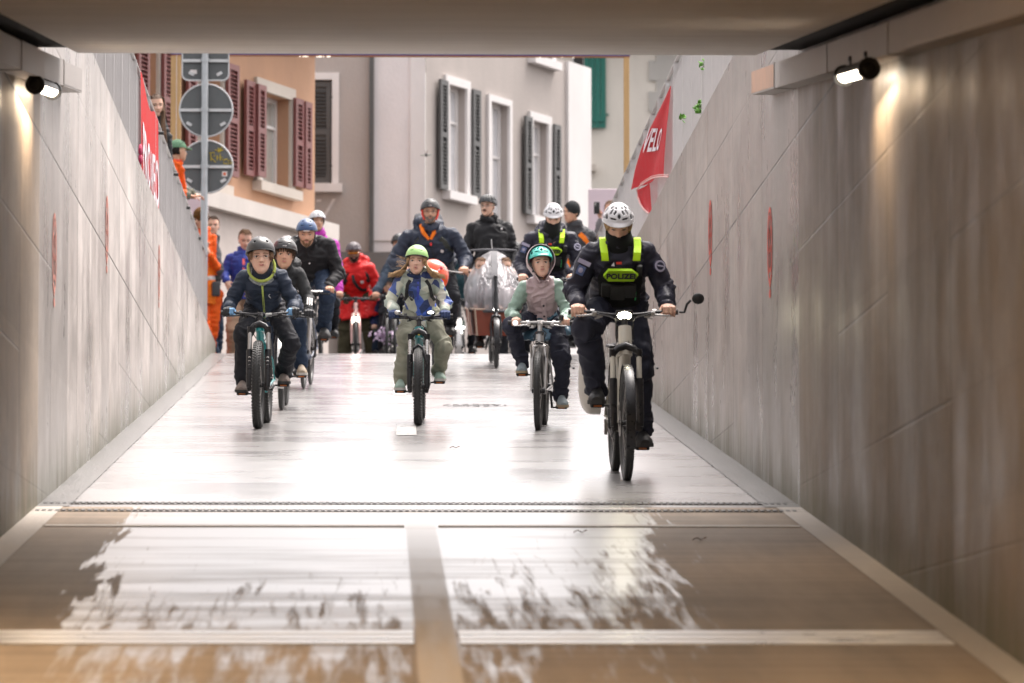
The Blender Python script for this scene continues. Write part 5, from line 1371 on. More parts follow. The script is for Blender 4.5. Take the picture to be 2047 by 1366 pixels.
        for sx in (-1, 1):
            cu = s.kn[sx].lerp(s.an[sx], k.get('leg', .93))
            mb.cap(s.hj[sx], s.kn[sx], .094 * sc * tl, .074 * sc * tl); mb.cap(s.kn[sx], cu, .072 * sc * tl, k.get('hemr', .066) * sc * tl)
            segs += [(s.hj[sx], s.kn[sx], .07 * sc), (s.kn[sx], s.an[sx], .06 * sc)]
        s.trousers = s.finish(mb, 'trousers', k['trousers'], segs, k.get('wrt', .008) * sc, fr=.8, seed=4)
        # shoes
        for sx in (-1, 1):
            fp, toe = k['feet'][sx]; toe = V(toe).normalized(); sd = V((0, 0, 1)).cross(toe).normalized(); upn = toe.cross(sd).normalized(); L = .27 * sc; c0 = fp - toe * .10 * sc
            up_m, so_m = k.get('shoes', (black, black)); mb = MB(); rs = []; rsole = []
            for t_, wd, hh in ((0, .032, .06), (.1, .041, .09), (.3, .044, .10), (.48, .046, .09), (.62, .054, .072), (.8, .057, .060), (.93, .050, .048), (1.0, .030, .03)):
                c = c0 + toe * (L * t_ - .02 * sc) + upn * .018 * sc; rg = []
                for j in range(16):
                    an = 2 * math.pi * j / 16; rg.append(c + sd * (wd * sc * math.cos(an)) + upn * ((hh * sc * math.sin(an)) if math.sin(an) > 0 else .012 * sc * math.sin(an)))
                rs.append(rg)
                c = c0 + toe * (L * (t_ * 1.03 - .01) - .02 * sc); wq = (wd + .003) * sc; rsole.append([c - sd * wq + upn * .0, c + sd * wq + upn * .0, c + sd * wq + upn * .024 * sc, c - sd * wq + upn * .024 * sc])
            mb.rings(rs); mb.cap(s.an[sx], s.an[sx] + (s.kn[sx] - s.an[sx]).normalized() * .05 * sc, .044 * sc, .042 * sc)
            so = mb.build('shoe', up_m, s.o); m3 = MB(); m3.rings(rsole); m3.build('sole', so_m, so, smooth=False)
            m3 = MB()
            for q in (.34, .42, .5, .58): 
                c = c0 + toe * (L * q - .02 * sc) + upn * (.018 + .085 - (q - .3) * .13) * sc; m3.tube([c - sd * .022 * sc, c + upn * .004 * sc, c + sd * .022 * sc], .0035 * sc, 5)
            m3.build('laces', k.get('lace', trimw), so)
        for sx in (-1, 1):
            h = k['hands'][sx]
            if h.get('glove'):
                mb = MB(); gm = h['glove']
                if 'grip' in h: hand_into(mb, h['grip'], h['axis'], s.wr[sx], sc * 1.22 * h.get('ks', 1.0), sx)
                mb.cap(s.wr[sx].lerp(s.el[sx], .14), s.wr[sx], .033 * sc, .03 * sc)
                e = bake(mb, .0045, 2); q = MB(); q.add([tuple(v.co) for v in e.vertices], [tuple(p.vertices) for p in e.polygons])
                if isinstance(gm, list):
                    cen = h['grip']; q.m = [1 if ((V(q.v[f[0]]) - cen).dot(h['axis']) < -.012 and V(q.v[f[0]]).z < cen.z + .04) else 0 for f in q.f]
                bpy.data.meshes.remove(e); q.build('glove', gm, s.o, ang=180)
    # ------------------------------------------------ extras
    def hair(s, m, style='short', name='hair', side=0):
        c, Rm, H = s.head, s.Rm, s.H; T = lambda x, y, z: c + Rm @ V((x * H, y * H, z * H)); mb = MB(); rn = random.Random(11)
        if style in ('short', 'crop'):
            n = 40; rs = []
            for z in (.535, .52, .48, .42, .33, .24, .12, 0, -.12, -.2):
                a, f, b = zt(min(.5, z - .015)); a += .035; b += .04; f += .03; yc = (b - f) / 2; h_ = (f + b) / 2; rg = []
                for j in range(n):
                    t = 2 * math.pi * j / n; sx, sy = math.sin(t), -math.cos(t); x = a * sx; y = yc + h_ * sy
                    lim = .18 + (.02 if abs(sx) < .6 else -.12)
                    if z < .36 and sy < .15: x *= .8; y = max(y, -.0)
                    elif sy < -.2: z_ = 0
                    rg.append(T(x, y, z + rn.uniform(-.008, .008)))
                rs.append(rg)
            mb.rings(rs)
            for i in range(120):
                az = R(rn.uniform(-110, 110) if i < 80 else rn.uniform(90, 270)); el_ = rn.uniform(.25, 1.25); x0, y0_, z0 = .35 * math.sin(az) * math.sin(el_), -.41 * math.cos(az) * math.sin(el_) + .02, .12 + .42 * math.cos(el_)
                if z0 < .34 and math.cos(az) > .25: continue
                mb.tube([T(x0 * .95, y0_ * .95, z0), T(x0 * 1.04, y0_ * 1.05, z0 + .03), T(x0 * 1.02 + rn.uniform(-.03, .03), y0_ * 1.12 - .03, z0 + rn.uniform(-.05, .03))], [.03 * H, .028 * H, .006 * H], 5)
        if style == 'under':           # shows below a helmet: sides, back, fringe tufts
            for i in range(70):
                az = R(rn.uniform(50, 310)); a, f, b = zt(.02); x0, y0_ = .34 * math.sin(az), -.40 * math.cos(az) + .01
                z0, z1 = .14, rn.uniform(-.14, -.02); mb.tube([T(x0, y0_, z0), T(x0 * 1.08, y0_ * 1.05, (z0 + z1) / 2), T(x0 * 1.03, y0_, z1)], [.028 * H, .03 * H, .008 * H], 5)
        if style == 'fringe':
            for i in range(95):
                az = R(rn.uniform(-100, 100)) if i < 60 else R(rn.uniform(60, 300)); x0, y0_ = .335 * math.sin(az), -.405 * math.cos(az)
                ln = rn.uniform(.02, .10) if abs(az) < .9 else rn.uniform(-.16, .0)
                mb.tube([T(x0 * .98, y0_, .25), T(x0 * 1.07, y0_ * 1.05 - .01, .17), T(x0 * 1.06 + rn.uniform(-.02, .03), y0_ * 1.03, ln if ln > 0 else ln)], [.022 * H, .024 * H, .006 * H], 5)
        if style in ('long', 'blown'):
            for i in range(130):
                sx = rn.choice((-1, 1)) if not side else side; fr_ = rn.random(); x0 = (.30 + .05 * rn.random()) * sx; y0_ = rn.uniform(-.12, .3)
                if style == 'long': pts = [T(x0 * .6, y0_ * .7 - .05, .46), T(x0 * 1.06, y0_, .30), T(x0 * 1.12, y0_, .0), T(x0 * 1.15 + rn.uniform(-.03, .03), y0_ + .02, -.4), T(x0 * 1.1 + rn.uniform(-.1, .1), y0_ + .02, -.8 - rn.random() * .3)]
                else:
                    o_ = rn.uniform(.0, .3); pts = [T(x0 * 1.0, y0_, .05), T(x0 * 1.10 + .0 * sx, y0_, -.12), T((.42 + o_ * .5) * sx, y0_, -.33 - .05 * rn.random()), T((.52 + o_ * 1.1) * sx, y0_ + .1, -.47 - rn.uniform(-.06, .10)), T((.60 + o_ * 1.7) * sx, y0_ + .15, -.52 + rn.uniform(-.14, .08))]
                mb.tube(pts, [.016 * H, .024 * H, .024 * H, .018 * H, .003 * H], 5)
            if style == 'blown' and side <= 0:
                for i in range(26):
                    z0 = rn.uniform(-.3, .08); pts = [T(-.36, .1, z0), T(-.5, .1, z0 + .05), T(-.62 - rn.random() * .2, .12, z0 + rn.uniform(0, .22))]; mb.tube(pts, .0035 * H, 4)
        if style == 'beard' or style == 'stubble':
            n = 30; rs = []; th = .022 if style == 'beard' else .006
            for z in (-.22, -.26, -.30, -.35, -.40, -.45, -.49, -.515):
                rg = []
                for j in range(n + 1):
                    q = -1 + 2 * j / n; zz = max(-.498, z); a, f, b = zt(zz); x = q * a * .99; y = ffront(x, zz) if abs(q) < .97 else (b - f) / 2
                    zz2 = z + (.19 * abs(q) ** 1.5 if True else 0); 
                    if z > -.33 and abs(q) < .30: y += .05          # leaves the mouth free
                    rg.append(T(x * (1 + th), y - th, z if abs(q) < .75 else z + .06))
                rs.append(rg)
            mb.rings(rs, cap=False, close=False)
            mb.tube([T(q * .12, ffront(q * .12, -.205) - th * .6, -.205 - .035 * q * q) for q in (-1, -.5, 0, .5, 1)], [.008 * H, .018 * H, .02 * H, .018 * H, .008 * H], 6)
        return mb.build(name if style not in ('beard', 'stubble') else 'beard', m, s.o, ang=120)
    def glasses(s, m=None):
        c, Rm, H = s.head, s.Rm, s.H; T = lambda x, y, z: c + Rm @ V((x * H, y * H, z * H)); mb = MB()
        for sx in (-1, 1):
            pts = [T((.14 + .085 * math.cos(a)) * sx, -.41, -.01 + .06 * math.sin(a)) for a in [2 * math.pi * j / 14 for j in range(15)]]; mb.tube(pts, .007 * H, 5); mb.tube([T(.225 * sx, -.40, .01), T(.34 * sx, -.05, .01)], .007 * H, 5)
        mb.tube([T(-.055, -.42, 0), T(.055, -.42, 0)], .007 * H, 5); return mb.build('glasses', m or black, s.o)
    def helmet(s, style, m, **k): return helmet(s.o, s.head, s.Rm, s.H, style, m, **k)
    def strip(s, name, pts, width, m, th=.006, par=None, off=.006):
        """strap lying on the chest: pts list of (q, t)"""
        P_ = [s.front(q, t, off) for q, t in pts]; n = len(P_); wdl = []
        for i in range(n):
            d = (P_[min(n - 1, i + 1)] - P_[max(0, i - 1)]).normalized(); wdl.append(d.cross(s.Fw).normalized())
        mb = MB(); mb.ribbon(P_, wdl, width, s.Fw, th); return mb.build(name, m, par or s.jacket, smooth=False)
    def backpack_straps(s, m, wq=.5):
        for sx in (-1, 1): s.strip('strap', [(wq * sx, 1.0), (wq * sx * 1.08, .9), (wq * 1.12 * sx, .75), (wq * 1.25 * sx, .58), (wq * 1.6 * sx, .42)], (.05 if s.sc > .9 else .032) * s.sc, m, th=.012, off=.008)

def rider(label, bike, head, sh, k=1.0, **kw):
    """head: (u, v_top_of_head_or_helmet, v_chin, extra depth); sh: photograph pixels of the two shoulder joints and extra depth from the bar"""
    bw_ = bike.W(bike.bar); Yb = bw_.y
    Ysh = Yb + kw.pop('shy', .30 * k); Yh = Yb + kw.pop('hy', .20 * k)
    SH = {-1: P(*sh[-1], Ysh), 1: P(*sh[1], Ysh + kw.pop('twist', 0))}
    s_ = F / Yh; hfac = kw.pop('hfac', 1.10); H = (head[2] - head[1]) / s_ / hfac; H = kw.pop('H', H)
    hc = P(head[0], head[2], Yh) + V((0, 0, .5 * H * math.cos(R(kw.get('pitch', 0) * .7))))
    hip = bike.W(bike.saddle + V((0, -.02, .075 * k))) + V(kw.pop('hipoff', (0, 0, 0)))
    hands = {}
    for sx in (-1, 1):
        g, ax = bike.grip[sx]; gw = bike.M @ g; aw = (bike.M.to_3x3() @ ax).normalized()
        wr = gw + V((-.008 * sx, .062 * k, .045 * k))
        d = dict(grip=gw, axis=aw, wrist=wr)
        gl = kw.get('gloves')
        if gl: d['glove'] = gl
        if kw.get('elb') and sx in kw['elb']: d['elbow'] = P(*kw['elb'][sx][:2], (Ysh + Yb) / 2 + kw['elb'][sx][2])
        d['pole'] = V((.42, .3, -.8)); d['pole'] = V((d['pole'].x * sx, d['pole'].y, d['pole'].z)); d['ks'] = kw.get('hk', 1.0)
        if kw.get('freehand') and sx in kw['freehand']: d = kw['freehand'][sx]
        hands[sx] = d
    feet = {}
    fy = (bike.M.to_3x3() @ V((0, -1, 0))).normalized()
    for sx in (-1, 1):
        if kw.get('foot') and sx in kw['foot']: feet[sx] = kw['foot'][sx]
        else:
            fp = bike.W(bike.ped[sx]) + V((0, 0, .0)); pit = kw.get('fpitch', {}).get(sx, 0); feet[sx] = (fp, V((.08 * sx, -math.cos(R(pit)), -math.sin(R(pit)) + fy.z)))
    return Human(label, k=k, sh=SH, hip=hip, head=hc, H=H, hands=hands, feet=feet, **kw)
# ================================================================== WHO IS THERE
navy = cloth('navy rain jacket', (0.026, 0.036, 0.058), .5); navyb = cloth('dark navy shell', (0.032, 0.040, 0.062), .5)
blk = cloth('black jacket', (0.018, 0.018, 0.02), .6); blk2 = cloth('charcoal jacket', (0.028, 0.030, 0.032), .55)
pol = cloth('police jacket midnight', (0.026, 0.026, 0.040), .42); polv = cloth('police vest black', (0.009, 0.010, 0.010), .8)
neon = cloth('neon yellow green', (0.50, 0.80, 0.02), .5, var=.05); neon2 = cloth('neon panel', (0.36, 0.62, 0.02), .55, var=.08)
drk = cloth('dark trousers', (0.016, 0.017, 0.022), .65); drk2 = cloth('midnight trousers', (0.022, 0.024, 0.038), .65)
jean = cloth('dark blue jeans', (0.022, 0.035, 0.062), .8); greyt = cloth('slate trousers', (0.045, 0.048, 0.062), .7)
sage = cloth('sage grey trousers', (0.27, 0.27, 0.21), .7); orangec = cloth('work orange', (0.72, 0.105, 0.012), .65); orangev = cloth('orange vest', (0.85, 0.20, 0.02), .6)
redj = cloth('red rain coat', (0.62, 0.022, 0.022), .5); olive = cloth('olive trousers', (0.055, 0.050, 0.028), .75); refl = mat('reflective tape', (0.62, 0.60, 0.60), .4)
sole_w = mat('pale sole', (0.50, 0.48, 0.45), .6); sole_d = mat('dark sole', (0.03, 0.03, 0.03), .7); boot = mat('taupe boot', (0.20, 0.16, 0.14), .75, var=.15); tanb = mat('tan boot', (0.34, 0.28, 0.21), .75)
glov = mat('black glove', (0.014, 0.015, 0.018), .65); glovb = mat('blue glove panel', (0.16, 0.33, 0.55), .6); glovn = mat('navy knit glove', (0.035, 0.055, 0.13), .85, bump=.3, bscale=200)
hm_black = mat('black helmet shell', (0.022, 0.022, 0.023), .38, coat=.25); hm_dg = mat('dark grey helmet shell', (0.032, 0.035, 0.037), .45)
hm_green = mat('apple green helmet shell', (0.34, 0.60, 0.20), .38, coat=.3, var=.03); hm_white = mat('white helmet shell', (0.60, 0.60, 0.62), .35, coat=.3, var=.03)
hm_teal = mat('turquoise helmet shell', (0.10, 0.58, 0.50), .35, coat=.4, var=.05); hm_tealr = mat('turquoise helmet peak', (0.01, 0.40, 0.33), .35, coat=.4)
hm_blue = mat('blue helmet shell', (0.022, 0.065, 0.17), .4, coat=.2); hm_mix = mat('grey red helmet shell', (0.12, 0.10, 0.11), .4, var=.6)
def zipper(h, m, w=.012, t0=-.05, t1=.98): h.strip('zip', [(0, t0), (0, .25), (0, .5), (0, .75), (0, t1)], w * h.sc, m, th=.008)
def badge(h, q, t, r, m, name='badge', m2=None):
    p = h.front(q, t, .010); mb = MB(); mb.tube([p, p + h.Fw * .004], r, 20); mb.build(name, m, h.jacket, smooth=False)
def logo_bar(o_, c, Rm, H, z, m, w=.12, hgt=.03, y=-.55):
    """pale maker's mark on a helmet front"""
    mb = MB()
    for i in range(5): mb.box(c + Rm @ V(((i - 2) * w / 5 * H * 1.1, y * H, z * H)), (w / 5 * H * .8, .004, hgt * H), ax=(Rm @ V((1, 0, 0)), Rm @ V((0, 1, 0)), Rm @ V((0, 0, 1))))
    return mb.build('logo', m, o_, smooth=False)

# ---------------------------------------------------------------- 1 police rider in front
ivory = mat('ivory frame paint', (0.50, 0.48, 0.41), .35, coat=.5, var=.05)
b = Bike('bicycle', 'ivory electric police bicycle with glowing headlight and a round mirror on its right grip', (1253, 960), 1229, 1.12, .352, .055, ivory, (1244, 630, .34),
         susp=True, forkx=.082, stanm=ivory, crank=-55, clen=.17, light=(.00, .046, headw, .086), lightx=0, saddle=1.02, seatz=.86, fat=1.75, tread=True, rise=.02, back=.05, fender=blackm, lean=0, bbz=.30, leverm=alloy)
POL_BIKE = b
mb = MB(); g1, a1 = b.grip[1]; e = g1 + a1 * .07; mb.tube([e, e + V((.03, -.01, .0)), e + V((.045, -.02, .05)), e + V((.07, -.02, .075))], .008, 8); mb.build('mirror_arm', black, b.root)
mb = MB(); c = e + V((.115, -.025, .085)); mb.ell(c, (.039, .014, .035), 24, 12); mo = mb.build('mirror', black, b.root); mb = MB(); mb.disc(c + V((0, .012, 0)), .032, (0, 1, 0), 24, .003); mb.build('mirror_glass', chrome, mo)
mb = MB()
for sx in (-1, 1): pass
# panniers: pale hard cases either side at the rear
for sx in (-1, 1):
    mb = MB(); rs = []
    for q in range(13):
        f = q / 12; xx = (.10 + .13 * f) * sx; sh_ = (1 - max(0, f - .35) ** 3 * 2.0) * (1 if f < .97 else .86); cy_, cz_ = b.wb + .06, .57; rg = []
        for j in range(28):
            a = 2 * math.pi * j / 28; ca, sa = math.cos(a), math.sin(a); rg.append(V((xx, cy_ + .22 * sh_ * abs(ca) ** .45 * (1 if ca > 0 else -1), cz_ + .21 * sh_ * abs(sa) ** .55 * (1 if sa > 0 else -1))))
        rs.append(rg)
    mb.rings(rs); mb.build('side_case', mat('pale pannier case', (.42, .40, .36), .5), b.root, ang=60)
    mb = MB(); mb.box((.10 * sx + .02 * sx, b.wb + .02, .62), (.02, .3, .03)); mb.box((.27 * sx, b.wb + .02, .66), (.012, .1, .012)); mb.build('case_rail', blackm, b.root)
mb = MB(); mb.tube([(0, b.wb - .3, .82), (0, b.wb + .3, .80)], .012, 8); mb.bbox((0, b.wb, .80), (.10, .36, .02), .005); mb.build('carrier', rubber, b.root)

h = rider('police rider in dark uniform and white helmet looking down, nearest the camera', b, (1236, 402, 484, 0), {-1: (1185, 500), 1: (1293, 500)}, 1.0,
          skin=skin_l, jacket=pol, trousers=drk2, shoes=(mat('black boot', (.014, .014, .015), .5), sole_d), lace=black, pitch=31, hfac=1.05, H=.232, shy=.30, hy=.22, bulk=1.06, deep=1.05, hairm=h_blond, mouth='closed', hk=1.05,
          kpole={-1: V((-.35, -1, .2)), 1: V((.1, -1, .2))}, squint=.4, tw=1.12, wr=.010, wrt=.011, epole=V((.5, .35, -.75)), elb=None, collar=True)
P1 = h; hl = h.helmet('mtb', hm_white); h.hair(h_blond, 'under')
def police_kit(h, panel_t=.52, ts=.050, flip=0):
    # plate vest over the jacket
    mb = MB(); n = 18; rs = []
    for i in range(12):
        t = .12 + .76 * i / 11; w = .80 if t < .62 else .80 - (t - .62) * 1.0
        rs.append([h.front(w * (-1 + 2 * j / n), t, .006 + .018 * (1 - (abs(-1 + 2 * j / n)) ** 4)) for j in range(n + 1)])
    inner = [[p - h.Fw * .02 for p in r] for r in rs]
    mb.rings([r + q[::-1] for r, q in zip(rs, inner)]); vo = mb.build('vest', polv, h.o)
    mb = MB()
    rs = []
    for t, w in ((.86, .44), (.95, .42), (1.04, .36), (1.12, .30)):
        c = h.tc(t); a_, b_ = h.tw(min(1.02, t)); r_ = h.sc
        rs.append([c + h.X * (.092 * r_ * math.cos(an)) + h.Fw * (.098 * r_ * math.sin(an)) for an in [2 * math.pi * j / 22 for j in range(22)]])
    c = h.head + h.Rm @ V((0, -.02 * h.H, -.20 * h.H)); rs.append([c + (h.Rm @ V((.345 * h.H * math.cos(an), .40 * h.H * math.sin(an), .05 * h.H * (1 if math.sin(an) < 0 else .5)))) for an in [2 * math.pi * j / 22 for j in range(22)]][::1])
    rs[-1] = [rs[-1][0 - j] for j in range(22)] if (rs[-1][5] - rs[-2][5]).length > (rs[-1][-5] - rs[-2][5]).length else rs[-1]
    mb.rings(rs); mb.build('neck_scarf', polv, h.o, ang=90)
    for sx in (-1, 1):
        top = h.tc(1.0) + h.X * .108 * sx * h.sc + h.upv * .075 + h.Fw * .01; a2 = top + h.Fw * .055 - h.upv * .02; a3 = h.cs + h.X * .104 * sx * h.sc + h.Fw * .118 + h.upv * .045; a4 = h.cs + h.X * .100 * sx * h.sc + h.Fw * .142 + h.upv * .012; a5 = a4 - h.upv * .012 + h.Fw * .003
        mb = MB(); mb.ribbon([top - h.Fw * .06 - h.upv * .02, top, a2, a3, a4, a5], h.X, .046 * h.sc, [h.upv, h.upv, (h.upv + h.Fw), h.Fw, h.Fw, h.Fw], .02); mb.build('neon_strap', neon, vo, smooth=False)
    # panel with the word
    cpos = h.front(0, panel_t, .062); ax, up_ = h.X, h.upv; f = h.Fw
    wd, ht = .110 * h.sc, .038 * h.sc; pts = []
    for a_, b_ in ((-wd, -.2), (-wd * .72, 1), (wd * .62, 1), (wd, .0), (wd * .72, -1), (-wd * .72, -1)): pts.append(cpos + ax * a_ + up_ * ht * b_ - f * (.012 * (a_ / wd) ** 2))
    mb = MB(); mb.prism([p - f * .03 for p in pts], f * .032); po = mb.build('name_panel', neon2, vo, smooth=False)
    mb = MB(); text_mb(mb, 'POLIZEI', cpos + f * .0055 + up_ * .001, ax, up_, ts * h.sc, th=.003, bold=.0022, sx=1.08); mb.build('lettering', black, po, smooth=False, recalc=False)
    # pouches, radio, badges
    mb = MB()
    for q, t, w_, hh in ((-.5, .46, .07, .09), (-.1, .44, .09, .1), (.35, .46, .08, .09), (.66, .82, .035, .07)): mb.bbox(h.front(q, t, .034), (w_, .04, hh), .008, ax=(ax, f, up_))
    mb.build('pouch', mat('pouch black', (.014, .015, .014), .7), vo)
    mb = MB(); mb.tube([h.front(.56, .50, .04), h.front(.58, .40, .05), h.front(.60, .26, .045)], .004, 6); mb.build('green_cord', mat('green cord', (.02, .5, .12), .4), vo)
    mb = MB(); mb.box(h.front(-.08, .97, .036), (.035, .006, .014), ax=(ax, f, up_)); mb.mi(1); mb.prism([h.front(-.36, .93, .035), h.front(-.24, .93, .036), h.front(-.30, .98, .036)], f * .004); mb.build('pin', [mat('red pin', (.7, .04, .03), .4), refl], vo, smooth=False)
    # round badge on the image-right sleeve, patches on the other
    a_ = h.sh[1].lerp(h.el[1], .42); d_ = (h.el[1] - h.sh[1]).normalized(); n_ = (V((.45, -1, 0)) - d_ * d_.dot(V((.45, -1, 0)))).normalized(); mb = MB(); R0 = .069 * h.sc
    cc = a_ + n_ * R0; mb.tube([cc - n_ * .012, cc + n_ * .005], .042 * h.sc, 28); mb.mi(1); mb.tube([cc, cc + n_ * .0075], .037 * h.sc, 28); mb.mi(0); mb.tube([cc, cc + n_ * .010], .025 * h.sc, 24); mb.mi(1)
    s_ = n_.cross(d_); mb.ribbon([cc + n_ * .012 + s_ * .018 + d_ * .012, cc + n_ * .012, cc + n_ * .012 - s_ * .018 - d_ * .012], d_, .010, n_, .003); mb.build('sleeve_badge', [mat('badge navy', (.02, .02, .05), .5), mat('badge pale', (.45, .44, .56), .5)], h.jacket, smooth=False)
    a_ = h.sh[-1].lerp(h.el[-1], .32); d_ = (h.el[-1] - h.sh[-1]).normalized(); n_ = (V((-.25, -1, 0)) - d_ * d_.dot(V((-.25, -1, 0)))).normalized(); s_ = n_.cross(d_); mb = MB(); mb.mi(0); mb.box(a_ + n_ * (R0 + .002), (.085, .008, .028), ax=(s_, n_, d_)); mb.mi(1); mb.box(a_ + n_ * (R0 + .0) + d_ * .055, (.05, .01, .06), ax=(s_, n_, d_)); mb.mi(0); mb.ell(a_ + n_ * (R0 + .006) + d_ * .055, (.016, .018, .005), 12, 6, ax=(s_, d_, n_))
    mb.build('sleeve_patch', [mat('patch lilac', (.30, .28, .38), .6), mat('patch blue', (.06, .09, .20), .6)], h.jacket, smooth=False)
    return vo
police_kit(P1, .79)

# ---------------------------------------------------------------- 2 child left, teal bicycle
teal = mat('teal frame paint', (0.0, 0.24, 0.25), .3, coat=.6, var=.05)
b = Bike('bicycle', 'teal mountain bicycle with wide knobbly tyres ridden by the child on the left', (516, 857), 533, 1.06, .335, .060, teal, (520, 629, .305),
         susp=True, forkx=.070, stanm=alloy, knob=True, arch=False, crank=10, clen=.16, saddle=.86, seatz=.72, fat=1.35, decal=True, rise=.012, back=.04, cables=True)
h = rider('child in dark navy jacket with lime hood lining and black helmet, on the teal bicycle', b, (521, 473, 548, 0), {-1: (487, 551), 1: (561, 549)}, .86,
          skin=skin_l, jacket=navy, trousers=drk, shoes=(boot, sole_d), gloves=[glov, glovb], hairm=h_lbrown, pitch=2, yaw=4, roll=-2, shy=.27, hy=.17, bulk=1.0, kpole={-1: V((-.25, -1, .3)), 1: V((.30, -1, .3))}, hood=False, wr=.009, tw=1.1, hipoff=(0, .0, -.02), nose=.85, lace=h_dark)
K1 = h; h.helmet('skate', hm_black, m2='round'); h.hair(h_lbrown, 'under'); h.glasses(mat('thin pale frames', (.35, .25, .2), .3))
lime = cloth('lime hood edge', (0.42, 0.50, 0.12), .6); camo = mat('patterned lining', (0.22, 0.24, 0.25), .8, var=.75, scale=60)
mb = MB(); rs = []; cc = h.tc(1.06)
for i in range(25):
    an = R(-160 + 320 * i / 24); r0 = .100 * h.sc; drop = -.055 * math.cos(an); c = cc + h.X * (math.sin(an) * r0 * 1.2) + h.Fw * (math.cos(an) * r0 * 1.0 + .02) + h.upv * (.065 + drop * 1.3)
    rs.append(c)
mb.tube(rs, .013 * h.sc, 8); mb.mi(1); mb.tube([c - h.upv * .03 + (cc - c) * .12 for c in rs], .027 * h.sc, 10); mb.build('hood_edge', [lime, camo], h.jacket)
zipper(h, lime, .016); h.strip('zip_line', [(0, -.05), (0, .3), (0, .6), (0, .96)], .005, black, th=.011)
mb = MB(); mb.tube([h.front(.38, .68, .009), h.front(.30, .64, .009), h.front(.36, .60, .009), h.front(.42, .55, .009)], .003, 5); mb.build('logo', refl, h.jacket)
mb = MB(); q = b.bar + V((.06, -.02, .0)); mb.bbox(q, (.05, .03, .028), .006); mb.build('handlebar_lamp', mat('lamp white', (.5, .5, .48), .3), b.root)

# ---------------------------------------------------------------- 3 boy behind, partly hidden
grf = mat('dark grey frame', (0.06, 0.06, 0.065), .35, coat=.3)
silv = mat('silver mudguard', (0.50, 0.49, 0.48), .3, .8)
b = Bike('bicycle', 'grey bicycle with silver mudguards, half hidden behind the teal one', (563, 819), 572, 1.0, .30, .045, grf, (586, 631, .27), crank=185, clen=.15, saddle=.84, seatz=.70, fender=silv, rise=.01, light=None)
h = rider('boy with dark fringe in charcoal jacket and black helmet, behind the teal bicycle', b, (569, 475, 539, 0), {-1: (545, 540), 1: (597, 545)}, .82,
          skin=skin_m, jacket=blk2, trousers=jean, shoes=(tanb, sole_w), gloves=glov, hairm=h_brown, pitch=0, shy=.27, hy=.17, hood=True, nose=.85, roll=2)
h.helmet('skate', hm_black); h.hair(h_brown, 'fringe')
logo_bar(h.o, h.head, h.Rm, h.H, .27, refl)
# three stripes on the image-right forearm
a, w_ = h.el[1], h.wr[1]; d = (w_ - a).normalized(); n = (V((.2, -1, .3)) - d * d.dot(V((.2, -1, .3)))).normalized(); s_ = d.cross(n); mb = MB()
for i in (-1, 0, 1): c = a.lerp(w_, .62) + s_ * .018 * i; mb.ribbon([c - d * .055 + n * .046, c + d * .055 + n * .042], s_, .008, n, .006)
mb.build('stripes', refl, h.jacket, smooth=False)

# ---------------------------------------------------------------- 4 man in blue helmet
b = Bike('bicycle', 'slim grey city bicycle with thin tyres under the man in the blue helmet', (607, 777), 621, 1.08, .345, .034, mat('pale blue grey frame', (.16, .19, .26), .35, coat=.4), (632, 583, .27), crank=75, clen=.17, saddle=.98, seatz=.84, back=.08, barm=chrome, forkm=alloy, fender=silv, disc=False, cables=True)
b_off = b
h = rider('man with blue helmet and stubble leaning forward in a black jacket', b, (613, 428, 492, 0), {-1: (573, 490), 1: (656, 487)}, 1.04,
          skin=skin_m, jacket=blk, trousers=jean, shoes=(mat('grey trainer', (.05, .05, .05), .6), sole_d), pitch=14, shy=.30, hy=.14, hairm=h_brown, bulk=1.08, H=.235, epole=V((.5, .3, -.8)), squint=.6, tw=1.05, hipoff=(.03, 0, .02))
hl = h.helmet('skate', hm_blue); h.hair(h_lbrown, 'stubble'); logo_bar(hl, h.head, h.Rm, h.H, .20, refl, w=.22, hgt=.05, y=-.56)
mb = MB(); mb.ell(h.tc(1.06) - h.X * .09, (.035, .05, .07), 12, 8); mb.ell(h.tc(1.06) + h.X * .09, (.035, .05, .07), 12, 8); mb.build('hood_lining', mat('grey fleece lining', (.33, .33, .33), .9), h.jacket)
mb = MB(); mb.ell(h.front(.0, .60, .01), (.008, .006, .008), 8, 6); mb.build('snap', refl, h.jacket)

# ---------------------------------------------------------------- 5 girl in the middle
tealg = mat('petrol frame paint', (0.01, 0.16, 0.17), .3, coat=.6)
b = Bike('bicycle', 'petrol green mountain bicycle with black fork, ridden by the girl in the middle', (836, 850), 842, .98, .300, .056, tealg, (836, 636, .255),
         susp=True, forkx=.066, stanm=chrome, knob=True, arch=True, crank=12, clen=.15, saddle=.80, seatz=.68, fat=1.5, rise=.018, back=.045, badge=mat('yellow badge', (.6, .5, .08), .4))
mb = MB(); mb.bbox(b.bar + V((.09, -.03, .045)), (.07, .05, .035), .01); lo = mb.build('headlight', blackm, b.root); mb = MB(); mb.ell(b.bar + V((.09, -.056, .047)), (.024, .012, .011), 14, 8); mb.build('lens', mat('dim headlight', (1, .98, .95), .3, emit=2.5), lo)
mb = MB(); mb.ell(b.bar + V((-.17, -.02, .045)), (.026, .026, .02), 16, 10); mb.build('bell', chrome, b.root)
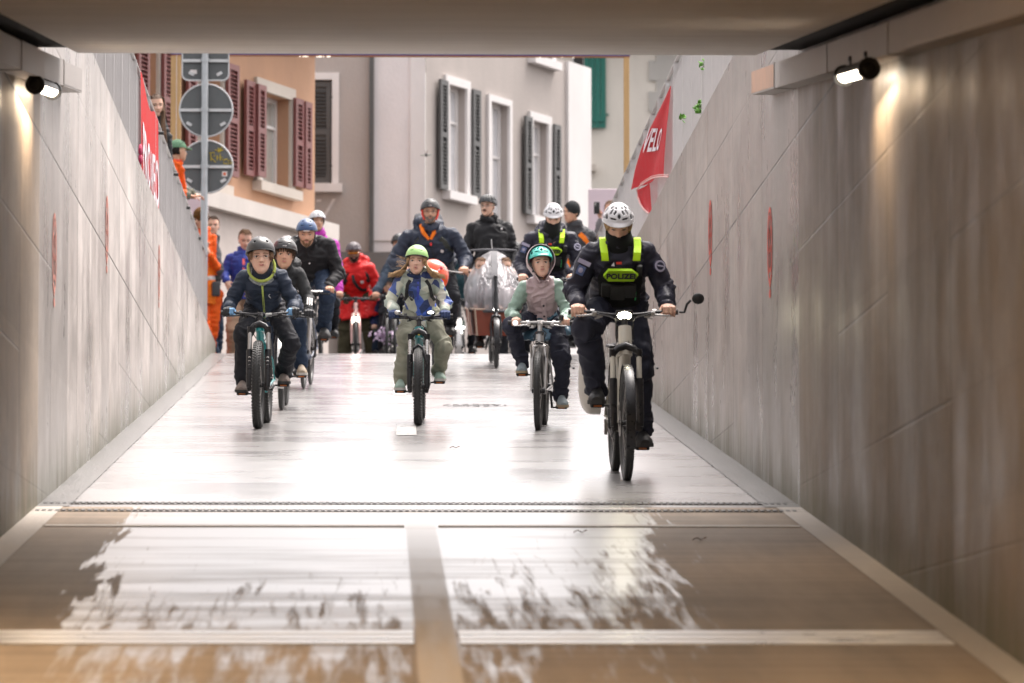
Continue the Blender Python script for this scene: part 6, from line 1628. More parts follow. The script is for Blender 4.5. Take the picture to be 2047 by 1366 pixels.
# patchwork jacket
def patch_mat():
    m, t, p = node_mat('geometric print jacket'); tc = N(t, 'ShaderNodeTexCoord'); mp = N(t, 'ShaderNodeMapping'); mp.inputs['Scale'].default_value = (1, .6, .8); mp.inputs['Location'].default_value = (.05, 0, .03)
    t.links.new(tc.outputs['Object'], mp.inputs[0]); vo = N(t, 'ShaderNodeTexVoronoi'); vo.inputs['Scale'].default_value = 14; t.links.new(mp.outputs[0], vo.inputs['Vector'])
    sp = N(t, 'ShaderNodeSeparateColor'); t.links.new(vo.outputs['Color'], sp.inputs[0]); cr = N(t, 'ShaderNodeValToRGB'); cr.color_ramp.interpolation = 'CONSTANT'
    cols = [(0, (.42, .47, .40)), (.22, (.035, .06, .18)), (.36, (.58, .60, .50)), (.52, (.07, .15, .60)), (.66, (.44, .52, .47)), (.78, (.66, .65, .56)), (.88, (.06, .11, .34)), (.95, (.46, .42, .38))]
    e = cr.color_ramp.elements; e[0].position = 0; e[0].color = (*cols[0][1], 1); e[1].position = cols[1][0]; e[1].color = (*cols[1][1], 1)
    for pos, c in cols[2:]: q = e.new(pos); q.color = (*c, 1)
    t.links.new(sp.outputs[0], cr.inputs[0]); t.links.new(cr.outputs[0], p.inputs['Base Color']); p.inputs['Roughness'].default_value = .55
    n2 = N(t, 'ShaderNodeTexNoise'); n2.inputs['Scale'].default_value = 170; bp = N(t, 'ShaderNodeBump'); bp.inputs['Strength'].default_value = .2; bp.inputs['Distance'].default_value = .02; t.links.new(n2.outputs[0], bp.inputs['Height']); t.links.new(bp.outputs[0], p.inputs['Normal']); return m
printm = patch_mat(); jn = cloth('navy collar', (.03, .05, .13), .6)
def col5(co, si, tt): 
    return np.where(si == 99, 1, 0)
h = rider('girl with blowing blond hair, apple green helmet and patchwork blue and pale jacket', b, (833, 490, 549, 0), {-1: (803, 552), 1: (868, 552)}, .80,
          skin=skin_l, jacket=[printm, jn], colfn=col5, trousers=sage, shoes=(mat('mint shoe', (.30, .40, .34), .7), sole_w), lace=black, gloves=glovn, hairm=h_lbrown, pitch=2, yaw=-5, roll=2, shy=.25, hy=.16, nose=.8, mouth='open', hk=1.0,
          tw=1.08, wr=.009, wrt=.012, kpole={-1: V((-.10, -1, .3)), 1: V((.20, -1, .3))}, hipoff=(0, 0, -.01), hem=-.2, bulk=1.04)
h.helmet('skate', hm_green); h.hair(h_blond, 'under'); h.hair(h_blond, 'blown', 'pigtail', -1); h.hair(h_blond, 'blown', 'pigtail', 1)
h.strip('zip', [(-.1, .55), (-.05, .75), (0, .98)], .016, mat('blue zip', (.05, .08, .45), .5)); h.backpack_straps(glov, .62)
mb = MB(); cc = h.tc(1.05); mb.tube([cc + h.X * (.085 * math.sin(a)) * h.sc * 1.1 + h.Fw * (.07 * math.cos(a)) * h.sc + h.upv * .01 for a in [R(q) for q in range(-150, 151, 20)]], .03 * h.sc, 10); mb.build('collar', jn, h.jacket)
for sx in (-1, 1): pass
mb = MB()
for i in range(4): mb.tube([h.front(-.55 + .06 * i, .78, .018), h.front(-.62 + .10 * i, .62, .02), h.front(-.50 + .02 * i, .52, .018)], .003, 5)
mb.build('drawcord', black, h.jacket)

# ---------------------------------------------------------------- 6 child with turquoise helmet
pinkj = mat('dusty pink raincoat', (0.46, 0.355, 0.365), .38, var=.05, bump=.08, bscale=80)
bluej = mat('steel blue raincoat hem', (0.06, 0.125, 0.18), .38, var=.1); sagej = mat('sage raincoat sleeve', (0.25, 0.36, 0.30), .38, var=.06, bump=.08, bscale=80)
b = Bike('bicycle', 'silver grey bicycle with rigid fork, ridden by the child in the pink and sage raincoat', (1076, 860), 1088, .98, .300, .050, mat('silver grey frame', (.30, .30, .30), .3, .5), (1081, 645, .245),
         forkm=alloy, tread=True, crank=-66, clen=.14, saddle=.78, seatz=.66, fat=1.3, rise=.0, back=.02, vbrake=True, barm=alloy, leverm=chrome, disc=False, band=True)
mb = MB(); mb.bbox(b.bar + V((.16, -.01, .04)), (.035, .035, .045), .008); mb.build('bell', black, b.root)
mb = MB(); mb.ell(b.bar + V((-.19, -.08, .0)), (.022, .014, .02), 14, 8); mb.build('reflector', mat('white reflector', (.75, .75, .75), .2, emit=.4), b.root)  # faint emission stands in for light thrown back by the reflector
def col6(co, si, tt):
    hp = np.array(H6['hip']); cs = np.array(H6['cs']); u = (cs - hp); L = np.linalg.norm(u); t = ((co - hp) @ (u / L)) / L; X = np.array(H6['X']); q = np.abs((co - cs) @ X)
    r = np.where((si == 0), 1, 0); r = np.where((si == 0) & (t < .22), 2, r); r = np.where((si == 0) & (q > .118) & (t > .62), 0, r); return r
H6 = {}
Ysh6 = b.W(b.bar).y + .24; 
H6['cs'] = (P(1049, 572, Ysh6) + P(1112, 568, Ysh6)) / 2; H6['hip'] = b.W(b.saddle + V((0, -.02, .06))) + V((0, 0, -.01)); H6['X'] = (P(1112, 568, Ysh6) - P(1049, 572, Ysh6)).normalized()
h = rider('child in pink and sage raincoat with the hood over a turquoise helmet', b, (1081, 494, 556, 0), {-1: (1049, 572), 1: (1112, 568)}, .80,
          skin=skin_l, jacket=[sagej, pinkj, bluej], colfn=col6, trousers=drk2, shoes=(mat('grey blue shoe', (.20, .24, .26), .7), mat('tan sole', (.3, .24, .16), .7)), hairm=h_brown, pitch=-3, yaw=5, roll=-3, shy=.24, hy=.16, H=.222, nose=.8, hk=1.0,
          hem=-.42, flare=.09, tw=1.12, wr=.010, kpole={-1: V((-.55, -1, .3)), 1: V((.15, -1, .2))}, hipoff=(0, 0, -.01), skirt=(0, -.45, -1), sleeve=1.05, fpitch={1: 5}, mouth='closed', wrt=.011)
hl = h.helmet('mtb', hm_teal, m2=hm_tealr)
# hood pulled over the helmet
mb = MB(); T = lambda x, y, z: h.head + h.Rm @ V((x * h.H, y * h.H, z * h.H)); rs = []
for i in range(31):
    an = R(-152 + 304 * i / 30); sn, cs_ = math.sin(an), math.cos(an)
    if abs(an) < R(118): x_ = .50 * sn; z_ = .12 + .55 * cs_
    else: f = (abs(an) - R(118)) / R(34); x_ = (.44 - .37 * f) * (1 if an > 0 else -1); z_ = -.14 - .58 * f
    rs.append([T(x_ * 1.0, -.28 + .0 * f if False else (-.22 if abs(an) < R(118) else -.22 - .12 * f), z_), T(x_ * 1.03, -.05, z_ * 1.01), T(x_ * 1.0, .25, z_ * .96), T(x_ * .8, .52, z_ * .78 + .02), T(x_ * .35, .64, z_ * .4 + .05)])
mb.rings(rs, cap=False, close=False); ho = mb.build('hood', pinkj, h.jacket, ang=100); md = ho.modifiers.new('thickness', 'SOLIDIFY'); md.thickness = .008; md = ho.modifiers.new('sub', 'SUBSURF'); md.levels = 1; md.render_levels = 1
mb = MB()
for t in (.30, .62): mb.ell(h.front(.06, t, .012), (.009, .005, .009), 10, 6)
mb.ell(T(-.33, -.30, -.30), (.008, .005, .008), 8, 5); mb.build('button', black, h.jacket)
h.strip('front_flap', [(.10, -.1), (.09, .2), (.08, .5), (.06, .85)], .035, pinkj, th=.008)

# ---------------------------------------------------------------- 7 second police rider
b = Bike('bicycle', 'dark police bicycle almost hidden behind the child in the pink raincoat', (1092, 757), 1096, 1.12, .352, .05, blackm, (1093, 562, .30), crank=-55, clen=.17, saddle=1.0, seatz=.86, rise=.02, back=.05, susp=True)
h = rider('second police rider with white helmet and face down, behind the child in the pink raincoat', b, (1106, 399, 455, 0), {-1: (1061, 474), 1: (1142, 474)}, 1.0,
          skin=skin_l, jacket=pol, trousers=drk2, shoes=(black, sole_d), pitch=30, hfac=1.0, H=.228, shy=.32, hy=.24, bulk=1.06, hood=True, epole=V((.5, .3, -.8)), squint=.4, wr=.010, hairm=h_brown, hk=1.05)
h.helmet('mtb', hm_white); police_kit(h, .80)

# ---------------------------------------------------------------- 8 navy jacket man
b = Bike('bicycle', 'dark bicycle with black handlebar under the man in the navy jacket, balloon tied to it', (868, 739), 872, 1.10, .35, .045, blackm, (856, 545, .36), crank=20, saddle=1.05, seatz=.9, rise=.01, light=None)
h = rider('bearded man with glasses, grey helmet and navy jacket over an orange collar', b, (860, 388, 447, 0), {-1: (813, 469), 1: (905, 466)}, 1.08,
          skin=skin_m, jacket=navyb, trousers=drk, shoes=(black, sole_d), pitch=2, shy=.28, hy=.18, hood=True, H=.238, bulk=1.04, epole=V((.5, .3, -.8)), hairm=h_grey, sleeve=.92, mouth='open', wr=.011, squint=.7)
h.helmet('skate', hm_dg); h.hair(h_grey, 'beard'); h.glasses(); logo_bar(h.o, h.head, h.Rm, h.H, .27, refl, y=-.53)
mb = MB(); cc = h.tc(1.0)
for sx in (-1, 1): mb.tube([cc + h.X * .07 * sx + h.upv * .11 - h.Fw * .0, cc + h.X * .055 * sx + h.upv * .07 + h.Fw * .09, cc + h.Fw * .135 + h.upv * .01 + h.X * .01 * sx], [.022, .024, .014], 8)
mb.build('orange_collar', orangev, h.jacket); h.strip('zip', [(0, .96), (0, .86)], .018, mat('red zip', (.7, .03, .03), .4), th=.02); h.strip('zip_line', [(0, -.05), (0, .4), (0, .86)], .006, black)
mb = MB()
for sx in (-1, 1): mb.tube([T_ for T_ in [h.head + h.Rm @ V((.37 * h.H * sx, -.08 * h.H, .10 * h.H)), h.head + h.Rm @ V((.34 * h.H * sx, -.12 * h.H, -.12 * h.H)), h.head + h.Rm @ V((.26 * h.H * sx, -.2 * h.H, -.34 * h.H))]], .012, 6)
mb.build('red_strap', mat('red strap', (.65, .05, .03), .5), h.o); h.backpack_straps(mat('strap black green', (.03, .035, .03), .7), .62)
badge(h, .45, .62, .018, refl, 'logo')
# backpack behind
mb = MB(); c = h.tc(.6) - h.Fw * .22; mb.bbox(c, (.30, .18, .46), .05, ax=(h.X, h.Fw, h.upv)); mb.build('backpack', mat('backpack dark', (.02, .022, .03), .7), h.o)

# balloon
bal = mat('orange red balloon', (0.80, 0.075, 0.015), .22, var=.04, coat=.7, sss=.0)
Yb = 51.3; c = P(867, 551, Yb); mb = MB(); rs = []
axu = V((.42, 0, -.85)).normalized(); axs = V((.85, 0, .42)).normalized(); r_ = 31 / F * Yb
for i in range(21):
    t_ = math.pi * (i + .01) / 20.02; z = -math.cos(t_); rr_ = math.sin(t_) * (1 - .14 * max(0, z) ** 1.5); rs.append([c + axu * (z * r_ * 1.08) + axs * (rr_ * r_ * .98 * math.cos(q)) + V((0, rr_ * r_ * .98 * math.sin(q), 0)) for q in [2 * math.pi * j / 28 for j in range(28)]])
root = thing('balloon', 'orange red balloon with white string beside the girl in the green helmet', 'balloon', c); mb.rings(rs); mb.build('balloon_skin', bal, root)
kn = P(882, 536, Yb - .17); mb = MB(); mb.ell(kn, (.018, .018, .022), 10, 8); mb.build('knot', mat('balloon knot', (.55, .03, .05), .4), root)
mb = MB(); mb.tube([kn, P(874, 542, Yb - .2), P(864, 550, Yb - .2)], .004, 5); mb.tube([kn, P(895, 541, Yb - .1), P(905, 543, Yb - .05), P(925, 545, Yb + .1)], .004, 5); mb.build('string', trimw, root)

# ---------------------------------------------------------------- 9 cargo bike and its rider
wood_b = mat('red brown box panel', (0.22, 0.045, 0.022), .4, var=.15, coat=.1); edge_b = mat('pale box edge', (.45, .34, .27), .5)
b = Bike('cargo_bicycle', 'long cargo bicycle with red brown box, clear rain cover and lit headlight', (992, 736), 982, 1.95, .255, .050, blackm, (988, 548, .29), cat='cargo bicycle', bar_y=1.28, crank=30, saddle=1.0, seatz=.84, chain=True, cables=False, fender=blackm, light=None, rise=.0, back=.06)
R0_ = b.root; yb0, yb1 = .42, 1.12
mb = MB(); z0, z1 = .33, .61
def fr4(y, w0, w1, za, zb): return [V((-w0, y, za)), V((w0, y, za)), V((w1, y, zb)), V((-w1, y, zb))]
mb.rings([fr4(yb0, .19, .215, z0, z1), fr4(yb0 + .06, .20, .225, z0, z1), fr4(yb1, .27, .30, z0, z1)]); bx = mb.build('box', wood_b, R0_, smooth=False)
mb = MB()
for sx in (-1, 1): mb.tube([V((.192 * sx, yb0 - .004, z0)), V((.217 * sx, yb0 - .004, z1))], .012, 6); mb.tube([V((.217 * sx, yb0, z1)), V((.302 * sx, yb1, z1))], .012, 6)
mb.tube([V((-.217, yb0 - .004, z1)), V((.217, yb0 - .004, z1))], .012, 6); mb.build('box_edge', edge_b, bx)
mb = MB(); mb.ribbon([V((-.262, yb0 + .25, z0)), V((-.285, yb0 + .25, z1))], (0, 1, 0), .3, (1, 0, 0), .01); mb.build('side_panel', edge_b, bx)
clear = bpy.data.materials.new('clear rain cover'); clear.use_nodes = True; t = clear.node_tree; t.nodes.clear(); om = t.nodes.new('ShaderNodeOutputMaterial'); tr = t.nodes.new('ShaderNodeBsdfTransparent'); tr.inputs[0].default_value = (.80, .79, .80, 1); gl = t.nodes.new('ShaderNodeBsdfGlossy'); gl.inputs['Roughness'].default_value = .3; gl.inputs[0].default_value = (.45, .45, .47, 1)
ge = t.nodes.new('ShaderNodeNewGeometry'); n_ = nz(t, ge.outputs['Position'], 5, 3, (2.0, 1, .35), .5, (0, 0, 0), 1.0); bp = t.nodes.new('ShaderNodeBump'); bp.inputs['Strength'].default_value = 1; bp.inputs['Distance'].default_value = .09; t.links.new(n_, bp.inputs['Height']); t.links.new(bp.outputs[0], gl.inputs['Normal'])
lw = t.nodes.new('ShaderNodeMix'); mx_ = t.nodes.new('ShaderNodeMixShader'); fac = mr(t, n_, .35, .7, 0.28, .66); t.links.new(fac, mx_.inputs[0]); t.links.new(tr.outputs[0], mx_.inputs[1])
df = t.nodes.new('ShaderNodeBsdfDiffuse'); df.inputs[0].default_value = (.55, .53, .54, 1); m2_ = t.nodes.new('ShaderNodeMixShader'); m2_.inputs[0].default_value = .6; t.links.new(gl.outputs[0], m2_.inputs[1]); t.links.new(df.outputs[0], m2_.inputs[2]); t.links.new(m2_.outputs[0], mx_.inputs[2]); t.links.new(mx_.outputs[0], om.inputs[0])
top = b.M.inverted() @ P(985, 498, b.loc.y + 1.0); zt_ = top.z
mb = MB(); rs = []
for i in range(15):
    f = i / 14; z = z1 - .02 + (zt_ - z1) * f; wf = (.27 + .05 * math.sin(math.pi * min(1, f * 1.4))) * (1 - f ** 3.4) ** .55; y_f = yb0 - .05 + .62 * f ** 1.7; y_b = yb1 + .02
    if f > .985: wf = .03
    rg = []
    for j in range(22):
        a = math.pi * j / 21 - math.pi / 2; wob = .008 * math.sin(j * 2.1 + i) ; rg.append(V((max(wf, .03) * math.sin(a) * 1.0 + wob, y_b - (y_b - y_f) * abs(math.cos(a)) ** .6, z)))
    rs.append(rg)
mb.rings(rs, cap=False, close=False); mb.build('rain_cover', clear, bx, ang=90)
seam = mat('cover dark seam', (.07, .07, .08), .6); mb = MB()
sp_ = [V((.0, yb0 - .065 + .62 * f ** 1.7, z1 - .02 + (zt_ - z1) * f)) for f in [i / 12 for i in range(13)]]; mb.ribbon(sp_, (1, 0, 0), .065, (0, 1, .3), .008); mb.build('seam_strip', seam, bx)
mb = MB(); rg = rs[-3]; mb.tube([V((-.30, yb1 + .02, z1)), V((-.30, yb1 + .03, z1 + .35)), V((-.24, yb1 + .03, z1 + .62)), V((-.1, yb1 + .02, zt_ - .01)), V((.1, yb1 + .02, zt_ - .01)), V((.24, yb1 + .03, z1 + .62)), V((.30, yb1 + .03, z1 + .35)), V((.30, yb1 + .02, z1))], .014, 8); mb.tube([rs[0][j] for j in range(22)], .014, 8); mb.build('cover_edge', seam, bx)
mb = MB(); mb.bbox(V((0, .22, .62)), (.05, .05, .07), .01); lo = mb.build('headlight', blackm, R0_); mb = MB(); mb.ell(V((0, .188, .61)), (.026, .012, .026), 18, 10); mb.build('lens', headl, lo)
mb = MB(); mb.tube([V((0, .1, .54)), V((0, .2, .62))], .012, 8); mb.tube([V((0, .16, .55)), V((0, .5, .33)), V((0, 1.25, .30))], .024, 10); mb.tube([V((0, 1.2, .3)), V((0, 1.30, 1.0))], .02, 10); mb.build('long_frame', blackm, R0_)
h = rider('man with moustache, glasses and black ribbed helmet looking aside, riding the cargo bicycle', b, (975, 386, 433, 0), {-1: (945, 454), 1: (1013, 454)}, 1.02,
          skin=skin_l, jacket=blk, trousers=drk, shoes=(black, sole_d), yaw=-24, pitch=2, shy=.30, hy=.22, hood=True, H=.222, bulk=1.08, epole=V((.5, .3, -.8)), hairm=h_brown, wr=.010)
h.helmet('road', hm_dg); h.glasses(); h.strip('zip', [(0, .1), (0, .5), (0, .98)], .008, refl); badge(h, .62, .85, .012, refl, 'patch')
T = lambda x, y, z: h.head + h.Rm @ V((x * h.H, y * h.H, z * h.H)); mb = MB(); mb.tube([T(q * .11, -.455, -.205 - .03 * q * q) for q in (-1, -.5, 0, .5, 1)], [.005, .006, .006, .006, .004], 6); mb.build('moustache', h_brown, h.o)
mb = MB(); g_, a_ = b.grip[-1]; mb.tube([g_ - a_ * .05, g_ + a_ * .02], .024, 10); mb.build('red_grip', mat('red grip', (.6, .01, .03), .5), b.root)
# child passenger under the cover
base = b.W(V((.0, .95, .42))); 
mb = MB()
cx = b.W(V((-.12, .85, .95)))
for dx, mm in ((-.14, 0), (.12, 0)):
    p = b.W(V((dx, .9, .74))); hd_ = b.W(V((dx, .88, 1.05)))
    hh = Human('child passenger in pale jacket sitting %s under the clear rain cover' % ('on the left' if dx < 0 else 'on the right'), k=.6, sh={-1: p + V((-.10, 0, .06)), 1: p + V((.10, 0, .06))}, hip=b.W(V((dx, .98, .50))), head=hd_, H=.19,
        hands={sx: dict(wrist=p + V((.07 * sx, -.18, -.12)), dir=V((-.3 * sx, -1, -.3)), palm=V((0, 0, -1))) for sx in (-1, 1)}, feet={sx: (b.W(V((dx + .05 * sx, .62, .46))), V((0, -1, .3))) for sx in (-1, 1)},
        jacket=cloth('pale pink child jacket', (.42, .30, .30), .6) if dx > 0 else cloth('pale grey child jacket', (.40, .38, .42), .6), trousers=greyt, vox=.013, skin=skin_l)
    hh.hair(h_lbrown, 'short')

# ---------------------------------------------------------------- 10 red coat
b = Bike('bicycle', 'pale pink bicycle with a bright round headlight under the man in the red coat', (711, 0), 711, 1.08, .35, .04, mat('pale pink frame', (.55, .33, .31), .35, coat=.4), (715, 597, .27), flat=61.0, forkm=mat('pale pink frame', (.5, .3, .3)), crank=20, saddle=.98, seatz=.85, disc=False,
         light=None)
mb = MB(); q = b.M.inverted() @ P(711, 638, b.loc.y + .1); mb.bbox(q + V((0, .03, 0)), (.06, .05, .06), .01); lo = mb.build('headlight', blackm, b.root); mb = MB(); mb.ell(q, (.036, .014, .036), 20, 10); mb.build('lens', headl, lo)
Yd = b.loc.y
h = rider('bearded man in a long bright red raincoat with reflective stripe, on the pink bicycle', b, (707, 479, 524, 0), {-1: (685, 541), 1: (739, 536)}, 1.02,
          skin=skin_d, jacket=redj, trousers=olive, shoes=(black, sole_d), pitch=8, roll=-4, shy=.28, hy=.2, hood=True, H=.228, bulk=1.10, hem=-.95, flare=.16, skirt=(0, -.65, -1), epole=V((.5, .3, -.8)), hairm=h_dark, tw=1.25,
          foot={-1: (P(694, 683, Yd + .5).xy.to_3d() + V((-.05, 0, ZS + .01)), V((-.1, -1, 0))), 1: (P(748, 683, Yd + .5).xy.to_3d() + V((.0, 0, ZS + .01)), V((.1, -1, 0)))}, wr=.010)
h.helmet('road', hm_mix); h.hair(h_dark, 'beard'); h.backpack_straps(glov, .66)
mb = MB(); T = lambda x, y, z: h.head + h.Rm @ V((x * h.H, y * h.H, z * h.H)); mb.tube([T(q * .26, -.40 + .10 * q * q, .0) for q in (-1, -.6, -.2, .2, .6, 1)], .022, 8, sy=.5); mb.build('amber_glasses', mat('amber lens', (.55, .20, .03), .1, coat=.8), h.o)
h.strip('shoulder_belt', [(-.35, 1.0), (-.2, .8), (.05, .55), (.35, .36), (.75, .28)], .035, glov, th=.014, off=.016)
h.strip('reflective_stripe', [(-.9, .02), (-.6, .0), (-.3, -.03), (0, -.05), (.3, -.03), (.6, .0), (.9, .03)], .045, refl, th=.006, off=.014)
for sx in (-1, 1):
    a, w_ = h.el[sx], h.wr[sx]; mb = MB(); mb.tube([a.lerp(w_, .55), a.lerp(w_, .70)], [.062, .059], 20); mb.build('sleeve_stripe', refl, h.jacket)
badge(h, .35, .72, .022, refl, 'logo')

# ---------------------------------------------------------------- 11 purple jacket rider with white helmet behind the blue one
def standing(label, Y, head, sh, feet, hands, k=1.0, hipuv=None, z=None, **kw):
    """person on street level: pixels for head (u, vtop, vchin), shoulders, feet columns, hands given as dicts"""
    s_ = F / Y; SH = {-1: P(*sh[0], Y), 1: P(*sh[1], Y)}; H = kw.pop('H', None) or (head[2] - head[1]) / s_ / kw.pop('hfac', 1.0); hc = P(head[0], head[2], Y - .03) + V((0, 0, .5 * H)); z = ZS if z is None else z
    cs = (SH[-1] + SH[1]) / 2; hip = P(*hipuv, Y) if hipuv else V((cs.x, Y + .03, z + .93 * k)); ft = {sx: (V((P(f, 683, Y).x, Y + dy, z + .012)), V((.15 * sx, -1, 0))) for sx, (f, dy) in zip((-1, 1), feet)}
    return Human(label, k=k, sh=SH, hip=hip, head=hc, H=H, hands=hands, feet=ft, **kw)
def hang(Y, u, v, k=1.0): return dict(wrist=P(u, v, Y - .05), dir=V((0, -.15, -1)), palm=V((1, 0, 0)), pole=V((.3, .5, -.2)))
def ghost_bike(lb, u, Y, bar, **k): return Bike('bicycle', lb, (u, 0), u + k.pop('du', 2), 1.07, .35, .04, k.pop('col', blackm), bar, flat=Y, **k)
purple = cloth('magenta jacket', (0.40, 0.035, 0.33), .5)
b = ghost_bike('dark bicycle half hidden behind the man in the blue helmet', 640, 59.0, (640, 590, .28), saddle=.98, crank=20)
h = rider('rider in a magenta jacket and white ribbed helmet behind the man in the blue helmet', b, (634, 412, 462, 0), {-1: (618, 490), 1: (667, 488)}, 1.0, skin=skin_m, jacket=purple, trousers=drk, H=.225, bulk=1.05, shy=.3, hy=.2, hairm=h_brown, yaw=15)
h.helmet('road', hm_white); h.hair(h_brown, 'under')
b = ghost_bike('bicycle of the white helmeted rider behind the boy, mostly hidden', 575, 60.2, (578, 600, .28), saddle=.98, crank=20)
h = rider('rider with white helmet peeping out between the boy and the man in the blue helmet', b, (574, 460, 512, 0), {-1: (560, 535), 1: (600, 535)}, .98, skin=skin_l, jacket=blk2, trousers=drk, H=.225, shy=.3, hy=.2); h.helmet('road', hm_white)

# ---------------------------------------------------------------- 12 man in blue jacket, standing left
bluej2 = cloth('royal blue jacket', (0.035, 0.055, 0.26), .6); beiget = cloth('beige trousers', (0.38, 0.26, 0.18), .75)
Y = 60.6
h = standing('man with brown hair in a royal blue jacket and beige trousers standing on the left', Y, (490, 458, 499), ((460, 515), (513, 513)), ((462, 0.0), (483, .15)), {-1: dict(wrist=P(452, 562, Y - .25), dir=V((.35, -.4, -.8)), palm=V((.3, .6, 0)), elbow=P(449, 545, Y - .02)), 1: hang(Y, 520, 590)}, 1.0,
             skin=skin_l, jacket=bluej2, trousers=beiget, shoes=(mat('brown shoe', (.15, .1, .07), .6), sole_w), H=.235, pitch=18, yaw=8, hairm=h_brown, bulk=1.05)
h.hair(h_lbrown, 'short'); h.strip('zip', [(.05, .6), (.05, .8), (.03, .98)], .028, mat('coral zip', (.75, .12, .12), .5))

# ---------------------------------------------------------------- 13 worker in orange with brown beanie beside the post
Y = 60.4
h = standing('road worker in orange trousers and vest with a brown beanie beside the sign post', Y, (401, 415, 458), ((384, 480), (424, 476)), ((421, 0.0), (414, .25)), {-1: dict(wrist=P(398, 560, Y - .25), dir=V((.2, -.2, -1)), palm=V((.3, .6, 0))), 1: dict(wrist=P(419, 510, Y - .26), dir=V((-.3, -.2, .9)), palm=V((0, -.3, .9)), elbow=P(436, 540, Y - .05))}, 1.02,
             skin=skin_m, jacket=[orangec, orangev, refl, cloth('grey worker panel', (.09, .09, .10))], trousers=orangec, shoes=(black, sole_d), H=.235, yaw=-30, pitch=10, bulk=1.05, hipuv=(414, 595), tw=1.15,
             colfn=lambda co, si, tt: np.where((si == 0) & (co[:, 2] < P(0, 553, 60.4).z) & (co[:, 2] > P(0, 560, 60.4).z), 2, np.where((si == 0) & (co[:, 2] < P(0, 520, 60.4).z), 1, np.where((si == 3) & (co[:, 0] > P(434, 500, 60.4).x), 3, 0))))
mb = MB(); T = lambda x, y, z: h.head + h.Rm @ V((x * h.H, y * h.H, z * h.H)); mb.ell(T(0, .04, .18), (.40 * h.H, .50 * h.H, .46 * h.H), 24, 14); mb.torus(T(0, .03, .10), .385 * h.H, .06 * h.H, 'z', 30, 8, 1.4); mb.build('beanie', cloth('brown knit', (.11, .05, .015), .9), h.o)
mb = MB(); mb.bbox(P(432, 578, Y - .15), (.10, .07, .18), .02); mb.build('tool_pouch', mat('grey pouch', (.05, .05, .055), .8), h.o)
Y = 62.2
h = standing('pair of dark blue jeans and grey shoes: person hidden behind the orange worker', Y, (426, 430, 470), ((412, 505), (432, 505)), ((437, 0.0), (431, .2)), {-1: hang(Y, 410, 590), 1: hang(Y, 432, 590)}, 1.0, skin=skin_l, jacket=blk2, trousers=jean, shoes=(mat('grey canvas shoe', (.22, .22, .23), .8), sole_w), H=.225, bulk=.8, vox=.014)
h.hair(h_brown, 'short')

# ---------------------------------------------------------------- 14 man in green cap leaning on the railing
Y = 58.0; zc_ = ZS
h = standing('man in a green cap and orange jacket leaning on the left railing', Y, (356, 279, 322), ((340, 333), (356, 338)), ((336, 0.0), (345, .2)), {-1: dict(wrist=P(376, 392, Y + .1), dir=V((.9, -.2, -.1)), palm=V((0, 0, -1)), elbow=P(352, 384, Y - .1)), 1: dict(wrist=P(384, 389, Y + .25), dir=V((.9, .1, -.15)), palm=V((0, 0, -1)), elbow=P(360, 380, Y + .2))}, 1.0,
             skin=skin_m, jacket=[orangec, cloth('camo grey cuff', (.14, .14, .11), .8)], trousers=drk, H=.235, yaw=115, hairm=h_dark, bulk=1.15, cuff=1.0,
             colfn=lambda co, si, tt: np.where(((si == 2) | (si == 4)), 1, 0))
T = lambda x, y, z: h.head + h.Rm @ V((x * h.H, y * h.H, z * h.H)); h.hair(h_dark, 'short')
capm = cloth('faded green cap', (.11, .21, .13), .8); mb = MB(); rs = []
for i in range(9):
    th = .03 + (math.pi / 2 - .03) * i / 8; rs.append([T(.37 * math.sin(th) * math.sin(a), .03 - .45 * math.sin(th) * math.cos(a), .14 + .44 * math.cos(th)) for a in [2 * math.pi * j / 28 for j in range(28)]])
mb.rings(rs); co_ = mb.build('cap', capm, h.o); mb = MB(); rs = []
for q in range(-60, 61, 12): a = R(q); p0 = T(.35 * math.sin(a), .03 - .43 * math.cos(a), .15); p1 = T(.30 * math.sin(a), .03 - (.43 + .32) * math.cos(a * .7), .08); up3 = h.Rm @ V((0, 0, .012)); rs.append([p0, p1, p1 + up3, p0 + up3])
mb.rings(rs); mb.build('cap_peak', capm, co_)
mb = MB(); mb.tube([h.tc(1.04) + V((.07 * math.cos(a), .07 * math.sin(a), .02)) for a in [R(q) for q in range(0, 361, 24)]], .028, 8); mb.build('collar', mat('red orange lining', (.7, .06, .02), .6), h.jacket)

# ---------------------------------------------------------------- 15 woman looking over the railing
Y = 52.6
h = standing('young woman with long brown hair looking over the left railing above the banner', Y, (312, 184, 233), ((306, 270), (334, 272)), ((318, 0.0), (330, .2)), {-1: hang(Y, 312, 380), 1: hang(Y, 334, 380)}, .96, skin=skin_l, jacket=blk2, trousers=jean, H=.232, yaw=14, pitch=8, roll=-6, hairm=h_brown, bulk=.85)
h.hair(hairm('mid brown hair', (.085, .05, .032)), 'long', 'long_hair'); h.hair(h_brown, 'short', 'hair_cap') if False else None
T = lambda x, y, z: h.head + h.Rm @ V((x * h.H, y * h.H, z * h.H)); mb = MB(); rs = []
for z in (.53, .50, .44, .34, .22, .05, -.15, -.35):
    a, f, b_ = zt(min(.49, z - .01)); rg = []
    for j in range(32):
        t_ = 2 * math.pi * j / 32; x = (a + .035) * math.sin(t_) if z > -.1 else .36 * math.sin(t_); cy_ = math.cos(t_); y = (-(f + .025) if cy_ > 0 else -(b_ + .04)) * cy_
        if z < .30 and cy_ > 0: y = min(abs(y), .0) + .0; x *= 1.0
        rg.append(T(x, y, z))
    rs.append(rg)
mb.rings(rs); rn = random.Random(4)
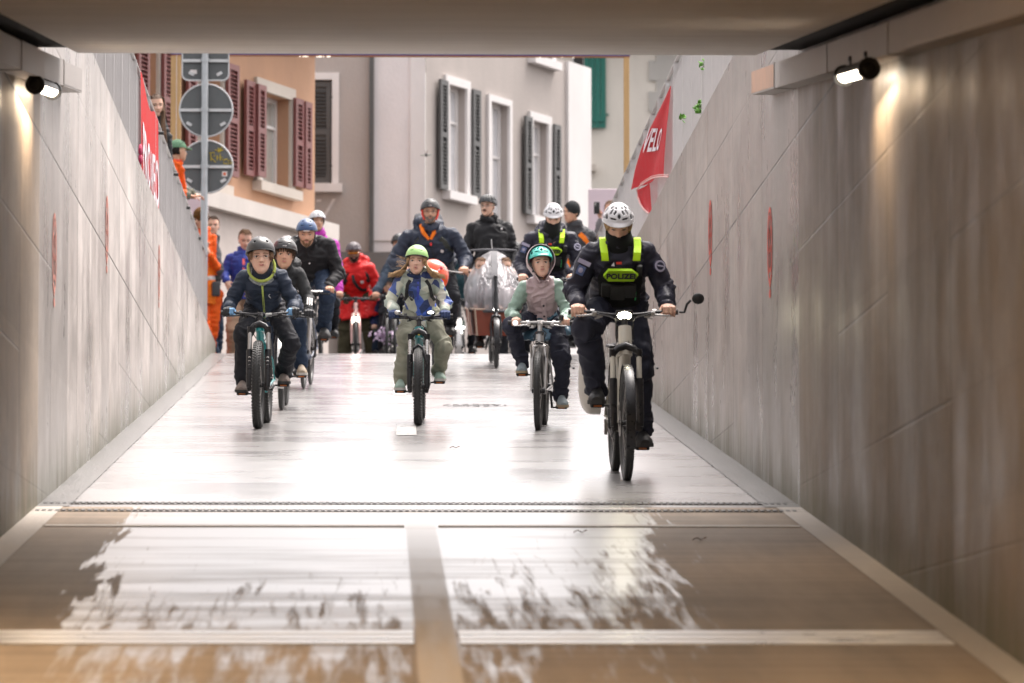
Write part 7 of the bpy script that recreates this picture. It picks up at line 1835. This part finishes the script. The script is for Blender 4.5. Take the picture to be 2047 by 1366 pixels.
for i in range(60):
    u0, u1 = rn.uniform(322, 328), rn.uniform(322, 336); mb.mi(0 if i < 36 else 1); mb.tube([P(u0 - 3, 196, Y - .02), P(u0, 222, Y - .08), P((u0 + u1) / 2, 270, Y - .16), P(u1, 320, Y - .15), P(u1 + rn.uniform(-4, 3), rn.uniform(350, 392), Y - .12)], [.006, .010, .011, .009, .002], 5)
mb.build('hair', [hairm('mid brown hair', (.085, .05, .032)), h_lbrown], h.o, ang=100)

# ---------------------------------------------------------------- 16 man in black cap with orange braces, person with phone
Y = 57.0
h = standing('man in a black cap with an orange high visibility strap, behind the second police rider', Y, (1143, 410, 446), ((1124, 470), (1180, 470)), ((1142, 0.0), (1172, .1)), {-1: hang(Y, 1125, 580), 1: hang(Y, 1180, 575)}, 1.0, skin=skin_m, jacket=cloth('dark grey jacket', (.045, .045, .05)), trousers=drk, H=.235, yaw=-50, hood=True, bulk=1.1, hairm=h_dark, hipuv=(1156, 590))
h.hair(h_dark, 'short'); T = lambda x, y, z: h.head + h.Rm @ V((x * h.H, y * h.H, z * h.H)); mb = MB(); mb.ell(T(0, .04, .20), (.39 * h.H, .48 * h.H, .40 * h.H), 24, 14); mb.build('cap', cloth('black knit', (.025, .028, .03), .9), h.o)
for sx in (-1, 1): h.strip('orange_strap', [(.25 * sx, 1.0), (.52 * sx, .93), (.78 * sx, .78), (.80 * sx, .60), (.62 * sx, .40), (.4 * sx, .25)], .055, orangev, th=.016, off=.016)
Y = 63.5
h = standing('person holding up a phone behind the front police rider', Y, (1221, 396, 440), ((1196, 470), (1246, 470)), ((1208, 0.0), (1232, .1)), {-1: dict(wrist=P(1200, 436, Y - .2), dir=V((-.25, -.1, 1)), palm=V((-.6, -.6, 0)), elbow=P(1192, 500, Y - .1), curl=.5), 1: hang(Y, 1248, 560)}, 1.0, skin=skin_l, jacket=cloth('light grey jacket', (.2, .19, .2)), trousers=drk, H=.235, hairm=h_lbrown)
h.hair(h_lbrown, 'short'); pc_ = P(1193, 416, Y - .27); ro = thing('phone', 'black phone held up behind the front police rider', 'phone', pc_); mb = MB(); mb.bbox(pc_, (.075, .01, .155), .004); mb.build('case', black, ro); mb = MB(); mb.disc(pc_ + V((-.018, -.006, .055)), .008, (0, 1, 0), 14, .003); mb.disc(pc_ + V((-.018, -.006, .035)), .008, (0, 1, 0), 14, .003); mb.build('camera_bump', chrome, ro)

# ---------------------------------------------------------------- 17 riders further back, mostly hidden
b = ghost_bike('dark bicycle with a round headlight and white front bar, left of the cargo bicycle', 918, 61.5, (918, 600, .3), crank=20, fender=silv, saddle=.98)
mb = MB(); q = b.M.inverted() @ P(918, 664, b.loc.y + .1); mb.bbox(q + V((0, .03, 0)), (.07, .05, .06), .01); lo = mb.build('headlight', blackm, b.root); mb = MB(); mb.ell(q, (.030, .014, .030), 20, 10); mb.build('lens', headl, lo)
mb = MB(); q = b.M.inverted() @ P(918, 655, b.loc.y + .1); mb.bbox(q, (.135, .03, .028), .004); lo = mb.build('light_bar', mat('white light bar', (.9, .9, .9), .3, emit=2.5), b.root); mb = MB(); mb.bbox(q + V((0, .16, .055)), (.14, .3, .07), .01); mb.build('front_carrier', mat('grey green carrier', (.10, .13, .11), .6), b.root)
h = rider('dark clothed rider in a teal scarf seen between the balloon and the cargo bicycle', b, (915, 478, 520, 0), {-1: (893, 540), 1: (938, 540)}, .95, skin=skin_l, jacket=cloth('teal grey jacket', (.03, .07, .085)), trousers=drk, H=.225, shy=.3, hy=.2); h.helmet('road', hm_dg)
b = ghost_bike('dark bicycle behind the cargo bicycle, right side', 1028, 62.5, (1030, 605, .3), crank=20, saddle=.98)
h = rider('dark clothed rider hidden behind the cargo bicycle', b, (1030, 478, 522, 0), {-1: (1010, 545), 1: (1052, 545)}, .95, skin=skin_l, jacket=blk2, trousers=drk, H=.225, shy=.3, hy=.2); h.helmet('road', hm_dg)
Y = 57.2
b = ghost_bike('grey bicycle left of the man in the navy jacket, half hidden', 790, 60.8, (792, 592, .3), crank=20, saddle=.98)
h = rider('rider in a grey blue jacket half hidden behind the man in the navy jacket', b, (798, 462, 508, 0), {-1: (796, 500), 1: (838, 500)}, 1.02, skin=skin_m, jacket=cloth('grey blue jacket', (.05, .07, .10), .55), trousers=drk, H=.23, shy=.28, hy=.2, bulk=1.12); h.helmet('skate', hm_dg)
# low bicycle with a garland of pale flowers
flw = mat('pale mauve blossom', (.52, .40, .55), .7, var=.25, scale=30); lfm = mat('leaf dull green', (.05, .09, .04), .7)
b = ghost_bike('bicycle with a small headlight and mauve flowers on its handlebar, beside the red coat', 774, 61.0, (776, 655, .22), crank=20, saddle=.85, seatz=.7)
mb = MB(); rn = random.Random(9)
for i in range(150):
    q = P(rn.gauss(772, 15), 672 + rn.gauss(0, 7), 60.9 + rn.uniform(-.12, .1)); ax = V((rn.uniform(-1, 1), rn.uniform(-1, 1), rn.uniform(-1, 1))).normalized(); ay = ax.orthogonal().normalized(); az = ax.cross(ay)
    mb.mi(0 if rn.random() < .85 else 1); mb.ell(q, (rn.uniform(.014, .03), rn.uniform(.012, .024), .006), 7, 4, [ax, ay, az])
mb2 = MB(); mb2.v = [tuple(b.M.inverted() @ V(p)) for p in mb.v]; mb2.f = mb.f; mb2.m = mb.m; mb2.build('flower_garland', [flw, lfm], b.root)
mb = MB(); q = b.M.inverted() @ P(789, 665, b.loc.y - .1); mb.ell(q, (.016, .012, .016), 14, 8); mb.build('headlight', headl, b.root)
h = rider('child in dark blue trousers behind the flowered handlebar', b, (776, 545, 588, 0), {-1: (762, 608), 1: (792, 608)}, .8, skin=skin_l, jacket=cloth('dark blue child jacket', (.02, .035, .10)), trousers=jean, H=.2, shy=.25, hy=.15); h.helmet('skate', hm_dg)

# ---------------------------------------------------------------- parked bicycles poking through the left railing
proto = Bike('parked_bicycle', 'parked bicycle leaning behind the left railing, handlebar poking through beside the green cap man', (0, 0), 0, 1.05, .34, .045, mat('dark red frame', (.12, .02, .02), .35), (0, 0, .30), flat=49.1, group='bicycles parked along the left railing') if False else None
def parked(lb, Yb, col, barm_):
    # stands parallel to the railing; front wheel toward the camera
    x = -2.40; fake = F / Yb; u0 = 755 + x * F / (Yb - .3); b = None
    z_bar = 5.50; vb = 1450 - z_bar * F / (Yb)
    b = Bike('parked_bicycle', lb, (P_inv(x, Yb - .33), 0), P_inv(x - .0, Yb + .75), 1.05, .34, .045, col, (P_inv(x, Yb), v_inv(x, Yb, 5.47), .36), flat=Yb - .33, group='bicycles parked along the left railing', crank=90, clen=.17, barm=barm_, saddle=1.0, cables=False, lean=2)
    return b
def _proj(p):
    q = _M.transposed() @ V(p); return 1023.5 - q.x / q.z * F, 683 + q.y / q.z * F
def P_inv(x, Y): return _proj((x, Y, ZS))[0]
def v_inv(x, Y, z): return _proj((x, Y, z))[1]
for lb, Yb, col, bm_ in (('parked bicycle behind the railing nearest the tunnel mouth, only a black pedal pokes through', 36.4, blackm, blackm), ('second parked bicycle behind the left railing, its pedal just showing', 38.1, grf, chrome), ('parked bicycle behind the red banner on the left railing', 46.0, silv, blackm),
        ('parked bicycle with black grip poking through the railing beside the red banner', 49.5, blackm, blackm), ('parked bicycle with silver brake lever poking through the railing below the green cap man', 52.7, grf, chrome), ('parked bicycle with black grips poking out by the sign post', 56.0, blackm, blackm)):
    parked(lb, Yb, col, bm_)
